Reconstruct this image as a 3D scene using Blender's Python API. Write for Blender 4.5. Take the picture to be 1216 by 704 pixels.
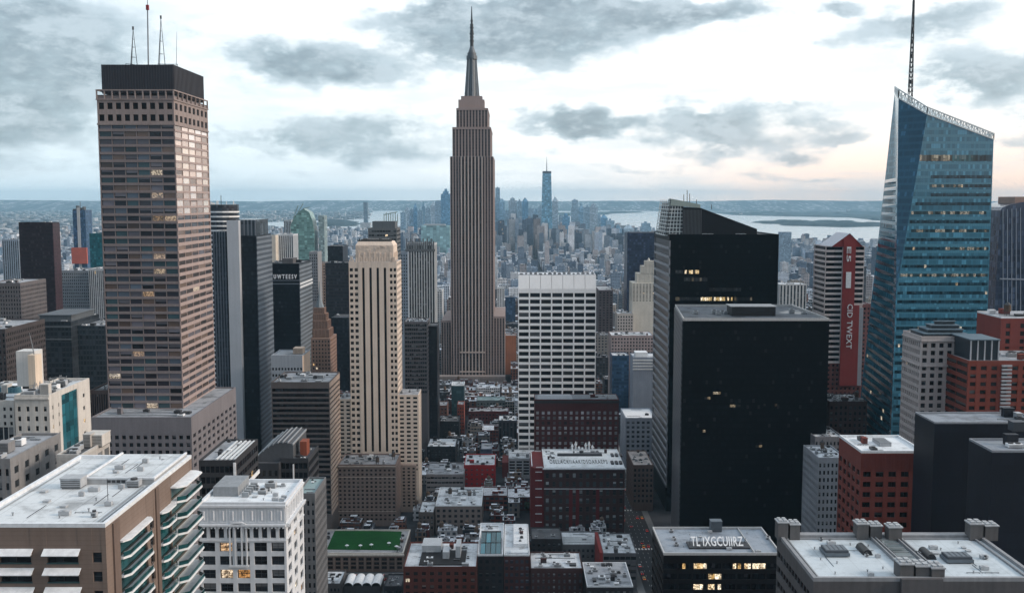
import bpy, math, random
from mathutils import Vector
from mathutils.bvhtree import BVHTree
for _o in list(bpy.data.objects): bpy.data.objects.remove(_o)
SC = bpy.context.scene
COL = SC.collection
R = math.radians
# ------------------------------------------------------------ camera, sky, sun, exposure
CH, FL, PITCH = 260.0, 1200.0, math.atan(114/1200)
cd = bpy.data.cameras.new('camera'); cam = bpy.data.objects.new('camera', cd); COL.objects.link(cam)
cam.location = (0, 0, CH); cam.rotation_euler = (math.pi/2-PITCH, 0, 0)
cd.sensor_width = 36; cd.lens = FL/1216*36; cd.clip_start = 1; cd.clip_end = 200000
SC.camera = cam
SUN_AZ, SUN_EL = R(98), R(24)          # azimuth from +Y (view direction) towards +X (right)
SKY = 0.1
EXPOSURE = 0.72
SKYGAIN = 0.80
HAZE = 3.1e-5
sd = bpy.data.lights.new('sun', 'SUN'); sun = bpy.data.objects.new('sun', sd); COL.objects.link(sun)
sd.energy = 1.5; sd.angle = R(10); sd.color = (1.0, .83, .69)
_d = Vector((math.sin(SUN_AZ)*math.cos(SUN_EL), math.cos(SUN_AZ)*math.cos(SUN_EL), math.sin(SUN_EL)))
sun.rotation_euler = _d.to_track_quat('Z', 'Y').to_euler()
sun.location = (900, 0, 900)
SC.view_settings.view_transform = 'Standard'; SC.view_settings.look = 'None'
SC.view_settings.exposure = EXPOSURE; SC.view_settings.gamma = 1
SC.render.engine = 'CYCLES'
SC.cycles.use_denoising = True
try: SC.cycles.denoiser = 'OPENIMAGEDENOISE'
except Exception: pass
SC.cycles.max_bounces = 5; SC.cycles.diffuse_bounces = 3; SC.cycles.glossy_bounces = 2
SC.cycles.transmission_bounces = 2; SC.cycles.volume_bounces = 0; SC.cycles.caustics_reflective = False

def ray(px, py):
    u, v = (px-608)/FL, (352-py)/FL
    c, s = math.cos(PITCH), math.sin(PITCH)
    return Vector((u, c+v*s, -s+v*c))
def P(px, py, Y):
    d = ray(px, py); t = Y/d.y
    return Vector((d.x*t, Y, CH+d.z*t))
def G(px, py, z=0.0):
    d = ray(px, py); t = (z-CH)/d.z
    return Vector((d.x*t, d.y*t, z))
def proj(p):
    c, s = math.cos(PITCH), math.sin(PITCH); z = p[2]-CH
    f = p[1]*c-z*s; u = p[1]*s+z*c
    return 608+FL*p[0]/f, 352-FL*u/f

class NT:
    def __init__(s, tree): s.t = tree; s.l = tree.links
    def n(s, typ, **kw):
        nd = s.t.nodes.new(typ)
        for k, v in kw.items(): setattr(nd, k, v)
        return nd
    def put(s, sock, v):
        if hasattr(v, 'is_linked') or isinstance(v, bpy.types.NodeSocket): s.l.new(v, sock)
        else: sock.default_value = v
    def m(s, op, a, b=0.0, c=0.0, clamp=False):
        nd = s.n('ShaderNodeMath', operation=op, use_clamp=clamp)
        s.put(nd.inputs[0], a); s.put(nd.inputs[1], b); s.put(nd.inputs[2], c)
        return nd.outputs[0]
    def vm(s, op, a, b=(0, 0, 0), scale=None):
        nd = s.n('ShaderNodeVectorMath', operation=op)
        s.put(nd.inputs[0], a); s.put(nd.inputs[1], b)
        if scale is not None: s.put(nd.inputs['Scale'], scale)
        return nd.outputs[1] if op == 'LENGTH' else nd.outputs[0]
    def comb(s, x, y, z):
        nd = s.n('ShaderNodeCombineXYZ')
        for i, v in enumerate((x, y, z)): s.put(nd.inputs[i], v)
        return nd.outputs[0]
    def sep(s, v):
        nd = s.n('ShaderNodeSeparateXYZ'); s.put(nd.inputs[0], v); return nd.outputs
    def mix(s, f, a, b):
        nd = s.n('ShaderNodeMix', data_type='RGBA')
        s.put(nd.inputs[0], f); s.put(nd.inputs[6], c4(a)); s.put(nd.inputs[7], c4(b))
        return nd.outputs[2]
    def noise(s, vec, scale, detail=3.0, rough=.55):
        nd = s.n('ShaderNodeTexNoise'); s.put(nd.inputs['Vector'], vec)
        nd.inputs['Scale'].default_value = scale; nd.inputs['Detail'].default_value = detail
        nd.inputs['Roughness'].default_value = rough
        return nd.outputs[0], nd.outputs[1]
    def white(s, vec):
        nd = s.n('ShaderNodeTexWhiteNoise', noise_dimensions='3D'); s.put(nd.inputs[0], vec); return nd.outputs[0]
    def sm(s, v, lo, hi):
        nd = s.n('ShaderNodeMapRange', interpolation_type='SMOOTHSTEP', clamp=True)
        s.put(nd.inputs[0], v); nd.inputs[1].default_value = lo; nd.inputs[2].default_value = hi
        return nd.outputs[0]
    def attr(s, name):
        nd = s.n('ShaderNodeAttribute', attribute_name=name); return nd
def c4(v):
    if isinstance(v, (tuple, list)): return (v[0], v[1], v[2], 1.0)
    if isinstance(v, (int, float)): return (v, v, v, 1.0)
    return v

def build_world():
    w = bpy.data.worlds.new('World'); SC.world = w; w.use_nodes = True
    t = w.node_tree; t.nodes.clear(); N = NT(t)
    out = N.n('ShaderNodeOutputWorld'); bg = N.n('ShaderNodeBackground'); bg.inputs[1].default_value = SKY
    t.links.new(bg.outputs[0], out.inputs[0])
    sky = N.n('ShaderNodeTexSky', sky_type='NISHITA'); sky.sun_disc = False
    sky.sun_elevation = SUN_EL; sky.sun_rotation = SUN_AZ; sky.air_density = 1.2; sky.dust_density = 2.0
    tc = N.n('ShaderNodeTexCoord'); x, y, z = N.sep(tc.outputs['Generated'])
    a = N.m('ARCTAN2', x, y); e = N.m('ARCSINE', z)
    # cloud layer: fractal noise in azimuth / elevation with a few banks gathered where the sky shows them
    v0 = N.comb(N.m('MULTIPLY', a, 1.0), N.m('MULTIPLY', e, 2.0), 0.0)
    nf, nc = N.noise(v0, 5.0, 5.0, .55)
    wv = N.sep(N.vm('SUBTRACT', nc, (.5, .5, .5)))
    n2, nc2 = N.noise(v0, 22.0, 4.0, .6)
    wv2 = N.sep(N.vm('SUBTRACT', nc2, (.5, .5, .5)))
    aw = N.m('ADD', N.m('MULTIPLY_ADD', wv[0], .12, a), N.m('MULTIPLY', wv2[0], .045))
    ew = N.m('ADD', N.m('MULTIPLY_ADD', wv[1], .05, e), N.m('MULTIPLY', wv2[1], .026))
    blobs = None
    for (px, py, rx, ry, wt) in SKYBANKS:
        d = ray(px, py); a0 = math.atan2(d.x, d.y); e0 = math.asin(d.z/d.length)
        qa = N.m('MULTIPLY', N.m('SUBTRACT', aw, a0), FL/rx); qe = N.m('MULTIPLY', N.m('SUBTRACT', ew, e0), FL/ry)
        r2 = N.m('ADD', N.m('MULTIPLY', qa, qa), N.m('MULTIPLY', qe, qe))
        g = N.m('MULTIPLY', N.m('EXPONENT', N.m('MULTIPLY', r2, -1.0)), wt)
        blobs = g if blobs is None else N.m('ADD', blobs, g)
    # the rest of the dome is broken cloud as well
    far = N.m('MAXIMUM', N.sm(N.m('ABSOLUTE', a), .5, .8), N.sm(e, .24, .5))
    blobs = N.m('ADD', blobs, N.m('MULTIPLY', far, .35))
    n3, _ = N.noise(v0, 11.0, 6.0, .62)
    dens = N.m('ADD', N.m('MINIMUM', blobs, 1.0), N.m('MULTIPLY_ADD', N.m('ADD', n3, n2), .85, -.85))
    n4, _ = N.noise(v0, 34.0, 5.0, .62)
    dens = N.m('ADD', dens, N.m('MULTIPLY_ADD', n4, .5, -.25))
    C = N.sm(dens, .28, .80)
    thick = N.sm(dens, .5, 1.15)
    streak, _ = N.noise(N.comb(N.m('MULTIPLY', a, 1.0), N.m('MULTIPLY', e, 6.0), 3.0), 7.0, 4.0, .6)
    # clear / thin sky: white overhead, peach at the right horizon, pale blue at the left
    low = N.sm(e, .10, .0)
    warm = N.m('MULTIPLY', low, N.sm(a, -.02, .38))
    cool = N.m('MULTIPLY', N.sm(e, .16, .0), N.sm(a, .1, -.35))
    base = N.mix(N.sm(a, -.5, .15), (.86, .94, .99), (1.02, 1.035, 1.035))
    base = N.mix(warm, base, (1.20, .86, .66)); base = N.mix(N.m('MULTIPLY', cool, .8), base, (.70, .84, .92))
    base = N.mix(N.m('MULTIPLY', N.sm(streak, .42, .66), .5), base, (.62, .71, .77))
    cl = N.mix(thick, (.42, .53, .60), (.16, .225, .275))
    cl = N.mix(N.m('MULTIPLY', N.sm(N.m('MULTIPLY_ADD', n4, .4, N.m('MULTIPLY', n3, .6)), .44, .60), .7), cl, (.56, .66, .73))
    cl = N.mix(N.m('MULTIPLY', warm, .5), cl, (.60, .52, .50))
    col = N.mix(N.m('MULTIPLY', C, .92), base, cl)
    away = N.m('ABSOLUTE', N.m('SUBTRACT', a, 1.0)); back = N.m('MINIMUM', N.sm(away, 1.5, 2.4), N.sm(N.m('ABSOLUTE', a), .8, 1.3))   # unseen sky behind the camera darkened, added to keep the fronts dark
    col = N.mix(N.m('MULTIPLY', back, .85), col, (.145, .185, .235))
    col = N.mix(N.sm(e, .35, .9), col, (.66, .74, .82))  # unseen sky overhead brightened to keep the roofs white
    da = N.m('MULTIPLY', N.m('SUBTRACT', a, 1.75), 1.5); glow = N.m('MULTIPLY', N.m('EXPONENT', N.m('MULTIPLY', N.m('MULTIPLY', da, da), -1.0)), N.sm(e, .6, .05))  # warm glow added out of view, for warm reflections in the side windows
    col = N.mix(N.m('MULTIPLY', glow, .85), col, (1.25, .92, .68))
    col = N.vm('SCALE', col, scale=SKYGAIN/SKY)
    fin = N.mix(.9, sky.outputs[0], col)
    t.links.new(fin, bg.inputs[0])
SKYBANKS = [(350, 78, 80, 26, 1.0), (430, 92, 90, 20, .8), (500, 25, 90, 30, .8), (545, 55, 60, 30, .7), (660, 50, 80, 45, 1.0), (700, 20, 150, 20, .7),
    (620, 15, 80, 22, .6), (700, 145, 78, 17, 1.25), (858, 149, 60, 18, 1.15), (800, 180, 70, 9, .5), (830, 195, 60, 8, .5), (955, 187, 35, 9, .8), (880, 205, 60, 6, .5),
    (980, 150, 60, 18, .6), (975, 50, 50, 14, .5), (1120, 20, 90, 26, .9), (1190, 95, 80, 34, .9), (1100, 80, 60, 18, .4), (1195, 165, 50, 14, .6), (1000, 5, 20, 10, .6),
    (20, 95, 110, 42, 1.2), (60, 20, 120, 20, .7), (20, 160, 110, 22, .8), (60, 200, 150, 14, .4), (330, 162, 110, 18, .62), (460, 155, 110, 24, .62), (470, 185, 90, 12, .6), (300, 205, 120, 10, .4), (60, 60, 150, 40, .6),
    (800, 14, 150, 18, .75), (640, 180, 60, 8, .35), (905, 170, 70, 10, .4), (965, 212, 60, 5, .5), (745, 205, 40, 6, .5), (1010, 170, 30, 6, .5), (820, 120, 40, 8, .35), (930, 130, 45, 8, .4), (770, 165, 30, 6, .4), (1030, 195, 25, 5, .45), (690, 195, 40, 5, .35)]
build_world()
# ------------------------------------------------------------ helpers
def setp(o, label=None, cat=None, group=None, kind=None):
    if label: o['label'] = label
    if cat: o['category'] = cat
    if group: o['group'] = group
    if kind: o['kind'] = kind
    return o
def thing(name, label, cat, loc, group=None):
    o = bpy.data.objects.new(name, None); COL.objects.link(o); o.location = loc; o.empty_display_size = 2
    return setp(o, label, cat, group)

class FR:                                   # a vertical facade plane: along t, out along n
    def __init__(s, o, t, n): s.o = Vector(o); s.t = Vector(t).normalized(); s.n = Vector(n).normalized()
    def p(s, a, d, z): return Vector((s.o.x+s.t.x*a+s.n.x*d, s.o.y+s.t.y*a+s.n.y*d, z))
class MB:
    def __init__(s): s.v = []; s.f = []; s.m = []; s.r = []; s.uv = []; s.c = []
    def face(s, pts, m=0, r=0.0, uv=None, c=None):
        i = len(s.v); s.v += [tuple(p) for p in pts]; s.f.append(tuple(range(i, i+len(pts))))
        s.m.append(m); s.r.append(r); s.uv.append(uv); s.c.append(c)
    def hexa(s, q, m=0, r=0.0, c=None):       # q: 4 bottom, 4 top (counter-clockwise seen from above)
        i = len(s.v); s.v += [tuple(p) for p in q]
        for f in ((3, 2, 1, 0), (4, 5, 6, 7), (0, 1, 5, 4), (1, 2, 6, 5), (2, 3, 7, 6), (3, 0, 4, 7)):
            s.f.append(tuple(i+k for k in f)); s.m.append(m); s.r.append(r); s.uv.append(None); s.c.append(c)
    def box(s, x0, x1, y0, y1, z0, z1, m=0, r=0.0, c=None):
        s.hexa([(x0, y0, z0), (x1, y0, z0), (x1, y1, z0), (x0, y1, z0), (x0, y0, z1), (x1, y0, z1), (x1, y1, z1), (x0, y1, z1)], m, r, c)
    def fbox(s, fr, a0, a1, d0, d1, z0, z1, m=0, r=0.0):
        q = [fr.p(a0, d1, z0), fr.p(a1, d1, z0), fr.p(a1, d0, z0), fr.p(a0, d0, z0), fr.p(a0, d1, z1), fr.p(a1, d1, z1), fr.p(a1, d0, z1), fr.p(a0, d0, z1)]
        s.hexa(q, m, r)
    def fquad(s, fr, a0, a1, d, z0, z1, m=0, r=0.0, nu=1, nv=1):
        s.face([fr.p(a0, d, z0), fr.p(a1, d, z0), fr.p(a1, d, z1), fr.p(a0, d, z1)], m, r, [(0, 0), (nu, 0), (nu, nv), (0, nv)])
    def prism(s, poly, z0, z1, m=0, mt=None, r=0.0, c=None, top=None):
        n = len(poly); tp = top or poly
        for i in range(n):
            j = (i+1) % n
            s.face([(*poly[i], z0), (*poly[j], z0), (*tp[j], z1), (*tp[i], z1)], m, r, None, c)
        s.face([(*q, z1) for q in tp], m if mt is None else mt, r, None, c)
        s.face([(*q, z0) for q in reversed(poly)], m, r, None, c)
    def cyl(s, x, y, z0, z1, r0, n=12, m=0, r1=None, c=None):
        r1 = r0 if r1 is None else r1
        a = [(x+r0*math.cos(k*2*math.pi/n), y+r0*math.sin(k*2*math.pi/n)) for k in range(n)]
        b = [(x+r1*math.cos(k*2*math.pi/n), y+r1*math.sin(k*2*math.pi/n)) for k in range(n)]
        s.prism(a, z0, z1, m, c=c, top=b)
    def bar(s, p, q, w, m=0, w2=None):
        p, q = Vector(p), Vector(q); d = (q-p).normalized(); w2 = w if w2 is None else w2
        up = Vector((0, 0, 1)) if abs(d.z) < .9 else Vector((0, 1, 0))
        a = d.cross(up).normalized(); b = a.cross(d).normalized()
        s.hexa([p-a*w/2-b*w/2, p+a*w/2-b*w/2, p+a*w/2+b*w/2, p-a*w/2+b*w/2, q-a*w2/2-b*w2/2, q+a*w2/2-b*w2/2, q+a*w2/2+b*w2/2, q-a*w2/2+b*w2/2], m)
    def mesh(s, name, mats, off=(0, 0, 0)):
        me = bpy.data.meshes.new(name)
        ox, oy, oz = off
        me.from_pydata([(x-ox, y-oy, z-oz) for x, y, z in s.v], [], s.f)
        for m in mats: me.materials.append(m)
        if len(mats) > 1: me.polygons.foreach_set('material_index', s.m)
        at = me.attributes.new('rnd', 'FLOAT', 'FACE'); at.data.foreach_set('value', s.r)
        if any(u is not None for u in s.uv):
            ul = me.uv_layers.new(name='uv'); dat = []
            for f, u in zip(s.f, s.uv):
                for k in range(len(f)): dat += (list(u[k]) if u else [0.0, 0.0])
            ul.data.foreach_set('uv', dat)
        if any(c is not None for c in s.c):
            ca = me.attributes.new('col', 'FLOAT_COLOR', 'FACE'); dat = []
            for c in s.c: dat += [c[0], c[1], c[2], 1.0] if c else [.2, .2, .2, 1.0]
            ca.data.foreach_set('color', dat)
        me.update(); return me
    def build(s, name, mats, parent=None, kind=None):
        if not isinstance(mats, (list, tuple)): mats = [mats]
        off = wloc(parent) if parent else Vector((0, 0, 0))
        o = bpy.data.objects.new(name, s.mesh(name, mats, off)); COL.objects.link(o)
        if parent: o.parent = parent
        if kind: o['kind'] = kind
        return o
def wloc(o):
    v = Vector((0, 0, 0))
    while o: v = v+o.location; o = o.parent
    return v

# ------------------------------------------------------------ materials
def newmat(name):
    m = bpy.data.materials.new(name); m.use_nodes = True; t = m.node_tree; t.nodes.clear(); N = NT(t)
    out = N.n('ShaderNodeOutputMaterial'); b = N.n('ShaderNodeBsdfPrincipled'); t.links.new(b.outputs[0], out.inputs[0])
    return m, N, b
_mc = {}
def wallm(name, col, var=.25, rough=.85, streak=.3, spec=.3, metal=0.0, joints=None, joint_dark=.6):
    if name in _mc: return _mc[name]
    m, N, b = newmat(name)
    g = N.n('ShaderNodeNewGeometry'); p = g.outputs['Position']; x, y, z = N.sep(p)
    n1, _ = N.noise(p, .06, 5.0, .62)
    n2, _ = N.noise(p, .9, 3.0, .6)
    st, _ = N.noise(N.comb(N.m('MULTIPLY', N.m('ADD', x, y), .55), N.m('MULTIPLY', N.m('SUBTRACT', x, y), .55), N.m('MULTIPLY', z, .025)), 1.0, 4.0, .6)
    f = N.m('ADD', N.m('MULTIPLY', N.m('SUBTRACT', n1, .5), var*2.2), N.m('MULTIPLY', N.m('SUBTRACT', n2, .5), var*1.3))
    f = N.m('ADD', f, N.m('MULTIPLY', N.m('SUBTRACT', st, .5), streak*2))
    f = N.m('MAXIMUM', N.m('ADD', f, 1.0), .15)
    if joints:
        jz = N.m('LESS_THAN', N.m('FRACT', N.m('DIVIDE', z, joints)), .12)
        f = N.m('MULTIPLY', f, N.m('SUBTRACT', 1.0, N.m('MULTIPLY', jz, 1-joint_dark)))
    c = N.vm('SCALE', N.comb(*col), scale=f)
    N.l.new(c, b.inputs['Base Color']); b.inputs['Roughness'].default_value = rough
    b.inputs['Specular IOR Level'].default_value = spec; b.inputs['Metallic'].default_value = metal
    bp = N.n('ShaderNodeBump'); bp.inputs['Strength'].default_value = .25; bp.inputs['Distance'].default_value = .12
    N.l.new(n2, bp.inputs['Height']); N.l.new(bp.outputs[0], b.inputs['Normal'])
    _mc[name] = m; return m
def roofm(name, col, dark=.35, puddle=0.5, seam=5.0):
    if name in _mc: return _mc[name]
    m, N, b = newmat(name)
    g = N.n('ShaderNodeNewGeometry'); p = g.outputs['Position']; x, y, z = N.sep(p)
    n1, _ = N.noise(p, .12, 6.0, .65); n2, _ = N.noise(p, .7, 4.0, .65); n3, _ = N.noise(p, .035, 3.0, .5)
    sx = N.m('LESS_THAN', N.m('FRACT', N.m('DIVIDE', x, seam)), .03); sy = N.m('LESS_THAN', N.m('FRACT', N.m('DIVIDE', y, seam*2.3)), .015)
    f = N.m('ADD', N.sm(n1, .46, .68), N.m('MULTIPLY', N.sm(n2, .5, .75), .45)); f = N.m('ADD', f, N.m('MULTIPLY', N.m('MAXIMUM', sx, sy), .5))
    f = N.m('MULTIPLY', f, dark, clamp=True)
    c = N.mix(f, col, tuple(v*.22 for v in col)); c = N.mix(N.m('MULTIPLY', N.sm(n3, .5, .62), .3), c, tuple(v*.62 for v in col))
    N.l.new(c, b.inputs['Base Color']); r = N.m('SUBTRACT', .85, N.m('MULTIPLY', N.sm(n3, .55, .66), puddle))
    N.l.new(r, b.inputs['Roughness']); b.inputs['Specular IOR Level'].default_value = .35
    _mc[name] = m; return m
def glassm(name, col=(.018, .022, .028), lit=.03,  blind=.3, blindcol=(.22, .22, .22), rough=.12, spec=.5, litcol=(1.0, .62, .25), power=1.3, spandrel=0.0, spcol=(.05, .05, .05), metal=0.0, tints=None):
    """window glass: each pane draws its own darkness, blind height and, now and then, a lit room"""
    if name in _mc: return _mc[name]
    m, N, b = newmat(name)
    uv = N.n('ShaderNodeUVMap'); u, v, _ = N.sep(uv.outputs[0]); at = N.attr('rnd'); oi = N.n('ShaderNodeObjectInfo')
    cu, cv = N.m('FLOOR', u), N.m('FLOOR', v); fu, fv = N.m('FRACT', u), N.m('FRACT', N.m('MINIMUM', v, 9999.0))
    seed = N.m('ADD', N.m('MULTIPLY', at.outputs['Fac'], 91.7), N.m('MULTIPLY', oi.outputs['Random'], 57.3))
    w1 = N.white(N.comb(cu, cv, seed)); w2 = N.white(N.comb(cu, cv, N.m('ADD', seed, 13.1))); w3 = N.white(N.comb(cu, cv, N.m('ADD', seed, 31.7)))
    g = N.n('ShaderNodeNewGeometry'); nn, nc = N.noise(g.outputs['Position'], 1.3, 4.0, .7)
    base = N.vm('SCALE', N.comb(*col), scale=N.m('MULTIPLY_ADD', w1, 1.3, .4))
    bh = N.m('MULTIPLY', N.m('SUBTRACT', w2, 1-blind), 1/max(blind, .01))        # blind drawn part way down
    isb = N.m('GREATER_THAN', fv, N.m('SUBTRACT', 1.0, N.m('MULTIPLY', N.m('MAXIMUM', bh, 0.0), .85)))
    isb = N.m('MULTIPLY', isb, N.m('GREATER_THAN', w2, 1-blind))
    base = N.mix(N.m('MULTIPLY', isb, .85), base, N.vm('SCALE', N.comb(*blindcol), scale=N.m('MULTIPLY_ADD', w3, .8, .3)))
    if tints:
        w4 = N.white(N.comb(cu, cv, N.m('ADD', seed, 71.3)))
        for k, tc_ in enumerate(tints): base = N.mix(N.m('MULTIPLY', N.m('GREATER_THAN', w4, 1-.14*(k+1)), N.m('LESS_THAN', w4, 1-.14*k)), base, N.vm('SCALE', N.comb(*tc_), scale=N.m('MULTIPLY_ADD', w1, .9, .4)))
    lt = N.m('GREATER_THAN', w3, 1-lit)
    if spandrel > 0:
        sp = N.m('LESS_THAN', fv, spandrel); base = N.mix(sp, base, spcol); lt = N.m('MULTIPLY', lt, N.m('SUBTRACT', 1.0, sp))
    fr = N.m('LESS_THAN', fu, .07); base = N.mix(fr, base, tuple(c*.5 for c in col))
    N.l.new(base, b.inputs['Base Color'])
    em = N.m('MULTIPLY', lt, N.m('MULTIPLY', N.m('MULTIPLY_ADD', w1, .8, .35), N.m('MULTIPLY_ADD', N.sm(nn, .42, .60), .9, .12)))
    em = N.m('MULTIPLY', em, N.m('SUBTRACT', 1.0, N.m('MULTIPLY', fr, .9)))
    N.l.new(N.mix(N.sm(N.m('ADD', w1, nn), .7, 1.4), litcol, (1.0, .84, .62)), b.inputs['Emission Color']); N.l.new(N.m('MULTIPLY', em, power), b.inputs['Emission Strength'])
    b.inputs['Roughness'].default_value = rough; b.inputs['Specular IOR Level'].default_value = spec; b.inputs['Metallic'].default_value = metal
    wb, _ = N.noise(g.outputs['Position'], .35, 1.0, .5); bp = N.n('ShaderNodeBump'); bp.inputs['Strength'].default_value = .05; bp.inputs['Distance'].default_value = .3
    N.l.new(wb, bp.inputs['Height']); N.l.new(bp.outputs[0], b.inputs['Normal'])
    _mc[name] = m; return m
def curtainm(name, glass, span, fh=4.0, mw=1.6, sfrac=.35, lit=.01, blind=.15, rough=.18, spec=.4, mull=.06, mcol=None, litcol=(1, .7, .35), power=.9, var=.8):
    """curtain wall: floor bands and mullions follow the world, each pane with its own tone"""
    if name in _mc: return _mc[name]
    m, N, b = newmat(name)
    g = N.n('ShaderNodeNewGeometry'); x, y, z = N.sep(g.outputs['Position']); nx, ny, nz = N.sep(g.outputs['True Normal'])
    k = N.m('GREATER_THAN', N.m('ABSOLUTE', nx), N.m('ABSOLUTE', ny))
    u = N.m('ADD', N.m('MULTIPLY', y, k), N.m('MULTIPLY', x, N.m('SUBTRACT', 1.0, k)))
    us, zs = N.m('DIVIDE', u, mw), N.m('DIVIDE', z, fh)
    fu, fz = N.m('FRACT', us), N.m('FRACT', zs)
    w1 = N.white(N.comb(N.m('FLOOR', us), N.m('FLOOR', zs), k)); w2 = N.white(N.comb(N.m('FLOOR', us), N.m('FLOOR', zs), N.m('ADD', k, 7.0)))
    run, _ = N.noise(N.comb(N.m('MULTIPLY', us, .16), N.m('FLOOR', zs), k), 1.0, 1.0, .5)     # rooms next to each other are lit together
    big, _ = N.noise(g.outputs['Position'], .03, 3.0, .5)
    base = N.vm('SCALE', N.comb(*glass), scale=N.m('MULTIPLY', N.m('MULTIPLY_ADD', w1, var, 1-var*.5), N.m('MULTIPLY_ADD', big, .8, .6)))
    bl = N.m('GREATER_THAN', w2, 1-blind); base = N.mix(N.m('MULTIPLY', bl, .5), base, tuple(min(1, c*2.5+.02) for c in glass))
    sp = N.m('LESS_THAN', fz, sfrac); base = N.mix(sp, base, N.vm('SCALE', N.comb(*span), scale=N.m('MULTIPLY_ADD', big, .7, .65)))
    ml = N.m('LESS_THAN', fu, mull); base = N.mix(ml, base, mcol or tuple(c*.8 for c in span))
    N.l.new(base, b.inputs['Base Color'])
    lt = N.m('MULTIPLY', N.m('GREATER_THAN', N.m('MULTIPLY_ADD', w2, .25, run), 1.0-lit*4), N.m('SUBTRACT', 1.0, N.m('MAXIMUM', sp, ml)))
    b.inputs['Emission Color'].default_value = (*litcol, 1); N.l.new(N.m('MULTIPLY', N.m('MULTIPLY', lt, power), N.m('MULTIPLY_ADD', w1, .9, .1)), b.inputs['Emission Strength'])
    b.inputs['Roughness'].default_value = rough; b.inputs['Specular IOR Level'].default_value = spec
    wb, _ = N.noise(g.outputs['Position'], .25, 1.0, .5); bp = N.n('ShaderNodeBump'); bp.inputs['Strength'].default_value = .06; bp.inputs['Distance'].default_value = .4
    N.l.new(N.m('ADD', wb, N.m('MULTIPLY', w1, .35)), bp.inputs['Height']); N.l.new(bp.outputs[0], b.inputs['Normal'])
    _mc[name] = m; return m
def citym():
    """masonry of ordinary blocks: colour from the building, punched windows by floor and bay"""
    if 'city' in _mc: return _mc['city']
    m, N, b = newmat('city_masonry')
    g = N.n('ShaderNodeNewGeometry'); p = g.outputs['Position']; x, y, z = N.sep(p); nx, ny, nz = N.sep(g.outputs['True Normal'])
    col = N.attr('col').outputs['Color']; rnd = N.attr('rnd').outputs['Fac']
    k = N.m('GREATER_THAN', N.m('ABSOLUTE', nx), N.m('ABSOLUTE', ny))
    u = N.m('ADD', N.m('MULTIPLY', y, k), N.m('MULTIPLY', x, N.m('SUBTRACT', 1.0, k)))
    us = N.m('DIVIDE', u, N.m('MULTIPLY_ADD', rnd, 2.2, 2.6)); zs = N.m('DIVIDE', z, N.m('MULTIPLY_ADD', rnd, .9, 3.3))
    fu, fz = N.m('FRACT', us), N.m('FRACT', zs)
    win = N.m('MULTIPLY', N.m('GREATER_THAN', fu, N.m('MULTIPLY_ADD', N.m('FRACT', N.m('MULTIPLY', rnd, 7.3)), .35, .2)), N.m('GREATER_THAN', fz, N.m('MULTIPLY_ADD', N.m('FRACT', N.m('MULTIPLY', rnd, 13.7)), .25, .3)))
    cell = N.comb(N.m('FLOOR', us), N.m('FLOOR', zs), N.m('MULTIPLY', rnd, 77.0)); w1 = N.white(cell)
    n1, _ = N.noise(p, .05, 4.0, .6); n2, _ = N.noise(p, .25, 5.0, .7); n3, _ = N.noise(p, .11, 4.0, .65)
    wallc = N.vm('SCALE', col, scale=N.m('MULTIPLY_ADD', n1, 1.2, .4))
    winc = N.mix(N.sm(w1, .55, 1.0), (.012, .016, .024), (.11, .13, .16))
    wc = N.mix(win, wallc, winc)
    rf = N.m('FRACT', N.m('MULTIPLY', rnd, 29.3))
    rc = N.mix(N.sm(rf, .15, .6), (.12, .125, .14), (.66, .70, .76)); rc = N.mix(N.m('MULTIPLY', N.sm(n2, .50, .62), .8), rc, (.05, .055, .065)); rc = N.mix(N.m('MULTIPLY', N.sm(n3, .55, .65), .6), rc, (.62, .66, .70))
    top = N.m('GREATER_THAN', nz, .5); c = N.mix(top, wc, rc)
    N.l.new(c, b.inputs['Base Color']); b.inputs['Roughness'].default_value = .75; b.inputs['Specular IOR Level'].default_value = .25
    lt = N.m('MULTIPLY', N.m('MULTIPLY', win, N.m('GREATER_THAN', w1, .9985)), N.m('SUBTRACT', 1.0, top))
    b.inputs['Emission Color'].default_value = (1, .68, .32, 1); N.l.new(N.m('MULTIPLY', lt, .7), b.inputs['Emission Strength'])
    _mc['city'] = m; return m
def plainm(name, col, rough=.6, metal=0.0, spec=.4, emit=None):
    if name in _mc: return _mc[name]
    m, N, b = newmat(name)
    g = N.n('ShaderNodeNewGeometry'); n1, _ = N.noise(g.outputs['Position'], .8, 4.0, .6)
    N.l.new(N.vm('SCALE', N.comb(*col), scale=N.m('MULTIPLY_ADD', n1, .7, .65)), b.inputs['Base Color'])
    b.inputs['Roughness'].default_value = rough; b.inputs['Metallic'].default_value = metal; b.inputs['Specular IOR Level'].default_value = spec
    if emit: b.inputs['Emission Color'].default_value = (*emit[0], 1); b.inputs['Emission Strength'].default_value = emit[1]
    _mc[name] = m; return m

DARK = plainm('dark_interior', (.008, .009, .011), .7, spec=.1)
STEEL = plainm('galvanised_steel', (.30, .32, .34), .45, .5)
DSTEEL = plainm('dark_steel', (.035, .037, .042), .5)
WHITE = plainm('white_paint', (.72, .74, .76), .6)
UNITM = plainm('rooftop_metal', (.36, .38, .40), .55)
WOOD = plainm('tank_wood', (.10, .065, .045), .8)
R_WHITE = roofm('white_membrane_roof', (.70, .74, .77), .45)
R_GREY = roofm('grey_gravel_roof', (.33, .35, .38), .7)
R_DARK = roofm('dark_tar_roof', (.09, .095, .105), .6)
R_PALE = roofm('pale_snowy_roof', (.58, .62, .66), .75)

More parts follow.
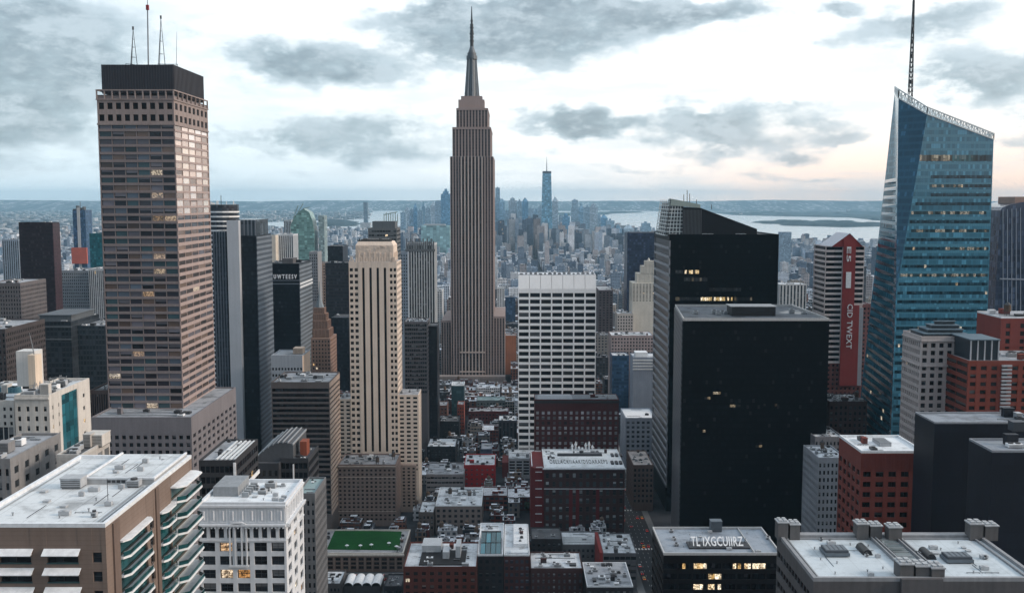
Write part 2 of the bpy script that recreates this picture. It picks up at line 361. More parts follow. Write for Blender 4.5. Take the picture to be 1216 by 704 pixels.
# ------------------------------------------------------------ building kit
RNG = random.Random(7)
_wm = {}
class Bld:
    cap = 96
    def __init__(s, name, label, cat, x0, x1, y0, y1, z1, wm, dep=.4, sides='F', z0=0.0, group=None):
        s.x0, s.x1, s.y0, s.y1, s.z0, s.z1 = x0, x1, y0, y1, z0, z1
        s.sides = sides
        s.root = thing(name, label, cat, ((x0+x1)/2, (y0+y1)/2, z0), group)
        s.W = MB(); s.wm = wm; s.dep = dep; s.nw = 0; s.S = {}; s.mats = [wm, DARK]; s.k = RNG.random()*100
        s.rng = random.Random(int(abs(x0*13+y0*7+z1*3)))
        s.core(x0, x1, y0, y1, z0, z1, dep, sides)
    def core(s, x0, x1, y0, y1, z0, z1, dep, sides):
        s.W.box(x0+(dep if 'L' in sides else 0), x1-(dep if 'R' in sides else 0), y0+(dep if 'F' in sides else 0), y1, z0, z1, 0)
        s.dep = dep; s.sides = sides; s.b = (x0, x1, y0, y1, z0, z1)
    def fr(s, side):
        x0, x1, y0, y1 = s.b[:4]; d = s.dep
        if side == 'F': return FR((x0, y0+d, 0), (1, 0, 0), (0, -1, 0)), x1-x0
        c = d if 'F' in s.sides else 0.0            # butt the side face against the back of the front face
        if side == 'R': return FR((x1-d, y0+c, 0), (0, 1, 0), (1, 0, 0)), y1-y0-c
        return FR((x0+d, y0+c, 0), (0, 1, 0), (-1, 0, 0)), y1-y0-c
    def mat(s, m):
        if m not in s.mats: s.mats.append(m)
        return s.mats.index(m)
    def window(s, fr, a, z, w, h, gm, d=.04, name='window', nu=1, nv=1, style=None, fm=None):
        s.nw += 1; r = s.rng.random()
        if s.nw > s.cap:
            if gm not in s.S: s.S[gm] = MB()
            s.S[gm].fquad(fr, a, a+w, d, z, z+h, 0, r, nu, nv); return None
        key = (round(w, 2), round(h, 2), tuple(fr.t), gm.name, nu, nv, style, fm.name if fm else '')
        if key not in _wm:
            b = MB(); f0 = FR((0, 0, 0), fr.t, fr.n); b.fquad(f0, 0, w, 0, 0, h, 0, 0, nu, nv)
            if style and fm:
                t = min(.12, w*.06)
                if style in ('sash', 'pair', 'four'):
                    b.fbox(f0, 0, w, 0, .07, h*.5-t/2, h*.5+t/2, 1)
                if style in ('pair', 'four', 'mull'):
                    b.fbox(f0, w/2-t/2, w/2+t/2, 0, .06, 0, h, 1)
                b.fbox(f0, 0, t, 0, .08, 0, h, 1); b.fbox(f0, w-t, w, 0, .08, 0, h, 1)
                b.fbox(f0, t, w-t, 0, .08, h-t, h, 1); b.fbox(f0, t, w-t, 0, .1, 0, t, 1)
            _wm[key] = b.mesh(name, [gm, fm] if fm else [gm])
        o = bpy.data.objects.new(name, _wm[key]); COL.objects.link(o); o.parent = s.root
        o.location = fr.p(a, d, z)-s.root.location; return o
    def grid(s, side, z0, z1, cols, rows, gm, wf=.6, hf=.6, sill=.5, style=None, fm=None, a0=0.0, a1=None, m=None, skip=None, ext=True, fr=None):
        if fr is None: fr, W = s.fr(side)
        else: W = a1
        a1 = W if a1 is None else a1; dep = s.dep; mi = s.mat(m or s.wm)
        cw = (a1-a0)/cols; ww = cw*wf; fh = (z1-z0)/rows; wh = fh*hf; zo = (fh-wh)*sill; g = (cw-ww)/2
        for k in range(cols+1):
            p0 = a0+k*cw-g if k else a0; p1 = a0+k*cw+g if k < cols else a1
            if p1-p0 > .01: s.W.fbox(fr, p0, p1, 0, dep, z0, z1, mi)
        zz = z0
        for j in range(rows+1):
            t = z0+j*fh+zo if j < rows else z1
            if t-zz > .01: s.W.fbox(fr, a0+.01, a1-.01, 0, dep-.05, zz+.001, t, mi)
            zz = z0+j*fh+zo+wh
        for j in range(rows-1, -1, -1):
            for k in range(cols):
                if skip and skip(k, j): s.W.fbox(fr, a0+k*cw+g, a0+k*cw+g+ww, 0, dep-.08, z0+j*fh+zo, z0+j*fh+zo+wh, mi); continue
                s.window(fr, a0+k*cw+g, z0+j*fh+zo, ww, wh, gm, style=style, fm=fm)
    def ribbon(s, side, z0, z1, rows, panes, gm, hf=.55, mull=.25, m=None, a0=0.0, a1=None, endp=.6, mm=None, fr=None, prj=None):
        if fr is None: fr, W = s.fr(side); a1 = W if a1 is None else a1
        dep = s.dep; mi = s.mat(m or s.wm); m2 = s.mat(mm or m or s.wm); fh = (z1-z0)/rows; wh = fh*hf
        for j in range(rows):
            zb = z0+j*fh; s.W.fbox(fr, a0, a1, 0, dep, zb, zb+fh-wh, mi)
            s.window(fr, a0+endp, zb+fh-wh, a1-a0-2*endp, wh, gm, name='window_band', nu=panes, d=.05)
        s.W.fbox(fr, a0, a0+endp, 0, dep-.06, z0, z1, m2); s.W.fbox(fr, a1-endp, a1, 0, dep-.06, z0, z1, m2)
        if mull:
            for k in range(1, panes):
                c = a0+endp+(a1-a0-2*endp)*k/panes; s.W.fbox(fr, c-mull/2, c+mull/2, 0, dep*.5, z0, z1-.02, m2)
    def vert(s, side, z0, z1, cols, fh, gm, wf=.5, m=None, a0=0.0, a1=None, name='window_strip'):
        fr, W = s.fr(side); a1 = W if a1 is None else a1; dep = s.dep; mi = s.mat(m or s.wm); cw = (a1-a0)/cols; g = cw*(1-wf)/2
        for k in range(cols+1):
            p0 = a0+k*cw-g if k else a0; p1 = a0+k*cw+g if k < cols else a1
            s.W.fbox(fr, p0, p1, 0, dep, z0, z1, mi)
        for k in range(cols): s.window(fr, a0+k*cw+g, z0, cw*wf, z1-z0, gm, name=name, nv=max(1, round((z1-z0)/fh)))
    def blank(s, side, z0, z1, m=None, a0=0.0, a1=None, d=0.0):
        fr, W = s.fr(side); a1 = W if a1 is None else a1; s.W.fbox(fr, a0, a1, 0, s.dep+d, z0, z1, s.mat(m or s.wm))
    def roof(s, rm, par=1.0, pw=.4, pm=None, b=None, z=None):
        x0, x1, y0, y1 = (b or s.b)[:4]; z = s.b[5] if z is None else z
        q = MB(); q.box(x0+pw, x1-pw, y0+pw, y1-pw, z-.3, z+.05); ro = q.build('roof', rm, s.root)
        if par:
            q = MB(); q.box(x0, x1, y0, y0+pw, z+.002, z+par); q.box(x0, x1, y1-pw, y1, z+.002, z+par)
            q.box(x0, x0+pw, y0+pw, y1-pw, z+.002, z+par); q.box(x1-pw, x1, y0+pw, y1-pw, z+.002, z+par); q.build('parapet', pm or s.wm, s.root)
        return ro
    def part(s, name, mb, mats, parent=None): return mb.build(name, mats, parent or s.root)
    def unit(s, x, y, z, w, d, h, m=None, name='rooftop_unit', kind=0):
        q = MB(); q.box(x-w/2, x+w/2, y-d/2, y+d/2, z+.25, z+h); q.box(x-w/2+.2, x+w/2-.2, y-d/2+.2, y+d/2-.2, z, z+.25, 1)
        nl = max(2, int(h/.45))
        for k in range(nl): q.box(x-w/2+.15, x+w/2-.15, y-d/2-.06, y-d/2-.003, z+.4+k*(h-.5)/nl, z+.4+k*(h-.5)/nl+.12, 1)
        if kind == 0:
            nf = max(1, int(w/2.4))
            for k in range(nf): q.cyl(x-w/2+(k+.5)*w/nf, y, z+h, z+h+.35, min(d, w/nf)*.36, 12, 1)
        else: q.box(x-w/2-.12, x+w/2+.12, y-d/2-.12, y+d/2+.12, z+h, z+h+.18)
        return q.build(name, [m or UNITM, DSTEEL], s.root)
    def tank(s, x, y, z, r=1.9, h=3.6):
        q = MB(); q.cyl(x, y, z+2.6, z+2.6+h, r, 14, 0, r*.93); q.cyl(x, y, z+2.6+h, z+4.2+h, r*1.05, 14, 1, .1)
        for a in range(4):
            c, t = math.cos(a*math.pi/2+.8)*r*.7, math.sin(a*math.pi/2+.8)*r*.7; q.bar((x+c, y+t, z), (x+c, y+t, z+2.6), .22, 1)
        for k in range(4): q.cyl(x, y, z+2.9+k*h/4, z+3.0+k*h/4, r*1.03, 14, 1)
        return q.build('water_tank', [WOOD, DSTEEL], s.root)
    def bits(s, n, b=None, z=None, seed=0):
        """small roof fittings: vents, hatches, pipe runs on sleepers, cables, a guard rail"""
        g = random.Random(seed); x0, x1, y0, y1 = (b or s.b)[:4]; z = (s.b[5] if z is None else z)+.06
        for k in range(n):
            x, y = g.uniform(x0+1, x1-1), g.uniform(y0+1, y1-1); t = g.random(); q = MB()
            if t < .35: q.cyl(x, y, z, z+.5, .14, 8); q.cyl(x, y, z+.5, z+.62, .26, 8); q.build('vent_pipe', STEEL, s.root)
            elif t < .5: w = g.uniform(.8, 1.4); q.box(x-w/2, x+w/2, y-w/2, y+w/2, z, z+.35); q.box(x-w/2-.08, x+w/2+.08, y-w/2-.08, y+w/2+.08, z+.35, z+.42); q.build('roof_hatch', UNITM, s.root)
            elif t < .7: w = g.uniform(.5, 1.1); q.box(x-w, x+w, y-w*.6, y+w*.6, z+.15, z+.9); q.box(x-w*.9, x+w*.9, y-w*.5, y+w*.5, z, z+.15); q.cyl(x, y, z+.9, z+1.0, w*.45, 10); q.build('rooftop_unit', [UNITM], s.root)
            elif t < .85:
                L = g.uniform(3, 9); xe = min(x1-1, x+L); q.box(x, xe, y-.06, y+.06, z+.12, z+.24); n2 = int((xe-x)/1.5)+1
                for i in range(n2): q.box(x+i*1.5, x+i*1.5+.12, y-.18, y+.18, z, z+.12)
                q.build('pipe_run', STEEL, s.root)
            else:
                ye = min(y1-1, y+g.uniform(3, 8)); q.box(x-.05, x+.05, y, ye, z, z+.08); q.build('cable_tray', DSTEEL, s.root)
    def clutter(s, n, b=None, z=None, seed=0, tank=0, big=1.0, pipes=2, m=None):
        g = random.Random(seed*31+5); x0, x1, y0, y1 = (b or s.b)[:4]; z = (s.b[5] if z is None else z)+.05; used = []
        W, D = x1-x0, y1-y0
        for k in range(n+tank):
            for _ in range(20):
                w = min(W*.3, g.uniform(2, 5.5)*big); d = min(D*.35, g.uniform(2, 4.5)*big); x = g.uniform(x0+1.5+w/2, x1-1.5-w/2); y = g.uniform(y0+1.5+d/2, y1-1.5-d/2)
                if all(abs(x-u[0]) > (w+u[2])/2+.3 or abs(y-u[1]) > (d+u[3])/2+.3 for u in used): break
            else: continue
            used.append((x, y, w, d))
            if k >= n: s.tank(x, y, z, min(1.9*big, W*.1))
            elif k == 0 and n > 2: s.unit(x, y, z, w, d, g.uniform(2.6, 3.8)*min(big, 1.4), m or s.wm, 'bulkhead', 1)
            else: s.unit(x, y, z, w, d, g.uniform(1.0, 2.4)*min(big, 1.5), g.choice((None, None, DSTEEL, WHITE)), 'rooftop_unit', g.choice((0, 0, 1)))
        for k in range(pipes):
            q = MB(); y = g.uniform(y0+1.5, y1-1.5); xa = g.uniform(x0+1, (x0+x1)/2); xb = g.uniform((x0+x1)/2, x1-1)
            q.box(xa, xb, y-.2, y+.2, z+.2, z+.55)
            for t in range(4): q.box(xa+(xb-xa)*t/4, xa+(xb-xa)*t/4+.2, y-.3, y+.3, z, z+.2)
            q.build('duct', STEEL, s.root)
    def done(s):
        s.W.build('wall', s.mats, s.root)
        for gm, mb in s.S.items(): mb.build('windows', gm, s.root, 'stuff')
        return s.root

def xz(l, r, top, Y): a, b = P(l, top, Y), P(r, top, Y); return a.x, b.x, (a.z+b.z)/2
def zat(py, Y): return P(608, py, Y).z
def backY(px_front, px_back, Y): return Y*(px_front-608)/(px_back-608)
def tint(c, k): return tuple(v*k for v in c)
def text_mesh(txt, size, ext, mat, bold=0.0, sp=1.05):
    cu = bpy.data.curves.new('lettering', 'FONT'); cu.body = txt; cu.size = size; cu.extrude = ext; cu.offset = bold; cu.resolution_u = 2; cu.space_character = sp
    o = bpy.data.objects.new('lettering', cu); COL.objects.link(o)
    dg = bpy.context.evaluated_depsgraph_get(); me = bpy.data.meshes.new_from_object(o.evaluated_get(dg)); bpy.data.objects.remove(o)
    me.materials.clear(); me.materials.append(mat); return me
def letters(txt, W, H, mat, ext=.1, bold=0.0, sp=1.05):
    """text mesh stretched to W x H with its lower left corner at the origin"""
    me = text_mesh(txt, H, ext, mat, bold, sp); xs = [v.co.x for v in me.vertices]; ys = [v.co.y for v in me.vertices]
    sx, sy = W/(max(xs)-min(xs)), H/(max(ys)-min(ys)); mx, my = min(xs), min(ys)
    for v in me.vertices: v.co.x = (v.co.x-mx)*sx; v.co.y = (v.co.y-my)*sy
    return me
# ------------------------------------------------------------ ground, water, far land, air
def groundm():
    m, N, b = newmat('ground_land')
    g = N.n('ShaderNodeNewGeometry'); x, y, z = N.sep(g.outputs['Position'])
    near, _ = N.noise(g.outputs['Position'], .02, 5.0, .65)
    lf, _ = N.noise(N.comb(N.m('DIVIDE', x, 420.0), N.m('DIVIDE', y, 2600.0), 0.0), 1.0, 4.0, .6)
    sp = N.white(N.comb(N.m('FLOOR', N.m('DIVIDE', x, 38.0)), N.m('FLOOR', N.m('DIVIDE', y, 260.0)), 0.0))
    land = N.mix(N.sm(lf, .42, .6), (.035, .052, .065), (.075, .09, .105))
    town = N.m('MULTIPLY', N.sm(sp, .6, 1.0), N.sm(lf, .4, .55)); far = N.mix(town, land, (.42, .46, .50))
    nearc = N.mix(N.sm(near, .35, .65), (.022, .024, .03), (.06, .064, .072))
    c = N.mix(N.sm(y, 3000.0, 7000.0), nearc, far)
    N.l.new(c, b.inputs['Base Color']); b.inputs['Roughness'].default_value = .9; b.inputs['Specular IOR Level'].default_value = .15
    return m
def waterm():
    m, N, b = newmat('river_water')
    g = N.n('ShaderNodeNewGeometry'); x, y, z = N.sep(g.outputs['Position'])
    n, _ = N.noise(N.comb(N.m('DIVIDE', x, 260.0), N.m('DIVIDE', y, 900.0), 0.0), 1.0, 6.0, .65)
    b.inputs['Base Color'].default_value = (.34, .385, .41, 1); N.l.new(N.m('MULTIPLY_ADD', n, .25, .12), b.inputs['Roughness'])  # raised base colour: sky glint put into the water itself
    b.inputs['Specular IOR Level'].default_value = .9
    bp = N.n('ShaderNodeBump'); bp.inputs['Strength'].default_value = .15; bp.inputs['Distance'].default_value = 2.0
    N.l.new(n, bp.inputs['Height']); N.l.new(bp.outputs[0], b.inputs['Normal'])
    return m
GM, WM = groundm(), waterm()
LAND = plainm('wooded_far_land', (.035, .055, .065), .9, spec=.1)
q = MB(); E = 32000; q.face([(-E, -E, 0), (E, -E, 0), (E, E, 0), (-E, E, 0)]); setp(q.build('ground', GM), kind='structure')
def sheet(name, pts, m, z):
    q = MB(); q.face([G(a, b, z) for a, b in pts]); f = q.build(name, m); return setp(f, kind='structure')
W_RIGHT = [(628, 250), (760, 250), (860, 251), (905, 252), (1050, 252.5), (1216, 254), (1260, 256), (1260, 306), (1150, 300), (1045, 296.5), (1000, 294), (930, 290), (860, 284), (780, 277), (740, 272), (700, 268), (628, 262)]
W_LEFT = [(296, 264.5), (345, 263), (400, 261.5), (432, 260), (440, 250), (492, 250), (500, 252), (490, 268), (440, 273), (378, 272.5), (296, 271)]
W_EAST = [(-60, 281), (40, 280), (112, 282), (112, 287), (30, 288), (-60, 289)]
sheet('river', W_RIGHT, WM, .5); sheet('water', W_LEFT, WM, .5); sheet('water', W_EAST, WM, .5)
def island(pts, h, seed):
    g = random.Random(seed); q = MB(); base = [G(a, b, 1.0) for a, b in pts]
    q.prism([(p.x, p.y) for p in base], .6, 5, 0)
    xs = [p.x for p in base]; ys = [p.y for p in base]
    for k in range(90):                      # low wooded rises along it
        x, y = g.uniform(min(xs), max(xs)), g.uniform(min(ys), max(ys))
        if not inpoly((x, y), [(p.x, p.y) for p in base]): continue
        w = g.uniform(60, 220); q.cyl(x, y, 4, 4+g.uniform(.3, 1)*h, w, 9, 0, w*.5)
    setp(q.build('island', LAND), kind='structure')
def inpoly(p, poly):
    x, y = p; c = False; n = len(poly)
    for i in range(n):
        (x1, y1), (x2, y2) = poly[i], poly[(i+1) % n]
        if (y1 > y) != (y2 > y) and x < (x2-x1)*(y-y1)/(y2-y1)+x1: c = not c
    return c
island([(912, 264.5), (940, 262.6), (985, 263), (1040, 266), (1046, 269), (1000, 270), (950, 268)], 24, 1)
island([(838, 251.5), (900, 252), (1060, 252), (1260, 253), (1260, 262), (1100, 264), (1055, 263), (1010, 258.5), (930, 257), (870, 255.5)], 30, 2)
island([(700, 252.6), (735, 251.6), (760, 252.4), (722, 254)], 20, 3)
island([(376, 267), (392, 263.2), (410, 263), (409, 268), (390, 269)], 26, 4)
island([(640, 254), (690, 252.5), (722, 254), (690, 257)], 24, 5)
def hills():
    g = random.Random(3); q = MB(); n = 150; prev = None
    for k in range(n+1):
        a = R(-52)+R(104)*k/n; rr = 28600+500*math.sin(k*.7)
        h = 250+10*math.sin(k*.21)+9*math.sin(k*.53+1)+g.uniform(-3, 3)
        pt = [Vector((math.sin(a)*(rr-3500), math.cos(a)*(rr-3500), -1)), Vector((math.sin(a)*rr, math.cos(a)*rr, h)), Vector((math.sin(a)*(rr+2500), math.cos(a)*(rr+2500), -1))]
        if prev:
            for i in range(2): q.face([prev[i], pt[i], pt[i+1], prev[i+1]])
        prev = pt
    setp(q.build('hills', GM), kind='structure')
hills()
def haze():
    m = bpy.data.materials.new('pale_air'); m.use_nodes = True; t = m.node_tree; t.nodes.clear()
    o = t.nodes.new('ShaderNodeOutputMaterial'); v = t.nodes.new('ShaderNodeVolumePrincipled')
    v.inputs['Color'].default_value = HAZECOL; v.inputs['Density'].default_value = HAZE; v.inputs['Anisotropy'].default_value = 0.0
    t.links.new(v.outputs[0], o.inputs['Volume'])
    q = MB(); E = 32300; q.box(-E, E, -E, E, -1.5, 548); setp(q.build('haze', m), kind='stuff')
HAZECOL = (.43, .76, 1.0, 1)
haze()
# the avenue and the cross streets, kerbs and markings
ASPH = wallm('asphalt', (.035, .037, .042), .3, .8, 0.0, .25)
PAVE = wallm('pavement_concrete', (.14, .145, .15), .3, .85, 0.0)
PAINT = plainm('road_paint', (.62, .62, .6), .7)
AVX0, AVX1 = 89.0, 109.0
def streets():
    q = MB(); q.box(AVX0, AVX1, 560, 3600, -.5, .03); setp(q.build('avenue', ASPH), kind='structure')
    q = MB()
    for (a, b) in ((AVX0-5, AVX0), (AVX1, AVX1+5)): q.box(a, b, 560, 3600, -.5, .15)
    setp(q.build('pavement', PAVE), kind='structure')
    q = MB()
    for k in range(240):
        y = 600+k*9
        for x in (93.5, 97.2, 100.9, 104.6): q.box(x-.08, x+.08, y, y+3, .03, .036)
    for k in range(10):
        for j in range(8): q.box(AVX0+1+j*2.4, AVX0+2.2+j*2.4, 640+k*95, 643.5+k*95, .03, .0365)
    setp(q.build('road_markings', PAINT), kind='structure')
    q = MB(); q.box(-330, 84, 672, 684, -.5, .031); setp(q.build('street', ASPH), kind='structure')
    q = MB(); q.box(-330, 84, 684, 688, -.5, .15); q.box(-330, 84, 668, 672, -.5, .15); setp(q.build('pavement', PAVE), kind='structure')
streets()
# ------------------------------------------------------------ near buildings
Z3 = (0, 0, 1)
def tan_hotel():
    Y = 180.0; z = zat(626, Y)
    x1 = P(125, 626, Y).x; x0 = P(-44, 626, Y).x; yb = 230.0; ym = 208.0
    wm = wallm('tan_brick', (.185, .142, .12), .14, .85, .16, .2, joints=.9, joint_dark=.86)
    B = Bld('tan_brick_hotel', 'tan brick hotel with flat white roof, white awnings and curved glass balconies, bottom left', 'hotel', x0, x1, Y, yb, z, wm, .45, 'FR')
    gl = glassm('hotel_glass', (.012, .016, .02), .0, .12, (.12, .13, .14), .08, .6)
    teal = glassm('teal_balcony_glass', (.010, .055, .062), .0, .3, (.02, .09, .10), .1, .6)
    fh = 3.62; frm = DSTEEL
    fr, W = B.fr('F'); D = B.dep
    ax = lambda px: P(px, 665, Y).x-x0
    cols = [(ax(-34), ax(-4), 1), (ax(0), ax(37), 1), (ax(56), ax(93), 1), (ax(110), ax(121), 0)]
    zt = z-4.7; rows = 8
    prev = 0.0
    for (a, b, aw) in cols:                       # brick between the window bays
        B.W.fbox(fr, prev, a, 0, D, 0, z, 0); prev = b
    B.W.fbox(fr, prev, W, 0, D, 0, z, 0)
    for (a, b, aw) in cols:
        hh = 2.0 if aw else 1.95; zz = z
        for j in range(rows):
            zb = zt-j*fh-hh
            B.W.fbox(fr, a, b, 0, D-.04, zb+hh, zz, 0); zz = zb
            B.window(fr, a, zb, b-a, hh, gl, style='mull' if aw else 'sash', fm=frm, nu=4 if aw else 1)
            if aw:
                q = MB(); p0, p1 = fr.p(a-.5, D+.05, zt-j*fh+.75), fr.p(b+.5, D+.05, zt-j*fh+.75)
                o0, o1 = fr.p(a-.5, D+1.35, zt-j*fh-.15), fr.p(b+.5, D+1.35, zt-j*fh-.15); t = Vector((0, 0, -.14))
                q.hexa([o0+t, o1+t, p1+t, p0+t, o0, o1, p1, p0])
                for e in (a-.2, b+.2): q.bar(fr.p(e, D, zt-j*fh-.4), fr.p(e, D+1.1, zt-j*fh-.12), .07)
                q.build('awning', WHITE, B.root)
                q = MB(); q.fbox(fr, a-.1, b+.1, D-.2, D+.12, zb-.14, zb+.06); q.build('sill', plainm('teal_sill', (.03, .08, .09), .4), B.root)
        B.W.fbox(fr, a, b, 0, D-.04, 0, zz, 0)
    # right side: brick wall with projecting pilaster, square windows and two balcony stacks
    fr, W = B.fr('R')
    yy = lambda y: y-Y-D
    bays = [(yy(186.5), yy(200.5), 's'), (yy(202.2), yy(204.6), 'w'), (yy(208.2), yy(215.2), 'c'), (yy(215.6), yy(228.6), 'b')]
    prev = 0.0
    for (a, b, k) in bays: B.W.fbox(fr, prev, a, 0, D, 0, z, 0); prev = b
    B.W.fbox(fr, prev, W, 0, D, 0, z, 0)
    pil = wallm('dark_tan_brick', (.14, .105, .09), .2, .85, .2, .2)  # pilasters in a darker brick than the wall
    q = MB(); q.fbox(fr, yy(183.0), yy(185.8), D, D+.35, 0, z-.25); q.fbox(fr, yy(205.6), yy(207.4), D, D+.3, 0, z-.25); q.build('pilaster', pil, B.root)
    fl = []
    for (a, b, k) in bays:
        zz = z; hh = 2.75 if k != 'w' else 1.9
        ztop = z-(5.0 if k == 's' else 6.2 if k == 'w' else 6.4 if k == 'c' else 3.0)
        n = 8
        for j in range(n):
            zb = ztop-j*fh-hh
            B.W.fbox(fr, a, b, 0, D-.04, zb+hh, zz, 0); zz = zb
            B.window(fr, a, zb, b-a, hh, gl if k == 'w' else teal, style='sash' if k == 'w' else None, fm=frm, nu=1 if k == 'w' else 6)
            if k == 'w': continue
            pr = {'s': 1.7, 'c': 1.6, 'b': 3.1}[k]; nb = 10
            def arc(off, pr):                           # plan of the curved slab edge
                r = []
                for t in range(nb+1):
                    f = t/nb; s_ = a-off+(b-a+2*off)*f; e = min(1.0, math.sin(math.pi*min(max(f, 0.0), 1.0))*(3.2 if k == 'b' else 2.2 if k == 'c' else 6)) if 0 < f < 1 else .15
                    r.append((s_, D+pr*(.35+.65*e)))
                return r
            out = arc(.5, pr); poly = [(fr.p(a-.5, D+.01, 0).x, fr.p(a-.5, D+.01, 0).y)]+[tuple(fr.p(s_, d, 0)[:2]) for s_, d in out]+[tuple(fr.p(b+.5, D+.01, 0)[:2])]
            q = MB(); q.prism(poly, zb-.42, zb-.02); bal = q.build('balcony', WHITE, B.root)
            q = MB(); o2 = arc(.3, pr-.18)
            for t in range(nb):
                p0, p1 = fr.p(*o2[t], zb), fr.p(*o2[t+1], zb); u = Vector((0, 0, .95))
                q.face([p0, p1, p1+u, p0+u], 0, .3, [(t, 0), (t+1, 0), (t+1, 1), (t, 1)]); q.bar(p0+u, p1+u, .07, 1)
            q.build('railing', [teal, STEEL], bal)
            if j == 0:
                q = MB(); q.prism(poly, zb+hh+.1, zb+hh+.4); q.build('canopy', WHITE, B.root)
        B.W.fbox(fr, a, b, 0, D-.04, 0, zz, 0)
    # roof: lower deck in front, raised deck behind
    R_W2 = roofm('weathered_white_roof', (.60, .635, .655), .6, .5, 6.5)
    pm = plainm('white_coping', (.66, .69, .72), .6)
    B.roof(R_W2, .75, .7, pm)
    q = MB(); xr = P(99, 565, ym).x; q.box(xr, x1-.9, ym, yb-.8, z+.06, z+1.2); q.build('upper_storey', [wallm('pale_render', (.36, .37, .38), .2)], B.root)
    q = MB(); q.box(xr+.5, x1-1.3, ym+.5, yb-1.3, z+1.2, z+1.26); q.build('upper_roof', R_W2, B.root)
    q = MB(); q.box(xr-.15, x1-.75, ym-.15, ym+.3, z+1.21, z+1.6); q.box(xr-.15, xr+.3, ym+.3, yb-.8, z+1.21, z+1.6); q.box(x1-1.2, x1-.75, ym+.3, yb-.8, z+1.21, z+1.6); q.build('upper_coping', pm, B.root)
    q = MB(); q.box(x0+2.2, x1-2.4, Y+1.9, Y+2.1, z+.06, z+.2); q.box(x1-2.6, x1-2.4, Y+2.1, ym-2, z+.06, z+.24); q.box(x1-1.8, x1-1.6, Y+2.1, ym-2, z+.06, z+.3); q.box(x0+1.6, x0+1.8, Y+2.1, yb-4, z+.06, z+.24); q.build('conduit', STEEL, B.root)
    q = MB()
    for k in range(6): q.box(xr+5+k*1.0, xr+5.7+k*1.0, ym-.12, ym-.01, z+.45, z+.95)
    q.build('vent_grille', DSTEEL, B.root)
    B.bits(18, (x0+3, x1-3, Y+3, ym-2), z, 3); B.bits(10, (xr+2, x1-3, ym+2, yb-3), z+1.21, 4)
    B.unit(xr-1.2, ym-2.0, z+.06, 4.2, 3.2, 2.1, None, 'rooftop_unit', 1); B.unit(x1-4.5, ym-1.6, z+.06, 2.6, 2.0, 1.5)
    B.unit(P(112, 610, 186).x, 186, z+.06, 1.0, 1.0, 1.0)
    c = Vector((P(128, 590, 196).x, 196, z)); q = MB(); q.bar(c, c+Vector((0, 0, 4.6)), .09); q.build('mast', DSTEEL, B.root)
    B.done()
tan_hotel()

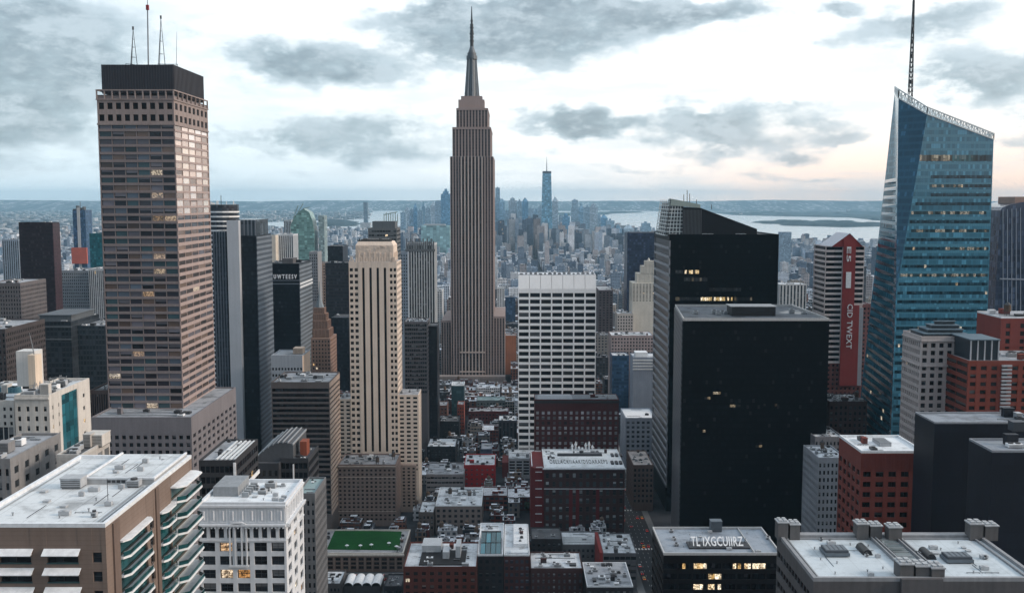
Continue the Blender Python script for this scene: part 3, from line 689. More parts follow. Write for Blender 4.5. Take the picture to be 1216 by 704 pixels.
def white_office():
    Y = 290.0; x0, x1, z = xz(236, 339, 600, Y); yb = 315.0
    wm = wallm('white_terracotta', (.60, .63, .665), .14, .75, .16)
    B = Bld('white_office_building', 'ornate white office building with cornice and a few warmly lit windows, beside the tan hotel', 'building', x0, x1, Y, yb, z, wm, .6, 'FR')
    gl = glassm('office_glass', (.02, .024, .03), .17, .45, (.26, .27, .28), .1, .5, (1.0, .48, .15), .8)
    fa = P(608, 622, Y).z; fb = P(608, 641, Y).z; fh = 17*Y/1200
    B.blank('F', fa, z); B.blank('R', fa, z)
    B.grid('F', fb, fa, 10, 1, gl, .62, .75, .5, 'sash', DSTEEL)
    rows = 9; zb = fb-rows*fh
    B.grid('F', zb, fb, 5, rows, gl, .74, .66, .45, 'four', DSTEEL)
    B.grid('R', zb, fa-.2, 3, rows+1, gl, .52, .6, .45, 'four', DSTEEL)
    B.blank('F', 0, zb); B.blank('R', 0, zb)
    fr, W = B.fr('F'); fr2, W2 = B.fr('R'); D = B.dep
    q = MB()
    for f, w in ((fr, W), (fr2, W2)):
        q.fbox(f, -.0, w, D, D+.9, fa-.45, fa); q.fbox(f, 0, w, D, D+.55, fa-.8, fa-.452)
        q.fbox(f, 0, w, D, D+.45, z-.5, z+.1); q.fbox(f, 0, w, D, D+.25, fb-.3, fb+.1)
        n = int(w/1.1)
        for k in range(n): q.fbox(f, k*w/n+.2, k*w/n+.62, D+.003, D+.8, fa-1.15, fa-.8)
    q.build('cornice', wm, B.root)
    q = MB()                                           # relief panels on the attic
    for f, w, n in ((fr, W, 9), (fr2, W2, 7)):
        for k in range(n):
            a, b = k*w/n+.35, (k+1)*w/n-.35
            q.fbox(f, a, b, D, D+.16, fa+.5, fa+.7); q.fbox(f, a, b, D, D+.16, z-1.1, z-.9); q.fbox(f, a, a+.2, D, D+.16, fa+.702, z-1.102); q.fbox(f, b-.2, b, D, D+.16, fa+.702, z-1.102)
            q.cyl(f.p((a+b)/2, D, 0).x, f.p((a+b)/2, D, 0).y, fa+1.2, z-1.6, .3, 8)
    q.build('relief_panel', wm, B.root)
    ca = P(283, 650, Y).x-x0; q = MB()                 # arched aedicule
    for k in range(8):
        a0, a1 = math.pi*k/8, math.pi*(k+1)/8
        q.bar(fr.p(ca-3.0*math.cos(a0), D+.5, fa-1.0+1.6*math.sin(a0)), fr.p(ca-3.0*math.cos(a1), D+.5, fa-1.0+1.6*math.sin(a1)), .55)
    for s_ in (-2.6, -1.1, .9, 2.3): q.fbox(fr, ca+s_, ca+s_+.45, D, D+.5, fb-7.5, fa-1.1)
    q.fbox(fr, ca-2.9, ca+2.9, D, D+.6, fb-8.1, fb-7.5); q.build('aedicule', wm, B.root)
    B.roof(R_WHITE, 1.0, .7, wm)
    q = MB(); q.box(P(258, 590, 303).x, P(287, 590, 303).x, 299, 312, z+.06, z+3.0); q.build('penthouse', wallm('dull_metal', (.24, .26, .28), .3), B.root)
    q = MB()
    for k in range(5): q.box(P(289, 590, 300).x, P(297, 590, 300).x, 298+k*2.6, 299+k*2.6, z+.06, z+1.5)
    q.build('duct', STEEL, B.root)
    B.unit(P(312, 588, 302).x, 302, z+.06, 2.6, 2.0, 1.3); B.unit(P(319, 588, 305).x, 305, z+.06, 1.2, 1.4, .8); B.unit(P(305, 588, 305).x, 306, z+.06, 1.0, 1.4, 1.1)
    B.bits(14, (P(300, 585, 300).x, x1-1, Y+2, yb-2), z, 8); B.clutter(2, b=(P(300, 585, 306).x, x1-2, 306, 313), z=z, seed=3, pipes=1)
    B.done()
white_office()

def twin_roof_block():
    Y = 230.0; x0, x1, z = xz(966, 1236, 690, Y); yb = Y*450/394
    wm = wallm('grey_stone', (.085, .083, .088), .25, .8, .3)
    B = Bld('grey_flat_roofed_block', 'grey block with pale double roof, chimneys and a skylight strip, bottom right corner', 'building', x0, x1, Y, yb, z, wm, .5, 'FL')
    gl = glassm('dark_office_glass', (.008, .009, .012), .01, .1, (.06, .06, .07), .12, .4)
    B.blank('F', z-3.6, z); B.blank('L', z-3.6, z); B.ribbon('F', z-40, z-3.6, 9, 22, gl, .5, .35); B.ribbon('L', z-40, z-3.6, 9, 12, gl, .5, .4)
    B.blank('F', 0, z-40); B.blank('L', 0, z-40)
    roof = roofm('pale_blue_membrane', (.50, .56, .60), .35, .5, 7.0)
    B.roof(roof, .9, .9, wallm('grey_coping', (.24, .25, .265), .2))
    q = MB(); yk = yb-.9
    q.box(x0+5, x1-2, yb-2.6, yb-1.0, z+.06, z+1.0); q.box(x0+5, x1-2, yb-3.6, yb-3.2, z+.06, z+.5); q.box(x1-2.6, x1-2.2, Y+1, yb-3, z+.06, z+.6); q.box(x0+1.5, x0+1.8, Y+1, yb-3, z+.06, z+.5); q.build('ledge', wallm('grey_coping', (.24, .25, .265), .2), B.root)
    X = lambda px, y: P(px, 238+394*230/y*1.14, y).x
    st = wallm('chimney_stone', (.10, .098, .10), .3)
    def chim(cx, cy, n, h, w=2.6, d=3.2):
        for k in range(n):
            a = cx+(k-(n-1)/2)*(w+.55); hk = h-(.5 if k % 2 else 0)
            q = MB(); q.box(a-w/2, a+w/2, cy-d/2, cy+d/2, z+.06, z+hk); q.box(a-w/2-.2, a+w/2+.2, cy-d/2-.2, cy+d/2+.2, z+hk, z+hk+.3, 1)
            for i in range(2):
                for j in range(2): q.box(a-w/2+.25+i*w*.5, a-w/2+.25+i*w*.5+w*.32, cy-d/2+.25+j*d*.5, cy-d/2+.25+j*d*.5+d*.32, z+hk+.3, z+hk+.75, 1)
            q.build('chimney', [st, UNITM], B.root)
    bk = yb-2.2
    chim(X(935, bk), bk, 2, 4.6); chim(X(1030, bk), bk, 2, 4.2, 3.0); chim(X(1058, bk), bk-1.5, 1, 3.8, 3.4); chim(X(1164, bk), bk-.6, 2, 4.4, 3.4)
    fy = Y+3.0; chim(P(1082, 688, fy).x, fy, 2, 3.6, 3.2, 4.0); chim(P(1108, 692, fy).x, fy-.6, 1, 2.9, 3.0, 4.2)
    q = MB(); a0, a1 = P(1069, 690, Y).x, P(1118, 690, Y).x; q.box(a0, a1, Y-1.0, Y-.01, z-45, z+.9); q.build('pier', wm, B.root)
    # sunken skylight strip between two rails
    sa, sb = X(1040, bk-3), X(1066, bk-3)
    q = MB(); ga, gb = sa+1.0, sb-.6
    for k in range(7):
        y0, y1 = Y+6+k*3.1, Y+6+k*3.1+2.9; q.face([(ga, y0, z+.5), (gb, y0, z+.5), (gb, y1, z+.5), (ga, y1, z+.5)], 0, k*.13, [(0, 0), (1, 0), (1, 1), (0, 1)]); q.box(ga, gb, y1, y1+.2, z+.06, z+.7, 1)
    q.build('skylight', [glassm('skylight_glass', (.12, .15, .16), 0, .6, (.20, .24, .24), .2, .5), STEEL], B.root)
    for a in (sa-.8, sa+.2, sb, sb+1.0):
        q = MB(); q.box(a, a+.35, Y+5, yb-3.7, z+.06, z+.95); q.build('rail', wallm('grey_coping', (.24, .25, .265), .2), B.root)
    for px, py, w, d in ((991, 653, 6.2, 5.2), (1136, 661, 6.6, 4.6)):
        p = G(px, py, z+1); q = MB(); q.box(p.x-w/2, p.x+w/2, p.y-d/2, p.y+d/2, z+.3, z+1.1); q.box(p.x-w/2+.3, p.x+w/2-.3, p.y-d/2+.3, p.y+d/2-.3, z+1.1, z+1.7, 1); q.box(p.x-w/2+.5, p.x+w/2-.5, p.y-d/2+.4, p.y+d/2-.4, z+.05, z+.3, 1)
        for k in range(5): q.box(p.x-w/2+.5+k*w/5.5, p.x-w/2+1.3+k*w/5.5, p.y-d/2+.6, p.y+d/2-.6, z+1.7, z+1.78)
        q.build('cooling_unit', [plainm('unit_blue_grey', (.10, .125, .15), .5), plainm('unit_dark', (.05, .06, .075), .5)], B.root)
    for px, py in ((1026, 650), (1101, 655)):
        p = G(px, py, z+1); q = MB(); n = 10
        for k in range(n):
            t0, t1 = math.pi*k/n, math.pi*(k+1)/n
            q.face([(p.x-1.1*math.cos(t0), p.y-2.8, z+.35+1.1*math.sin(t0)), (p.x-1.1*math.cos(t1), p.y-2.8, z+.35+1.1*math.sin(t1)), (p.x-1.1*math.cos(t1), p.y+2.8, z+.35+1.1*math.sin(t1)), (p.x-1.1*math.cos(t0), p.y+2.8, z+.35+1.1*math.sin(t0))])
        q.face([(p.x-1.1*math.cos(math.pi*k/n), p.y-2.8, z+.35+1.1*math.sin(math.pi*k/n)) for k in range(n+1)]); q.box(p.x-1.2, p.x+1.2, p.y-2.9, p.y+2.9, z+.06, z+.35); q.build('cylinder_tank', plainm('black_tank', (.012, .014, .018), .45), B.root)
    B.bits(16, (x0+3, sa-2, Y+2, yb-5), z, 5); B.bits(14, (sb+2, x1-4, Y+2, yb-5), z, 6)
    for px, py in ((1029, 661), (985, 645), (975, 642), (1170, 664), (1088, 659)):
        p = G(px, py, z); B.unit(p.x, p.y, z+.06, .9, .8, .7)
    B.done()
twin_roof_block()

def sign_roof_block():
    Y = 380.0; x0, x1, z = xz(788, 928, 659, Y); yb = Y*419/387
    wm = plainm('black_granite', (.006, .006, .008), .5, spec=.2)
    B = Bld('dark_block_with_roof_letters', 'black block with white roof lettering and rows of lit windows, bottom right of centre', 'building', x0, x1, Y, yb, z, wm, .4, 'FL')
    gl = glassm('sign_block_glass', (.006, .007, .01), .02, .1, (.05, .05, .06), .2, .2)
    lit = glassm('sign_block_lit', (.02, .02, .02), .80, .1, (.06, .05, .04), .2, .3, (1.0, .60, .20), 1.15)
    fr, W = B.fr('F'); fh = 4.15
    B.blank('F', z-3.2, z); B.blank('L', z-3.2, z)
    for j in range(6):
        zb = z-3.2-(j+1)*fh; B.W.fbox(fr, 0, W, 0, B.dep, zb, zb+1.9)
        for k in range(8):
            g = lit if (j, k) in ((0, 2), (0, 5), (0, 6), (2, 2), (2, 3), (1, 3)) else gl
            B.window(fr, k*W/8+.3, zb+1.9, W/8-.6, fh-1.9, g, name='window_band', nu=4); B.W.fbox(fr, k*W/8-.3, k*W/8+.3, 0, B.dep-.05, zb+1.9, zb+fh)
    B.W.fbox(fr, 0, W, 0, B.dep, 0, z-3.2-6*fh); B.ribbon('L', z-40, z-3.2, 9, 10, gl, .5, .3); B.blank('L', 0, z-40)
    B.roof(roofm('blue_grey_deck', (.28, .32, .37), .5, .5, 4.0), 1.0, .5, plainm('pale_metal_coping', (.42, .42, .42), .4))
    p0, p1 = G(818, 651, z), G(890, 651, z); q = MB(); q.box(p0.x, p1.x, p0.y-.8, p0.y+6.5, z+.06, z+.7); sb = q.build('sign_plinth', plainm('plinth_dark', (.03, .033, .04), .6), B.root)
    me = letters('TL IXGCUIIRZ', (p1.x-p0.x)*.86, 3.9, plainm('sign_white', (.78, .80, .82), .5), .18, .05)
    o = bpy.data.objects.new('sign_lettering', me); COL.objects.link(o); o.parent = B.root; o.rotation_euler = (R(55), 0, 0); o.location = Vector((p0.x+1.0, p0.y+.2, z+.9))-B.root.location
    q = MB()
    for k in range(12): t = p0.x+1+k*(p1.x-p0.x-2)/11; q.bar((t, p0.y+4.2, z+.7), (t, p0.y+2.4, z+3.6), .12)
    q.build('sign_brace', DSTEEL, B.root)
    p = G(851, 632, z); B.unit(p.x, yb-2.4, z+.06, 4.6, 3.4, 4.4, plainm('unit_blue_grey', (.10, .125, .15), .5), 'bulkhead', 1)
    q = MB(); a = G(884, 640, z); q.box(a.x-.15, a.x+.15, Y+.6, yb-.6, z+.06, z+.8); q.build('roof_divider', plainm('pale_metal_coping', (.42, .42, .42), .4), B.root)
    B.bits(14, (x0+2, x1-2, Y+2, yb-2), z, 9)
    for px, py in ((797, 632), (800, 641), (803, 648), (912, 640)): p = G(px, py, z); B.unit(p.x, p.y, z+.06, 1.8, 1.4, 1.1)
    B.done()
sign_roof_block()

def cream_tower_left():
    Y = 330.0; x0, x1, z = xz(17, 58, 472, Y); yb = backY(58, 107, Y)
    wm = wallm('cream_render', (.52, .50, .47), .2, .8, .35)
    B = Bld('cream_apartment_house', 'cream white apartment house with a blue glass strip and cluttered rooftop, left edge', 'building', x0, x1, Y, yb, z, wm, .35, 'FR')
    gl = glassm('flat_glass', (.02, .025, .03), .03, .4, (.25, .26, .27), .12, .5)
    zb = P(608, 560, Y).z
    B.grid('F', zb, z-2.2, 4, 7, gl, .36, .5, .5, 'sash', DSTEEL); B.blank('F', z-2.2, z)
    B.grid('F', zb-22, zb-1, 4, 5, gl, .36, .5, .5, 'sash', DSTEEL); B.blank('F', zb-1, zb, d=.3); B.blank('F', 0, zb-22)
    W2 = yb-Y-.35; s0, s1 = backY(58, 73, Y)-Y-.35, backY(58, 92, Y)-Y-.35
    B.grid('R', zb, z-2.2, 2, 7, gl, .18, .4, .5, None, None, 0, s0); B.blank('R', z-2.2, z, a1=s0); B.blank('R', 0, zb, a1=s0)
    B.grid('R', zb, z-2.2, 1, 5, gl, .16, .3, .5, None, None, s1, W2); B.blank('R', z-2.2, z, a0=s1); B.blank('R', 0, zb, a0=s1)
    fr, _ = B.fr('R'); tg = glassm('teal_strip_glass', (.018, .10, .13), .0, .5, (.03, .15, .19), .12, .6)
    for j in range(12): B.window(fr, s0+.05, z-1-(j+1)*3.4, s1-s0-.1, 3.4, tg, name='glass_strip', nu=4, d=.1)
    B.W.fbox(fr, s0, s1, 0, .3, 0, z-1-12*3.4); B.W.fbox(fr, s0, s1, 0, .3, z-1, z)
    fr, W = B.fr('F'); q = MB(); q.fbox(fr, 0, W, B.dep, B.dep+.5, z-.6, z); q.build('cornice', wm, B.root)
    B.roof(R_PALE, .9, .4)
    sx0, sx1, sz = xz(22, 44, 416, Y+22); q = MB(); q.box(sx0, sx1, Y+20, Y+26, z+.06, sz); q.build('stair_tower', wallm('pale_panel', (.56, .56, .55), .15), B.root)
    a, b, _ = xz(36, 46, 420, Y+17); q = MB(); q.prism([(a, Y+15), (b-.5, Y+15), (b, Y+19), (a, Y+19)], z+.06, sz-.6); q.build('flue_stack', wallm('warm_render', (.62, .52, .42), .15), B.root)
    q = MB(); p = P(41, 414, Y+17); q.bar((p.x, Y+17, sz-2), (p.x-1.5, Y+17, P(38, 395, Y+17).z), .35, 0, .1); q.build('mast', STEEL, B.root)
    q = MB(); g = random.Random(4)
    for k in range(26):
        x, y = g.uniform(x0+1, x1-2), g.uniform(Y+4, Y+30); h = g.uniform(1, 3.2); q.bar((x, y, z+.06), (x+g.uniform(-.6, .6), y, z+h), .16)
        if k % 2: q.bar((x, y, z+h*.8), (x+g.uniform(-4, 4), y+g.uniform(-2, 2), z+h*.6), .13)
    q.build('pipework', STEEL, B.root)
    for k in range(5): B.unit(x0+2.0+k*2.0, Y+8+(k % 2)*5, z+.06, 1.8, 2.6, 1.1+.3*(k % 3), UNITM)
    B.clutter(6, seed=12, pipes=4)
    B.done()
    # lower wing towards the left edge
    a, b, zz = xz(-60, 17, 478, Y+12)
    B = Bld('cream_wing_building', 'cream wing with blue roof tanks and a black glazed lower front, at the left edge', 'building', a, b-.2, Y+12, Y+50, zz, wm, .35, 'F')
    zc = P(608, 507, Y+12).z
    B.grid('F', zc, zz-1, 10, 3, gl, .4, .5, .5); B.blank('F', zz-1, zz); B.ribbon('F', zc-26, zc, 3, 12, gl, .86, .3); B.blank('F', 0, zc-26); B.roof(R_PALE, .8, .4)
    q = MB()
    for k in range(5):
        x = P(4+k*4, 463, Y+30).x; q.cyl(x, Y+30, zz+.06, zz+2.2, 1.5, 12, 0)
    q.build('roof_tank', plainm('blue_tank', (.05, .13, .17), .5), B.root)
    B.clutter(6, seed=31, pipes=3); B.done()
    # small annexe with its own parapet roof
    Y2 = 268.0; a, b, zz = xz(67, 97, 543, Y2); y2 = backY(97, 131, Y2)
    B = Bld('small_cream_annexe', 'small cream annexe with weedy dark roof, between the tan hotel and the cream apartment house', 'building', a, b, Y2, y2, zz, wallm('grey_cream_render', (.40, .385, .365), .2), .3, 'FR')
    B.grid('F', zz-6.5, zz-1, 2, 1, gl, .3, .4, .5, 'sash', DSTEEL, skip=lambda k, j: k == 1); B.blank('F', zz-1, zz); B.blank('F', 0, zz-6.5)
    B.grid('R', zz-5.5, zz-1, 2, 1, gl, .7, .75, .5, None, None, (y2-Y2)*.5); B.blank('R', 0, zz-1, a1=(y2-Y2)*.5); B.blank('R', zz-1, zz); B.blank('R', 0, zz-5.5, a0=(y2-Y2)*.5)
    B.roof(R_DARK, .8, .5, wallm('pale_coping', (.45, .44, .42), .2)); B.clutter(5, seed=8, pipes=2); B.unit((a+b)/2+2, y2-5, zz, 5, 6, 3.4, wm, 'bulkhead', 1)
    B.done()
    # corner of a grey house at the very left, below
    a, b, zz = xz(-40, 12, 548, 262)
    B = Bld('grey_stone_house', 'grey stone house below the cream wing, cut off by the left edge', 'building', a, b, 262, 292, zz, wallm('dull_grey_stone', (.20, .20, .205), .3), .3, 'FR')
    B.grid('F', zz-24, zz-1, 6, 6, gl, .45, .5, .5, 'sash', DSTEEL); B.grid('R', zz-24, zz-1, 5, 6, gl, .4, .5, .5); B.blank('F', zz-1, zz); B.blank('R', zz-1, zz); B.blank('F', 0, zz-24); B.blank('R', 0, zz-24); B.roof(R_GREY, .8); B.clutter(3, seed=77); B.done()
cream_tower_left()
# ------------------------------------------------------------ towers of the middle distance
def bronze_tower():
    Y = 600.0; x0, x1, _ = xz(116, 207, 147, Y); zt = P(608, 113, Y).z; z0 = P(608, 496, Y).z; yb = backY(207, 247, Y)
    wm = wallm('bronze_spandrel', (.205, .170, .168), .2, .6, .2, .4)
    B = Bld('bronze_banded_tower', 'tall bronze brown office tower with banded windows and dark ribbed crown, left', 'tower', x0, x1, Y, yb, zt, wm, .6, 'FR', z0=z0)
    gl = glassm('bronze_glass', (.020, .019, .025), .055, .5, (.22, .21, .24), .14, .6, (1.0, .62, .34), .42, tints=((.09, .115, .15), (.15, .105, .085), (.045, .085, .10), (.13, .125, .15)))
    glr = glassm('bronze_glass_side', (.85, .69, .61), .0, .12, (.34, .28, .26), .22, .6, (1.0, .66, .34), .6, metal=.75)  # bright pinkish panes: the reflected sky glow is helped by their colour
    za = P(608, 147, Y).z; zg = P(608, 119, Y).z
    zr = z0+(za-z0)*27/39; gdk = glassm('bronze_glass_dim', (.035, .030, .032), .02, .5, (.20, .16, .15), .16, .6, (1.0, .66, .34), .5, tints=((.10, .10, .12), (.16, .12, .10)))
    sm_ = wallm('bronze_painted_sunlit', (.34, .268, .252), .15, .6, .15, .4)  # lighter copy of the front spandrel: sunlight on the side put into colour
    B.ribbon('F', z0, za, 39, 6, gl, .66, .5); B.ribbon('R', z0, zr, 27, 5, gdk, .56, .5, m=sm_); B.ribbon('R', zr, za, 12, 5, glr, .72, .5, m=wallm('bronze_painted_sunlit', (.34, .268, .252), .15, .6, .15, .4))
    pan = wallm('precast_panel', (.27, .225, .215), .2)
    dk = glassm('vent_dark', (.006, .006, .008), 0, .1, (.05, .05, .05), .5, .2)
    B.grid('F', za, zg, 9, 2, dk, .62, .55, .5, m=pan); B.grid('R', za, zg, 8, 2, dk, .6, .55, .5, m=pan)
    q = MB(); q.box(x0-.5, x1+.5, Y-.5, yb+.5, zg, zg+.7); q.box(x0-.35, x1+.35, Y-.35, yb+.35, za-.8, za+.2); q.build('cornice', pan, B.root)
    q = MB(); zc = P(608, 108.5, Y).z; n = 10
    for k in range(n+1): x = x0+(x1-x0)*k/n; q.box(x-.35, x+.35, Y-.3, Y+.5, zg+.7, zc+.3)
    for k in range(1, 9): y = Y+(yb-Y)*k/8; q.box(x1-.5, x1+.3, y-.35, y+.35, zg+.7, zc+.3)
    q.box(x0-.4, x1+.4, Y-.4, Y+.6, zc+.3, zc+1.0); q.box(x1-.6, x1+.4, Y+.6, yb, zc+.3, zc+1.0); q.box(x0-.4, x0+.6, Y+.6, yb, zc+.3, zc+1.0); q.build('colonnade', pan, B.root)
    cx0, cx1, cz = xz(120, 201, 77, Y+4); q = MB(); y2 = Y+(yb-Y)*.93; q.box(cx0, cx1+2.5, Y+4, y2, zc-1, cz)
    for k in range(27): x = cx0+(cx1+2.5-cx0)*(k+.5)/27; q.box(x-.28, x+.28, Y+3.7, Y+4, zc-1, cz-.1)
    for k in range(24): y = Y+4+(y2-Y-4)*(k+.5)/24; q.box(cx1+2.5, cx1+2.8, y-.28, y+.28, zc-1, cz-.1)
    q.build('crown', wallm('crown_metal', (.033, .033, .042), .12, .55, .08, .4), B.root)
    def tripod(px, pt, Yt):
        c = P(px, 75, Yt); t = P(px, pt, Yt); q = MB()
        for a in range(3):
            d = Vector((math.cos(a*2.094+.5)*2.6, math.sin(a*2.094+.5)*2.6, 0)); q.bar(Vector((c.x, Yt, cz))+d, t, .34, 0, .2)
        for h in (.3, .55, .75):
            for a in range(3):
                d0 = Vector((math.cos(a*2.094+.5), math.sin(a*2.094+.5), 0))*2.6*(1-h); d1 = Vector((math.cos(a*2.094+2.594), math.sin(a*2.094+2.594), 0))*2.6*(1-h); o = Vector((c.x, Yt, cz)).lerp(t, h); q.bar(o+d0, o+d1, .16)
        q.cyl(t.x, Yt, t.z-.4, t.z+1.6, .55, 8); q.build('tripod_mast', DSTEEL, B.root)
    tripod(158, 35, 625); tripod(191, 22, 625)
    q = MB(); b = P(176, 75, 630); t = P(175, -6, 630); m_ = b.lerp(t, .8); q.bar((b.x, 630, cz), m_, .7, 0, .6); q.bar(m_, t, .45, 0, .2); q.box(m_.x-.8, m_.x+.8, 629.3, 630.7, m_.z-1, m_.z+2, 1); q.build('flagpole_mast', [STEEL, plainm('red_lamp', (.25, .02, .02), .5)], B.root)
    q = MB(); b = P(209, 75, 625); q.bar((b.x, 625, cz), P(210, 38, 625), .3, 0, .15); q.build('whip_antenna', STEEL, B.root)
    q = MB(); a = P(185, 75, 618); q.bar((a.x-18, 618, cz), (a.x-18, 618, cz+2.5), .25); q.bar((a.x-18, 618, cz+2.5), (a.x-4, 618, cz+.6), .25); q.bar((a.x+1, 618, cz+2.2), (a.x+13, 618, cz+2.0), .25); q.bar((a.x+13, 618, cz), (a.x+13, 618, cz+2.2), .25); q.build('roof_rail', DSTEEL, B.root)
    B.roof(R_DARK, 0)
    B.done()
    # its podium
    Yp = 572.0; a, b, zz = xz(108, 227, 497, Yp); y2 = backY(227, 281, Yp)
    wp = wallm('podium_concrete', (.175, .165, .178), .2, .85, .2)
    B = Bld('concrete_podium_block', 'grey concrete block with small square windows, under the bronze brown tower', 'building', a, b, Yp, y2, zz, wp, .7, 'FR')
    gd = glassm('podium_glass', (.010, .011, .015), .01, .2, (.12, .12, .13), .15, .4)
    h = 9.2*Yp/1200; t = zz-3.2*h/1.6
    B.grid('F', t-7*h, t, 14, 7, gd, .56, .52, .5); B.blank('F', t, zz); B.blank('F', 0, t-7*h)
    B.grid('R', t-7*h, t, 10, 7, gd, .56, .52, .5); B.blank('R', t, zz); B.blank('R', 0, t-7*h)
    B.roof(R_GREY, .9, .6); B.clutter(5, b=(a, b, Yp+1, Yp+22), seed=5, pipes=3); B.done()
bronze_tower()

def slab_with_fin():
    Y = 850.0; x0, x1, z = xz(266, 304, 281, Y); yb = backY(304, 322, Y)
    B = Bld('dark_slab_with_pale_fin', 'dark slab tower with pale vertical fin on its left, right of the bronze brown tower', 'tower', x0, x1, Y, yb, z, curtainm('slab_dark_glass', (.010, .013, .019), (.008, .010, .014), 4, 2, .3, .0, .05, .3, .2), 0, '')
    B.mats.append(DARK)
    rib = curtainm('slab_side_ribs', (.05, .065, .085), (.13, .155, .185), 4.3, 60, .5, 0, 0, .5, .3, 0, var=.2)
    q = MB(); q.box(x1+.003, x1+.5, Y+.5, yb, 0, z-.3); q.build('side_wall', rib, B.root)
    a, b, zf = xz(269, 283, 262, Y-6); q = MB(); q.box(a, b, Y-6, Y-.01, 0, zf); q.build('fin', wallm('pale_stone_fin', (.42, .45, .49), .1, .7, .15), B.root)
    a, b, zl = xz(252, 268.5, 275, Y-2); q = MB(); q.box(a, b, Y-2, Y+30, 0, zl)
    for k in range(5): x = a+(b-a)*(k+.3)/5; q.box(x, x+.8, Y-2.4, Y-2, 0, zl-.1, 1)
    q.build('ribbed_wing', [curtainm('wing_glass', (.03, .04, .055), (.02, .027, .035), 4, 2.2, .3, .003), plainm('wing_rib', (.12, .14, .17), .5)], B.root)
    a, b, zc = xz(281, 303, 261, Y+3); q = MB(); q.box(a, b, Y+3, yb-6, z, zc)
    for k in range(6): x = a+(b-a)*k/5; q.box(x-.5, x+.5, Y+2.4, Y+3, z, zc-.1, 1)
    q.build('crown', [curtainm('crown_glass', (.05, .065, .08), (.04, .05, .06), 20, 5, .1, 0), plainm('wing_rib', (.12, .14, .17), .5)], B.root)
    B.roof(R_DARK, .8); B.done()
slab_with_fin()

def striped_round_tower():
    Y = 1000.0; c = P(265, 243, Y+14); zt = c.z; r = 15.8; q = MB(); w = MB()
    pl = lambda rr: [(c.x+rr*math.cos(t*math.pi/8+.2), Y+14+rr*.9*math.sin(t*math.pi/8+.2)) for t in range(16)]
    t = thing('white_banded_tower', 'slim round-cornered tower with white floor bands, peeking out right of the bronze brown tower', 'tower', (c.x, Y+14, 0))
    w.prism(pl(r-.6), 0, zt, 0); w.build('wall', curtainm('band_tower_glass', (.03, .035, .045), (.02, .02, .03), 4.2, 2, .2, .01), t)
    n = 48
    for k in range(n): zz = zt-8-k*4.6; q = MB(); q.prism(pl(r), zz, zz+1.5); q.build('floor_band', WHITE, t)
    q = MB(); g = random.Random(2)
    for k in range(14): a = g.uniform(0, 6.28); x, y = c.x+r*.75*math.cos(a), Y+14+r*.7*math.sin(a); q.bar((x, y, zt-7), (x, y, zt+g.uniform(.5, 4)), .7)
    q.prism(pl(r*.8), zt-1.5, zt-.6); q.build('crown_frame', WHITE, t)
    q = MB(); q.bar((c.x-2, Y+14, zt), (c.x-2, Y+14, zt+9), .5); q.build('mast', DSTEEL, t)
striped_round_tower()

def lettered_black():
    Y = 1000.0; x0, x1, z = xz(319, 355, 314, Y); yb = backY(355, 370, Y)
    B = Bld('black_tower_with_letters', 'black slab tower with pale lettering near its top, left of the tan stepped tower', 'tower', x0, x1, Y, yb, z, curtainm('letter_tower_black', (.006, .007, .011), (.004, .005, .008), 4, 2, .4, .001, .04, .35, .15), 0, '')
    side = curtainm('letter_tower_side', (.07, .085, .10), (.17, .20, .235), 4.2, 80, .45, 0, 0, .5, .3, 0, var=.2)
    q = MB(); q.box(x1+.003, x1+.5, Y+.4, yb, 0, z-.2); q.build('side_wall', side, B.root)
    for k, c in ((0, (.5, .55, .6)), (1, (.5, .55, .6))): q = MB(); zz = P(608, 337+k*4, Y).z; q.box(x1+.51, x1+.9, Y+.4, yb, zz-1.2, zz+.7); q.build('white_band', plainm('pale_band', (.6, .63, .66), .5), B.root)
    for k in range(2): q = MB(); zz = P(608, 333+k*4, Y).z; q.box(x0, x1, Y-.3, Y-.003, zz-.5, zz+.5); q.build('grey_band', plainm('dim_band', (.10, .12, .15), .5), B.root)
    a, b = P(320.5, 330, Y), P(352.5, 330, Y); me = letters('NUWTEESV', b.x-a.x, 4.4, plainm('tower_letter', (.78, .80, .84), .5), .3, .10, 1.6)
    o = bpy.data.objects.new('lettering', me); COL.objects.link(o); o.parent = B.root; o.rotation_euler = (math.pi/2, 0, 0); o.location = Vector((a.x, Y-.35, a.z-.9))-B.root.location
    B.roof(R_DARK, .9); B.clutter(4, seed=6); a, b, zz = xz(336, 349, 309, Y+20); q = MB(); q.box(a, b, Y+15, Y+35, z, zz+2); q.build('bulkhead', wallm('grey_stone', (.085, .083, .088)), B.root); B.done()
lettered_black()

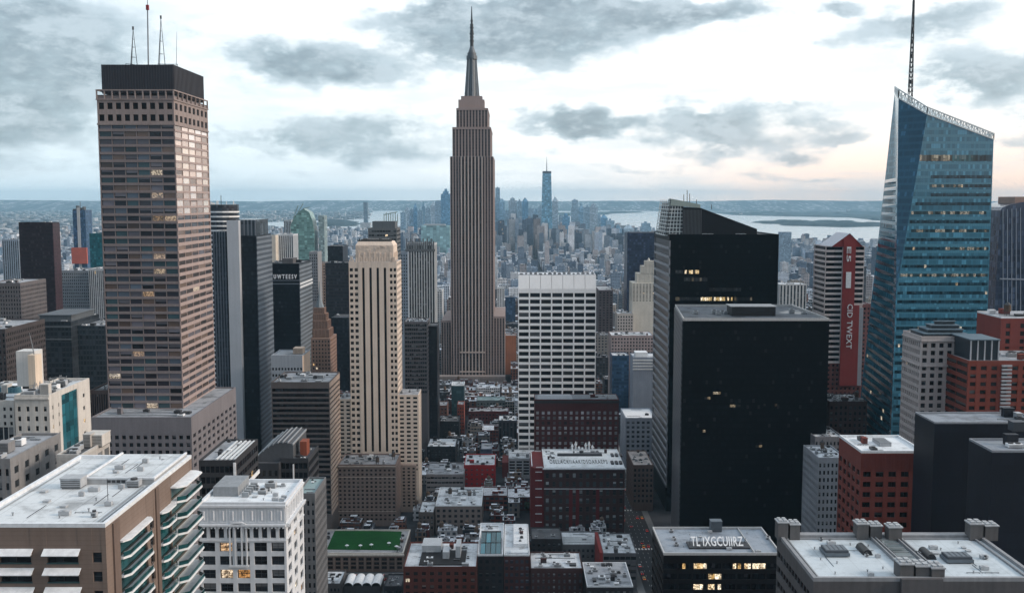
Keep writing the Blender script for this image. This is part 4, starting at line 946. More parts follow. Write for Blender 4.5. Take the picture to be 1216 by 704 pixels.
def dark_striped_block():
    Y = 760.0; x0, x1, z = xz(322, 391, 455, Y); yb = backY(391, 403.5, Y)
    wm = wallm('dark_bronze_band', (.13, .11, .105), .2, .7, .2); ws = wallm('band_painted_sunlit', (.46, .36, .30), .2)  # side bands paler and warmer than the front: sunlight painted in
    B = Bld('dark_banded_office_block', 'dark office block with horizontal bands and warm-lit side, below the pointed brown tower', 'office block', x0, x1, Y, yb, z, wm, .8, 'FR')
    gl = glassm('banded_block_glass', (.008, .008, .011), .002, .1, (.06, .06, .07), .2, .3)
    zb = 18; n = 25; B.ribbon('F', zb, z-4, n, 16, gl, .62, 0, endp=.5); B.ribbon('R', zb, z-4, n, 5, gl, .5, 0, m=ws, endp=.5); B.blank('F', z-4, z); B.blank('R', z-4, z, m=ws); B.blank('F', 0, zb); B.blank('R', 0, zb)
    B.roof(R_GREY, 1.0); B.clutter(14, seed=9, pipes=5, big=.9); B.done()
    a, b, zz = xz(322, 359, 423, 830); y2 = 862
    B = Bld('small_pale_block', 'small pale grey block with a warm-lit end, behind the dark banded block', 'building', a, b, 830, y2, zz, wallm('pale_grey_panel', (.30, .33, .37), .15), .5, 'FR')
    B.grid('F', zz-40, zz-8, 10, 6, glassm('podium_glass', (.01, .011, .015)), .6, .4, .5); B.blank('F', zz-8, zz); B.blank('R', zz-60, zz, m=wallm('panel_painted_sunlit', (.55, .43, .34), .2)); B.blank('F', 0, zz-40); B.blank('R', 0, zz-60)  # end wall colour carries the warm sunlight, unlike the grey front
    B.roof(R_GREY); B.unit(b-6, 846, zz, 8, 10, 5, wallm('panel_painted_sunlit', (.55, .43, .34)), 'bulkhead', 1); B.done()
dark_striped_block()

def pointed_brown():
    Y = 1050.0; x0, x1, z = xz(359, 392, 402, Y); yb = backY(392, 397, Y)+14
    wm = wallm('brown_brick_tower', (.23, .155, .125), .25, .8, .2)
    B = Bld('pointed_brown_brick_tower', 'brown brick tower stepping up to a grey pointed cap, left of the tan stepped tower', 'tower', x0, x1, Y, yb, z, wm, .5, 'FR')
    gl = glassm('brown_tower_glass', (.018, .016, .018), .03, .3, (.14, .13, .12), .2, .3)
    B.grid('F', z-62, z-1, 9, 15, gl, .5, .5, .5); B.grid('R', z-62, z-1, 8, 15, gl, .5, .5, .5); B.blank('F', z-1, z); B.blank('R', z-1, z); B.blank('F', 0, z-62); B.blank('R', 0, z-62)
    cy = (Y+yb)/2; L = [(362, 389, 392), (364.5, 386.5, 382), (367, 384, 374), (369.5, 381.5, 367)]; zz = z
    for l, r, t in L:
        a, b, zt = xz(l, r, t, Y); w = (b-a)/2; q = MB(); q.box((a+b)/2-w, (a+b)/2+w, cy-w, cy+w, zz-.5, zt)
        n = 6
        for k in range(n+1): x = a+(b-a)*k/n; q.box(x-.4, x+.4, cy-w-.5, cy-w-.003, zz, zt-.3); q.box(b+.003, b+.5, cy-w+2*w*k/n-.4, cy-w+2*w*k/n+.4, zz, zt-.3)
        q.build('setback', wm, B.root); zz = zt
    c = (a+b)/2; q = MB(); q.cyl(c, cy, zz, P(608, 356, Y).z, w*.9, 8, 0, w*.3); q.cyl(c, cy, P(608, 356, Y).z, P(608, 336, Y).z, w*.28, 8, 0, .3); q.build('pointed_cap', wallm('cap_grey_metal', (.20, .24, .27), .2), B.root)
    B.done()
pointed_brown()

def tan_stepped():
    Y = 830.0; wm = wallm('tan_limestone', (.66, .555, .47), .12, .8, .2); x0, x1, z = xz(414, 471, 311, Y); yb = Y+34
    B = Bld('tan_stepped_tower', 'tan limestone stepped tower with tall black vertical window strips, left of the needle-topped skyscraper', 'tower', x0, x1, Y, yb, z, wm, .6, 'FR')
    gl = glassm('tan_tower_glass', (.018, .016, .017), .01, .3, (.16, .14, .12), .2, .3); st = glassm('tan_strip_glass', (.008, .008, .010), 0, .06, (.05, .05, .05), .3, .2)
    W = x1-x0; X = lambda px: P(px, 400, Y).x-x0; zb = P(608, 560, Y).z
    sA, sB = X(427), X(463)
    rows = 34; hh = (z-10-zb)/rows
    B.grid('F', zb, z-4, 2, rows, gl, .66, .52, .5, None, None, 0, sA); B.grid('F', zb, z-4, 2, rows, gl, .66, .52, .5, None, None, sB, W)
    zs0, zs1 = P(608, 536, Y).z, P(608, 318, Y).z; fr, _ = B.fr('F'); D = B.dep
    st_x = [X(432.5), X(441), X(449.5), X(458)]; sw = 2.0; prev = sA
    for s_ in st_x:
        B.W.fbox(fr, prev, s_-sw/2, 0, D+.25, zb, z, 0); prev = s_+sw/2
        B.window(fr, s_-sw/2, zs0, sw, zs1-zs0, st, name='window_strip', nv=40); B.W.fbox(fr, s_-sw/2, s_+sw/2, 0, D+.1, zb, zs0, 0); B.W.fbox(fr, s_-sw/2, s_+sw/2, 0, D+.1, zs1, z, 0)
    B.W.fbox(fr, prev, sB, 0, D+.25, zb, z, 0)
    B.W.fbox(fr, 0, sA, 0, D-.05, z-4, z, 0); B.W.fbox(fr, sB, W, 0, D-.05, z-4, z, 0); B.W.fbox(fr, 0, W, 0, D, 0, zb, 0)
    rows = 36; B.grid('R', zb, z, 4, rows, gl, .62, .5, .5); B.blank('R', 0, zb)
    # the upper shaft and carved crown
    a, b, zt = xz(422, 467, 287, Y+2); q = MB(); y2 = yb-5
    q.box(a, b, Y+2, y2, z-8, zt-3)
    for k in range(15): x = a+.6+(b-a-1.2)*k/14; hk = 9 if k % 2 else 13; q.box(x-.55, x+.55, Y+1.3, Y+2, z-8, zt-hk)
    q.prism([(a, Y+2), (b, Y+2), (b, y2), (a, y2)], zt-3, zt, top=[(a+2, Y+4), (b-2, Y+4), (b-2, y2-2), (a+2, y2-2)])
    g = random.Random(5)
    for k in range(60): x, zz = g.uniform(a+1, b-1), g.uniform(zt-12, zt-4); q.box(x-.4, x+.4, Y+1.6, Y+2, zz, zz+.7)
    for k in range(10): y = Y+3+(y2-Y-4)*k/9; q.box(b, b+.6, y-.5, y+.5, z-8, zt-(9 if k % 2 else 13))
    q.build('crown', wm, B.root)
    q = MB()
    for k in range(24): x = a+2+(b-a-4)*k/23; q.box(x-.5, x+.5, Y+4, Y+4.8, zt, zt+g.uniform(.6, 2.6))
    q.box(a+4, b-4, Y+8, y2-3, zt, zt+1.8); q.build('roof_cresting', plainm('cresting_dark', (.06, .06, .06), .7), B.root)
    q = MB()
    for sx in (x0+2.2, x1-2.2):
        for k in range(4): q.box(sx-1.9+k*1.1, sx-1.2+k*1.1, Y+.4, Y+1.4, z, z+5-abs(k-1.5)*2)
    q.build('finial', wm, B.root)
    # wings that step down on both sides
    for nm, l, r, t, yo, d in (('right_wing', 471, 491, 469, 1.5, 26), ('left_wing', 402, 414, 474, 1.5, 26)):
        a, b, zt = xz(l, r, t, Y); a = x1+.02 if l == 471 else a; b = x0-.02 if l == 402 else b
        if l == 471: b += 4
        W0 = Bld.__new__(Bld); W0.root = B.root; W0.W = MB(); W0.wm = wm; W0.nw = 60; W0.S = {}; W0.mats = [wm, DARK]; W0.rng = random.Random(l); W0.core(a, b, Y+yo, Y+yo+d, 0, zt, .5, 'FR')
        n = 18; W0.grid('F', zb, zt-1, 3 if l == 471 else 2, n, gl, .6, .5, .5); W0.grid('R', zb, zt-1, 4, n, gl, .5, .5, .5)
        for s_ in 'FR': W0.blank(s_, zt-1, zt); W0.blank(s_, 0, zb)
        W0.W.build('wing', W0.mats, B.root)
        for gm, mb in W0.S.items(): mb.build('windows', gm, B.root, 'stuff')
        q = MB(); q.box(a+.4, b-.4, Y+yo+.4, Y+yo+d-.4, zt, zt+.06); q.build('wing_roof', R_GREY, B.root)
        for k in range(3): B.unit(a+2+(b-a-4)*k/2, Y+yo+8+k*4, zt+.06, 2, 3, 1.4)
    # base with cornice at street side
    a, b, zt = xz(400, 494, 552, Y-3); zq = zt
    W0 = Bld.__new__(Bld); W0.root = B.root; W0.W = MB(); wb = wallm('brown_base_stone', (.30, .235, .20), .25); W0.wm = wb; W0.nw = 40; W0.S = {}; W0.mats = [wb, DARK]; W0.rng = random.Random(3); W0.core(P(465, 560, Y-3).x, b, Y-3, Y+40, 0, zt, .5, 'FR')
    W0.grid('F', 4, zt-1.5, 5, 12, gl, .5, .55, .5); W0.grid('R', 4, zt-1.5, 7, 12, gl, .5, .55, .5)
    for s_ in 'FR': W0.blank(s_, zt-1.5, zt); W0.blank(s_, 0, 4)
    W0.W.build('base', W0.mats, B.root)
    for gm, mb in W0.S.items(): mb.build('windows', gm, B.root, 'stuff')
    B.roof(R_GREY, 0); B.done()
    # the brown block at its foot
    a, b, zt = xz(401, 470, 553, 790); B = Bld('brown_stone_block', 'brown stone block with rough cluttered roof, at the foot of the tan stepped tower', 'building', a, b, 790, 825, zt, wallm('brown_foot_stone', (.20, .155, .14), .25, .85, .2), .5, 'FR')
    B.grid('F', 4, zt-2, 13, 13, gl, .52, .52, .5); B.grid('R', 4, zt-2, 8, 13, gl, .5, .52, .5)
    for s_ in 'FR': B.blank(s_, zt-2, zt); B.blank(s_, 0, 4)
    fr, W = B.fr('F'); q = MB(); q.fbox(fr, 0, W, B.dep, B.dep+.9, zt-.7, zt); q.fbox(fr, 0, W, B.dep, B.dep+.4, zt-9.5, zt-9); q.fbox(fr, 0, W, B.dep, B.dep+.4, 12, 12.5); q.build('cornice', wallm('pale_cornice', (.40, .34, .30), .2), B.root)
    B.roof(R_GREY, 1.2, .5); B.clutter(18, seed=14, pipes=4, tank=2, big=.8); B.done()
tan_stepped()

def needle():
    Y = 1400.0; wm = wallm('needle_limestone', (.285, .228, .215), .1, .8, .15, .3)
    x0, x1, _ = xz(535, 586, 300, Y); z = P(608, 186, Y).z; yb = Y+130; Ym = Y+65
    B = Bld('needle_topped_skyscraper', 'tallest brown grey skyscraper with setback crown and needle spire, centre of the view', 'skyscraper', x0, x1, Y, yb, z, wm, 1.2, 'FR')
    gl = glassm('needle_strip_glass', (.022, .022, .026), 0, .12, (.08, .08, .09), .3, .3, spandrel=.42, spcol=(.07, .062, .062))
    zb = P(608, 452, Y).z; X = lambda px: P(px, 300, Y).x-x0; W = x1-x0
    # corner bays, recessed shoulders and the central bank of strips
    B.vert('F', zb, z, 4, 4.2, gl, .5, a0=0, a1=W*.26); B.vert('F', zb, z, 6, 4.2, gl, .52, a0=W*.26, a1=W*.74); B.vert('F', zb, z, 4, 4.2, gl, .5, a0=W*.74, a1=W)
    B.vert('R', zb, z, 9, 4.2, gl, .5)
    fr, _ = B.fr('F'); q = MB()
    for k in range(7):
        a = W*.26+W*.48*k/6; q.fbox(fr, a-.75, a+.75, B.dep+.003, B.dep+1.3, zb, z)
    q.build('pier', wallm('needle_pale_pier', (.44, .375, .345), .12), B.root)
    q = MB()
    for py in (418, 441): zz = P(608, py, Y).z; q.fbox(fr, W*.2, W*.8, B.dep+1.31, B.dep+2.2, zz-1, zz+1)
    q.build('belt_course', wallm('needle_pale_pier', (.44, .375, .345), .12), B.root)
    B.blank('F', 0, zb); B.blank('R', 0, zb)
    def tier(l, r, t, zlo, name, cols, inset):
        a, b, zt = xz(l, r, t, Y); W0 = Bld.__new__(Bld); W0.root = B.root; W0.W = MB(); W0.wm = wm; W0.nw = 0; W0.S = {}; W0.mats = [wm, DARK]; W0.rng = random.Random(l); W0.core(a, b, Y+inset, yb-inset, zlo, zt, 1.0, 'FR')
        W0.vert('F', zlo, zt-3, cols, 4.2, gl, .5); W0.blank('F', zt-3, zt, d=.5); W0.vert('R', zlo, zt-3, 8, 4.2, gl, .5); W0.blank('R', zt-3, zt, d=.5)
        W0.W.build(name, W0.mats, B.root); return zt
    z1 = tier(537, 582.5, 151, z, 'setback', 12, 2); z2 = tier(541.5, 579, 128, z1, 'setback', 10, 6)
    a, b, z3 = xz(545, 575.5, 120, Ym); cy = (Y+yb)/2; w = (b-a)/2; q = MB(); q.box(a, b, cy-w, cy+w, z2, z3); a, b, z4 = xz(548, 573, 115.5, Ym); q.box(a, b, cy-w*.8, cy+w*.8, z3, z4); q.build('crown_step', wm, B.root)
    cx = (a+b)/2; mz = P(608, 71, Ym).z; mm = wallm('mast_metal', (.10, .115, .13), .15, .45, .3, .5, .4); q = MB(); q.cyl(cx, cy, z4, mz, 8.6, 16, 0, 6.0)
    for k in range(8):
        t = k*math.pi/4+.2; p0 = (cx+9.6*math.cos(t), cy+9.6*math.sin(t), z4); p1 = (cx+6.3*math.cos(t), cy+6.3*math.sin(t), mz); q.bar(p0, p1, 2.6, 1, 1.5)
    q.build('mast', [mm, wallm('mast_fin', (.24, .255, .27), .15)], B.root)
    q = MB(); q.cyl(cx, cy, mz, mz+5, 7.8, 16); q.cyl(cx, cy, mz+5, mz+9, 6.4, 16); q.cyl(cx, cy, mz+9, mz+18, 5.6, 16, 0, 2.6); q.build('dome', mm, B.root)
    zt = P(608, 8, Ym).z; zz = mz+18; q = MB(); q.cyl(cx, cy, zz, zz+(zt-zz)*.55, 2.6, 8, 0, 1.9); q.cyl(cx, cy, zz+(zt-zz)*.55, zt, 1.5, 6, 0, .5)
    for f, r in ((.12, 3.0), (.22, 2.8), (.3, 3.2), (.36, 2.6), (.45, 2.8), (.52, 2.4), (.62, 1.8)): q.cyl(cx, cy, zz+(zt-zz)*f, zz+(zt-zz)*f+2.4, r, 8)
    q.build('antenna_needle', plainm('antenna_dark', (.03, .034, .04), .5), B.root)
    # shoulders near the ground
    for l, r, t in ((523.5, 535, 381), (585, 599.5, 376)):
        a, b, zt = xz(l, r, t, Y); a, b = (a, x0-.05) if l < 530 else (x1+.05, b)
        W0 = Bld.__new__(Bld); W0.root = B.root; W0.W = MB(); W0.wm = wm; W0.nw = 0; W0.S = {}; W0.mats = [wm, DARK]; W0.rng = random.Random(int(l)); W0.core(a, b, Y+6, yb, 0, zt, .8, 'FR'); W0.vert('F', zb, zt-3, 4, 4.2, gl, .5); W0.blank('F', zt-3, zt); W0.blank('F', 0, zb); W0.vert('R', zb, zt-3, 7, 4.2, gl, .5); W0.blank('R', zt-3, zt); W0.blank('R', 0, zb)
        W0.W.build('shoulder_wing', W0.mats, B.root)
    a, b, zt = xz(521, 600, 446, Y-8); q = MB(); q.box(a, b, Y-14, Y-.1, 0, zt)
    for k in range(22): x = a+1+(b-a-2)*k/21; q.box(x-.6, x+.6, Y-14.8, Y-14, 0, zt-2)
    q.build('base', wallm('needle_base', (.25, .215, .205), .2), B.root)
    B.roof(R_GREY, 0); B.done()
needle()

def white_grid():
    Y = 970.0; x0, x1, z = xz(615.5, 708, 343, Y); yb = Y+36; zt = P(608, 327, Y).z
    wm = wallm('white_travertine', (.86, .875, .89), .06, .7, .1)
    B = Bld('white_grid_tower', 'white slab tower with a bold grid of wide dark windows, right of centre', 'tower', x0, x1, Y, yb, z, wm, 1.3, 'FL')
    gl = glassm('grid_tower_glass', (.010, .012, .016), .0, .35, (.16, .17, .18), .15, .4, tints=((.03, .035, .045), (.05, .055, .06)))
    n = 27; zb = z-n*7.95*Y/1200; B.grid('F', zb, z-2.4, 7, n, gl, .88, .62, .3); B.blank('F', z-2.4, z); B.blank('F', 0, zb); B.blank('L', 0, z)
    fr, W = B.fr('F'); q = MB()
    for k in range(7): a = k*W/7; q.prism([tuple(fr.p(a+.15, B.dep, 0)[:2]), tuple(fr.p(a+W/7-.15, B.dep, 0)[:2]), (x0+a+W/7-.15, yb), (x0+a+.15, yb)], z+.003, zt, top=[(x0+a+.15, Y+3), (x0+a+W/7-.15, Y+3), (x0+a+W/7-.15, yb), (x0+a+.15, yb)])
    q.build('top_panel', wm, B.root)
    q = MB(); q.box(x0, x1, Y+3, yb, zt, zt+.4); q.build('roof', R_PALE, B.root)
    g = random.Random(8)
    for k in range(16): x = x0+3+(W-6)*k/15; B.unit(x, Y+6+g.uniform(0, 4), zt+.4, g.uniform(2, 4), 4, g.uniform(.8, 2.4))
    B.done()
    a, b, zz = xz(604, 662, 540, 945); B = Bld('white_framed_low_block', 'low white framed block with dark bays, at the left foot of the white grid tower', 'building', a, b, 930, 964, zz, wallm('dim_white_frame', (.42, .45, .48), .2), .8, 'F')
    B.grid('F', 3, zz-1.5, 7, 5, gl, .78, .66, .5); B.blank('F', zz-1.5, zz); B.blank('F', 0, 3); B.roof(R_PALE, .8); B.clutter(6, seed=41); q = MB(); q.box(a-6, a-.1, 932, 960, 0, zz-4); q.build('brick_wing', wallm('red_wing_brick', (.14, .03, .028), .25), B.root); B.done()
white_grid()

def red_blocks():
    Y = 880.0; x0, x1, z = xz(635, 735, 475, Y); yb = 905.0
    wm = wallm('dark_red_brick', (.085, .026, .026), .3, .85, .25)
    B = Bld('dark_red_brick_block', 'wide dark red brick block with pale windows, in front of the white grid tower', 'building', x0, x1, Y, yb, z, wm, .5, 'FR')
    gl = glassm('pale_pane', (.30, .31, .32), .0, .6, (.60, .62, .62), .2, .4)
    g2 = glassm('dim_pane', (.07, .06, .065), .0, .3, (.18, .18, .18), .2, .4)
    t = z-2.5*Y/1200*5; zb = t-9*6.2*Y/1200; B.blank('F', t, z); fr, W = B.fr('F')
    rowg = [gl, gl, g2, gl, gl, g2, gl, gl, g2]; h = (t-zb)/9
    for j in range(9): B.grid('F', t-(j+1)*h, t-j*h, 15, 1, rowg[j], .5, .6, .5)
    B.blank('F', 0, zb); B.grid('R', zb, t, 5, 9, g2, .5, .55, .5); B.blank('R', t, z); B.blank('R', 0, zb)
    q = MB(); q.box(x0-.6, x1+.6, Y-.7, Y+.2, z-2.6, z-.3); q.build('cornice', plainm('cornice_dark', (.03, .026, .028), .7), B.root)
    B.roof(R_GREY, .8); q = MB()
    for k in range(4): q.box(x0+1, x1-1, Y+4+k*5, Y+5+k*5, z+.06, z+1.2)
    q.build('roof_ridge', plainm('roof_sheet', (.34, .36, .39), .5), B.root); q = MB(); q.prism([(x0+2, Y+3), (x0+34, Y+3), (x0+34, Y+14), (x0+2, Y+14)], z+.06, z+3.2, top=[(x0+4, Y+6), (x0+32, Y+6), (x0+32, Y+11), (x0+4, Y+11)]); q.build('roof_lantern', plainm('roof_sheet', (.34, .36, .39), .5), B.root); B.clutter(5, seed=44, b=(x0+40, x1, Y+2, yb)); B.done()
    Y = 766.0; x0, x1, z = xz(646, 742, 556, Y); yb = Y*318/295.5
    wm = wallm('blackened_brick', (.050, .024, .024), .3, .85, .25); red = wallm('crimson_brick', (.115, .014, .016), .25)
    B = Bld('brick_block_with_roof_lettering', 'dark brick block with a white roof carrying black lettering and white vents, low centre right', 'building', x0, x1, Y, yb, z, wm, .6, 'F')
    gl = glassm('brick_pane', (.035, .042, .047), .0005, .6, (.42, .46, .48), .15, .4)
    t = z-2.5; rows = 8; h = 10.4*Y/1200; B.blank('F', t, z)
    fr, W = B.fr('F')
    B.grid('F', t-rows*h, t, 12, rows, gl, .48, .6, .5, 'sash', DSTEEL); B.blank('F', 0, t-rows*h)
    q = MB()
    for k in (4, 5, 8): a = k*W/12; q.fbox(fr, a-1.3, a+1.3, B.dep, B.dep+.35, 4, t-2*h)
    q.build('red_pier', red, B.root)
    wc = plainm('white_coping', (.66, .69, .72), .6)
    q = MB(); q.fbox(fr, -1.0, W+1.0, B.dep-.2, B.dep+1.1, z-.6, z+.25); q.fbox(fr, 0, W, B.dep, B.dep+.4, t-2*h-.5, t-2*h); q.build('cornice', wc, B.root)
    B.roof(R_WHITE, .8, .6, wc)
    a = P(632, 556, Y).x; q = MB(); q.prism([(a+2, Y+2), (x0-.03, Y+2), (x0-.03, yb-3), (a+2, yb-3), (a-1, yb-8), (a-1, Y+6)], 0, z-.3); 
    for k in range(9): q.box(a+2.5, x0-1.5, Y+1.4, Y+2, t-k*h-1.0, t-k*h-.5, 1)
    q.build('red_corner_wing', [red, plainm('pale_band', (.6, .63, .66), .5)], B.root)
    q = MB(); q.box(a+3, x0-1, Y+3, Y+3.6, z-.29, z+.4); q.box(a-.4, a+.3, Y+7, yb-9, z-.29, z+.4); q.box(a+3, x0-1, yb-4.2, yb-3.6, z-.29, z+.4); q.build('wing_coping', wc, B.root)
    p0, p1 = G(653, 550.5, z), G(722, 550.5, z); me = letters('OELLACKIIAAKIDSOARAEPS', p1.x-p0.x, 12.5, plainm('roof_letter_black', (.012, .012, .014), .7), .05, .06, 1.25)
    o = bpy.data.objects.new('roof_lettering', me); COL.objects.link(o); o.parent = B.root; o.location = Vector((p0.x, p0.y, z+.13))-B.root.location
    a, b = G(662, 541.5, z), G(715, 541.5, z); q = MB(); q.box(a.x, b.x, a.y, a.y+4, z+.06, z+1.6); q.build('long_vent', plainm('vent_charcoal', (.03, .032, .038), .6), B.root)
    for k in range(3):
        for j in range(2): p = G(727+k*5, 541+j*9, z); q = MB(); q.box(p.x-1.1, p.x+1.1, p.y-4, p.y+4, z+.06, z+1.3); q.build('louvre_box', plainm('vent_charcoal', (.03, .032, .038), .6), B.root)
    g = random.Random(2)
    for k in range(7):
        p = G(680+k*4.0, 537, z); hh = (6, 8, 4, 3, 7, 8, 5)[k]; q = MB(); q.cyl(p.x, yb-3, z+.06, z+hh*.6, .9, 8, 0, .7); q.cyl(p.x, yb-3, z+hh*.6, z+hh, 1.3, 8, 0, .3); q.build('white_vent_stack', WHITE, B.root)
    B.clutter(5, b=(x0+1, x0+12, Y+24, yb-3), z=z, seed=19, big=.6); B.clutter(5, b=(x0+20, x1-4, yb-14, yb-6), z=z, seed=23, big=.7, pipes=3); B.done()
red_blocks()

def black_towers():
    Y = 650.0; x0, x1, z = xz(811, 985, 381, Y); yb = Y*143/126
    blk = curtainm('black_curtain_near', (.003, .0032, .0045), (.0022, .0024, .003), 4.1, 1.8, .4, .0015, .03, .4, .05, .05, power=.45)
    B = Bld('black_glass_box', 'blank black glass box with pale roof edge, nearer of the two black towers', 'tower', x0, x1, Y, yb, z, blk, 0, '')
    B.W = MB(); bl = P(801.5, 365, yb).x; plan = [(x0, Y), (x1, Y), (x1, yb), (bl, yb)]; B.W.prism(plan, 0, z)
    sidem = curtainm('black_side_ribs', (.05, .055, .065), (.10, .11, .125), 4.1, 70, .5, 0, 0, .4, .3, 0, var=.2)
    q = MB(); q.prism([(x0-.5, Y+.5), (x0-.003, Y+.5), (bl-.003, yb), (bl-.5, yb)], 0, z-.3); q.build('side_wall', sidem, B.root)
    cop = plainm('pale_metal_coping', (.42, .42, .42), .4); q = MB(); inn = [(x0+1, Y+.8), (x1-.8, Y+.8), (x1-.8, yb-.8), (bl+.6, yb-.8)]; q.prism(inn, z-.3, z+.06); q.build('roof', roofm('black_tower_deck', (.13, .145, .165), .7), B.root)
    q = MB()
    for i in range(4): j = (i+1) % 4; q.prism([plan[i], plan[j], inn[j], inn[i]], z+.002, z+1.7)
    q.build('parapet', cop, B.root)
    pts = (G(869, 376, z), G(919, 376, z)); q = MB(); ya = G(869, 376, z).y+3; q.box(P(869, 370, ya).x, P(921, 370, ya).x, ya, ya+16, z+.06, z+6.3); q.build('roof_hut', plainm('black_hut', (.008, .008, .010), .5), B.root)
    q = MB(); q.box(P(868, 370, ya).x-.2, P(922, 370, ya).x+.2, ya-.2, ya+16.2, z+6.31, z+6.7); q.build('hut_coping', plainm('pale_metal_coping', (.42, .42, .42), .4), B.root)
    for k, (px, py) in enumerate(((858, 372), (853, 374), (848, 373), (862, 373), (826, 373), (940, 372), (955, 373))): p = G(px, py, z); B.unit(p.x, p.y, z+.06, 3.4, 3.0, 1.6+(k % 3)*.6)
    q = MB(); p = G(826, 374, z); q.bar((p.x-3, p.y, z), (p.x-3, p.y, z+3), .5); q.bar((p.x-3, p.y, z+3), (p.x+2, p.y, z+1), .4); q.build('davit', STEEL, B.root)
    # lit office rows low on the dark face
    fr = FR((x0, Y, 0), (1, 0, 0), (0, -1, 0)); dim = glassm('black_lit_office', (.01, .01, .01), .5, .1, (.04, .04, .04), .3, .2, (1.0, .75, .45), .35)
    for px, py, w in ((851, 468, 9), (840, 474, 7), (873, 483, 13), (908, 482, 3), (922, 482, 4), (836, 513, 3), (901, 531, 8)):
        p = P(px, py, Y); B.window(fr, p.x-x0-w*.27, p.z, w*.54, 1.6, dim, name='lit_window', nu=max(2, w//3), d=.06)
    B.done()
    Y = 830.0; x0, x1, z = xz(795, 925, 280, Y); yb = backY(795, 777, Y)
    blk = curtainm('black_curtain_far', (.003, .0032, .0045), (.0022, .0024, .003), 4.3, 1.9, .4, .001, .03, .4, .05, .05)
    B = Bld('black_tower_with_sloped_roof', 'taller black tower with a wedge-shaped roof and ribbed side, behind the black glass box', 'tower', x0, x1, Y, yb, z, blk, 1.0, 'L')
    gl = glassm('ribbed_side_glass', (.012, .013, .016), 0, .1, (.05, .05, .05), .3, .3)
    B.ribbon('L', 20, z-4, 28, 1, gl, .72, 0, m=wallm('grey_rib', (.26, .275, .30), .15), endp=.4); B.blank('L', z-4, z); B.blank('L', 0, 20)
    fr = FR((x0, Y, 0), (1, 0, 0), (0, -1, 0)); lit = glassm('black_tower_lit', (.012, .012, .012), .72, .1, (.08, .07, .06), .2, .3, (1.0, .70, .30), 1.1); dm = glassm('black_tower_dim', (.014, .015, .018), .12, .3, (.07, .07, .075), .3, .3, (1, .8, .5), .15)
    for a, b, py, g in ((813, 830, 325, lit), (802, 811, 325, dm), (812, 840, 334, dm), (832, 870, 357, lit), (802, 830, 357, dm), (872, 893, 357, dm), (842, 880, 346, dm)):
        p, p2 = P(a, py, Y), P(b, py, Y); B.window(fr, p.x-x0, p.z, p2.x-p.x, 2.9, g, name='lit_window', nu=max(3, int((b-a)/2.2)), d=.05)
    B.roof(R_DARK, 1.2, .6)
    ya, y2 = Y+8, yb-12; k = lambda px, py: P(px, py, ya)
    pr = [k(835, 279), k(899, 279), k(899, 272), k(832, 247), k(811, 246), k(811, 279)]
    q = MB(); f = [(p.x, ya, max(p.z, z)) for p in pr]; g = [(p.x, y2, max(p.z, z)) for p in pr]
    q.face(f); q.face(list(reversed(g)))
    for i in range(len(f)): j = (i+1) % len(f); q.face([f[j], f[i], g[i], g[j]])
    q.build('wedge_roof', wallm('wedge_black', (.010, .010, .013), .2, .6, .1, .15), B.root)
    q = MB(); a, b = P(811, 250, ya).x, P(834, 250, ya).x
    for t in range(14): x = a+(b-a)*t/14; q.box(x, x+(b-a)/28, ya-.5, ya-.003, z+.5, P(608, 249, ya).z)
    q.build('louvre_screen', plainm('louvre_grey', (.075, .08, .09), .5), B.root)
    lat = plainm('lattice_white', (.62, .66, .66), .5); q = MB(); c0, c1 = P(790, 278, ya+4), P(811, 278, ya+4); t0, t1 = P(796, 237, ya+4), P(811, 246, ya+4)
    n = 9
    for side in range(2):
        for j in range(n+1):
            f_ = j/n; l0 = Vector((c0.x, ya+2, z)).lerp(Vector((t0.x, ya+2, t0.z-2)), f_)
            if side == 0: q.bar(l0, (c1.x-.3, ya+2, l0.z), .75)
            else: q.bar(l0, (l0.x, y2-10, l0.z), .75)
        for j in range(6):
            f_ = j/5
            if side == 0: q.bar(Vector((c0.x, ya+2, z)).lerp(Vector((c1.x-.4, ya+2, z)), f_), Vector((t0.x, ya+2, t0.z)).lerp(Vector((c1.x-.4, ya+2, t1.z)), f_), .6)
            else: yy = ya+2+(y2-ya-12)*f_; q.bar((c0.x, yy, z), (t0.x, yy, t0.z), .6)
    q.build('white_lattice', lat, B.root)
    q = MB(); q.prism([(c0.x+2, ya+3), (c1.x-.4, ya+3), (c1.x-.4, y2-12), (c0.x+2, y2-12)], z, t0.z-3, top=[(t0.x+1, ya+3), (c1.x-.4, ya+3), (c1.x-.4, y2-12), (t0.x+1, y2-12)]); q.build('lattice_core', plainm('louvre_grey', (.075, .08, .09), .5), B.root)
    q = MB(); a, b = P(797, 243, ya).x, P(832, 246, ya).x; q.hexa([(a, ya+1, P(0, 244, ya).z), (b, ya+1, P(0, 247, ya).z), (b, ya+14, P(0, 247, ya).z), (a, ya+14, P(0, 244, ya).z), (a, ya+1, P(0, 236, ya).z), (b, ya+1, P(0, 243, ya).z), (b, ya+14, P(0, 243, ya).z), (a, ya+14, P(0, 236, ya).z)]); q.build('roof_rim', plainm('rim_green_grey', (.30, .36, .34), .5), B.root)
    q = MB()
    for px, pt in ((812, 231), (816, 226), (819, 230), (827, 237), (845, 243)): p = P(px, 247, ya+6); q.bar((p.x, ya+6, p.z-1), P(px, pt, ya+6), .45)
    q.build('roof_antennas', DSTEEL, B.root)
    for k_, px in enumerate((800, 838, 845, 878, 884)): p = G(px, 280, z); B.unit(p.x, Y+4, z+.06, 4, 3, 1.5)
    B.done()
black_towers()

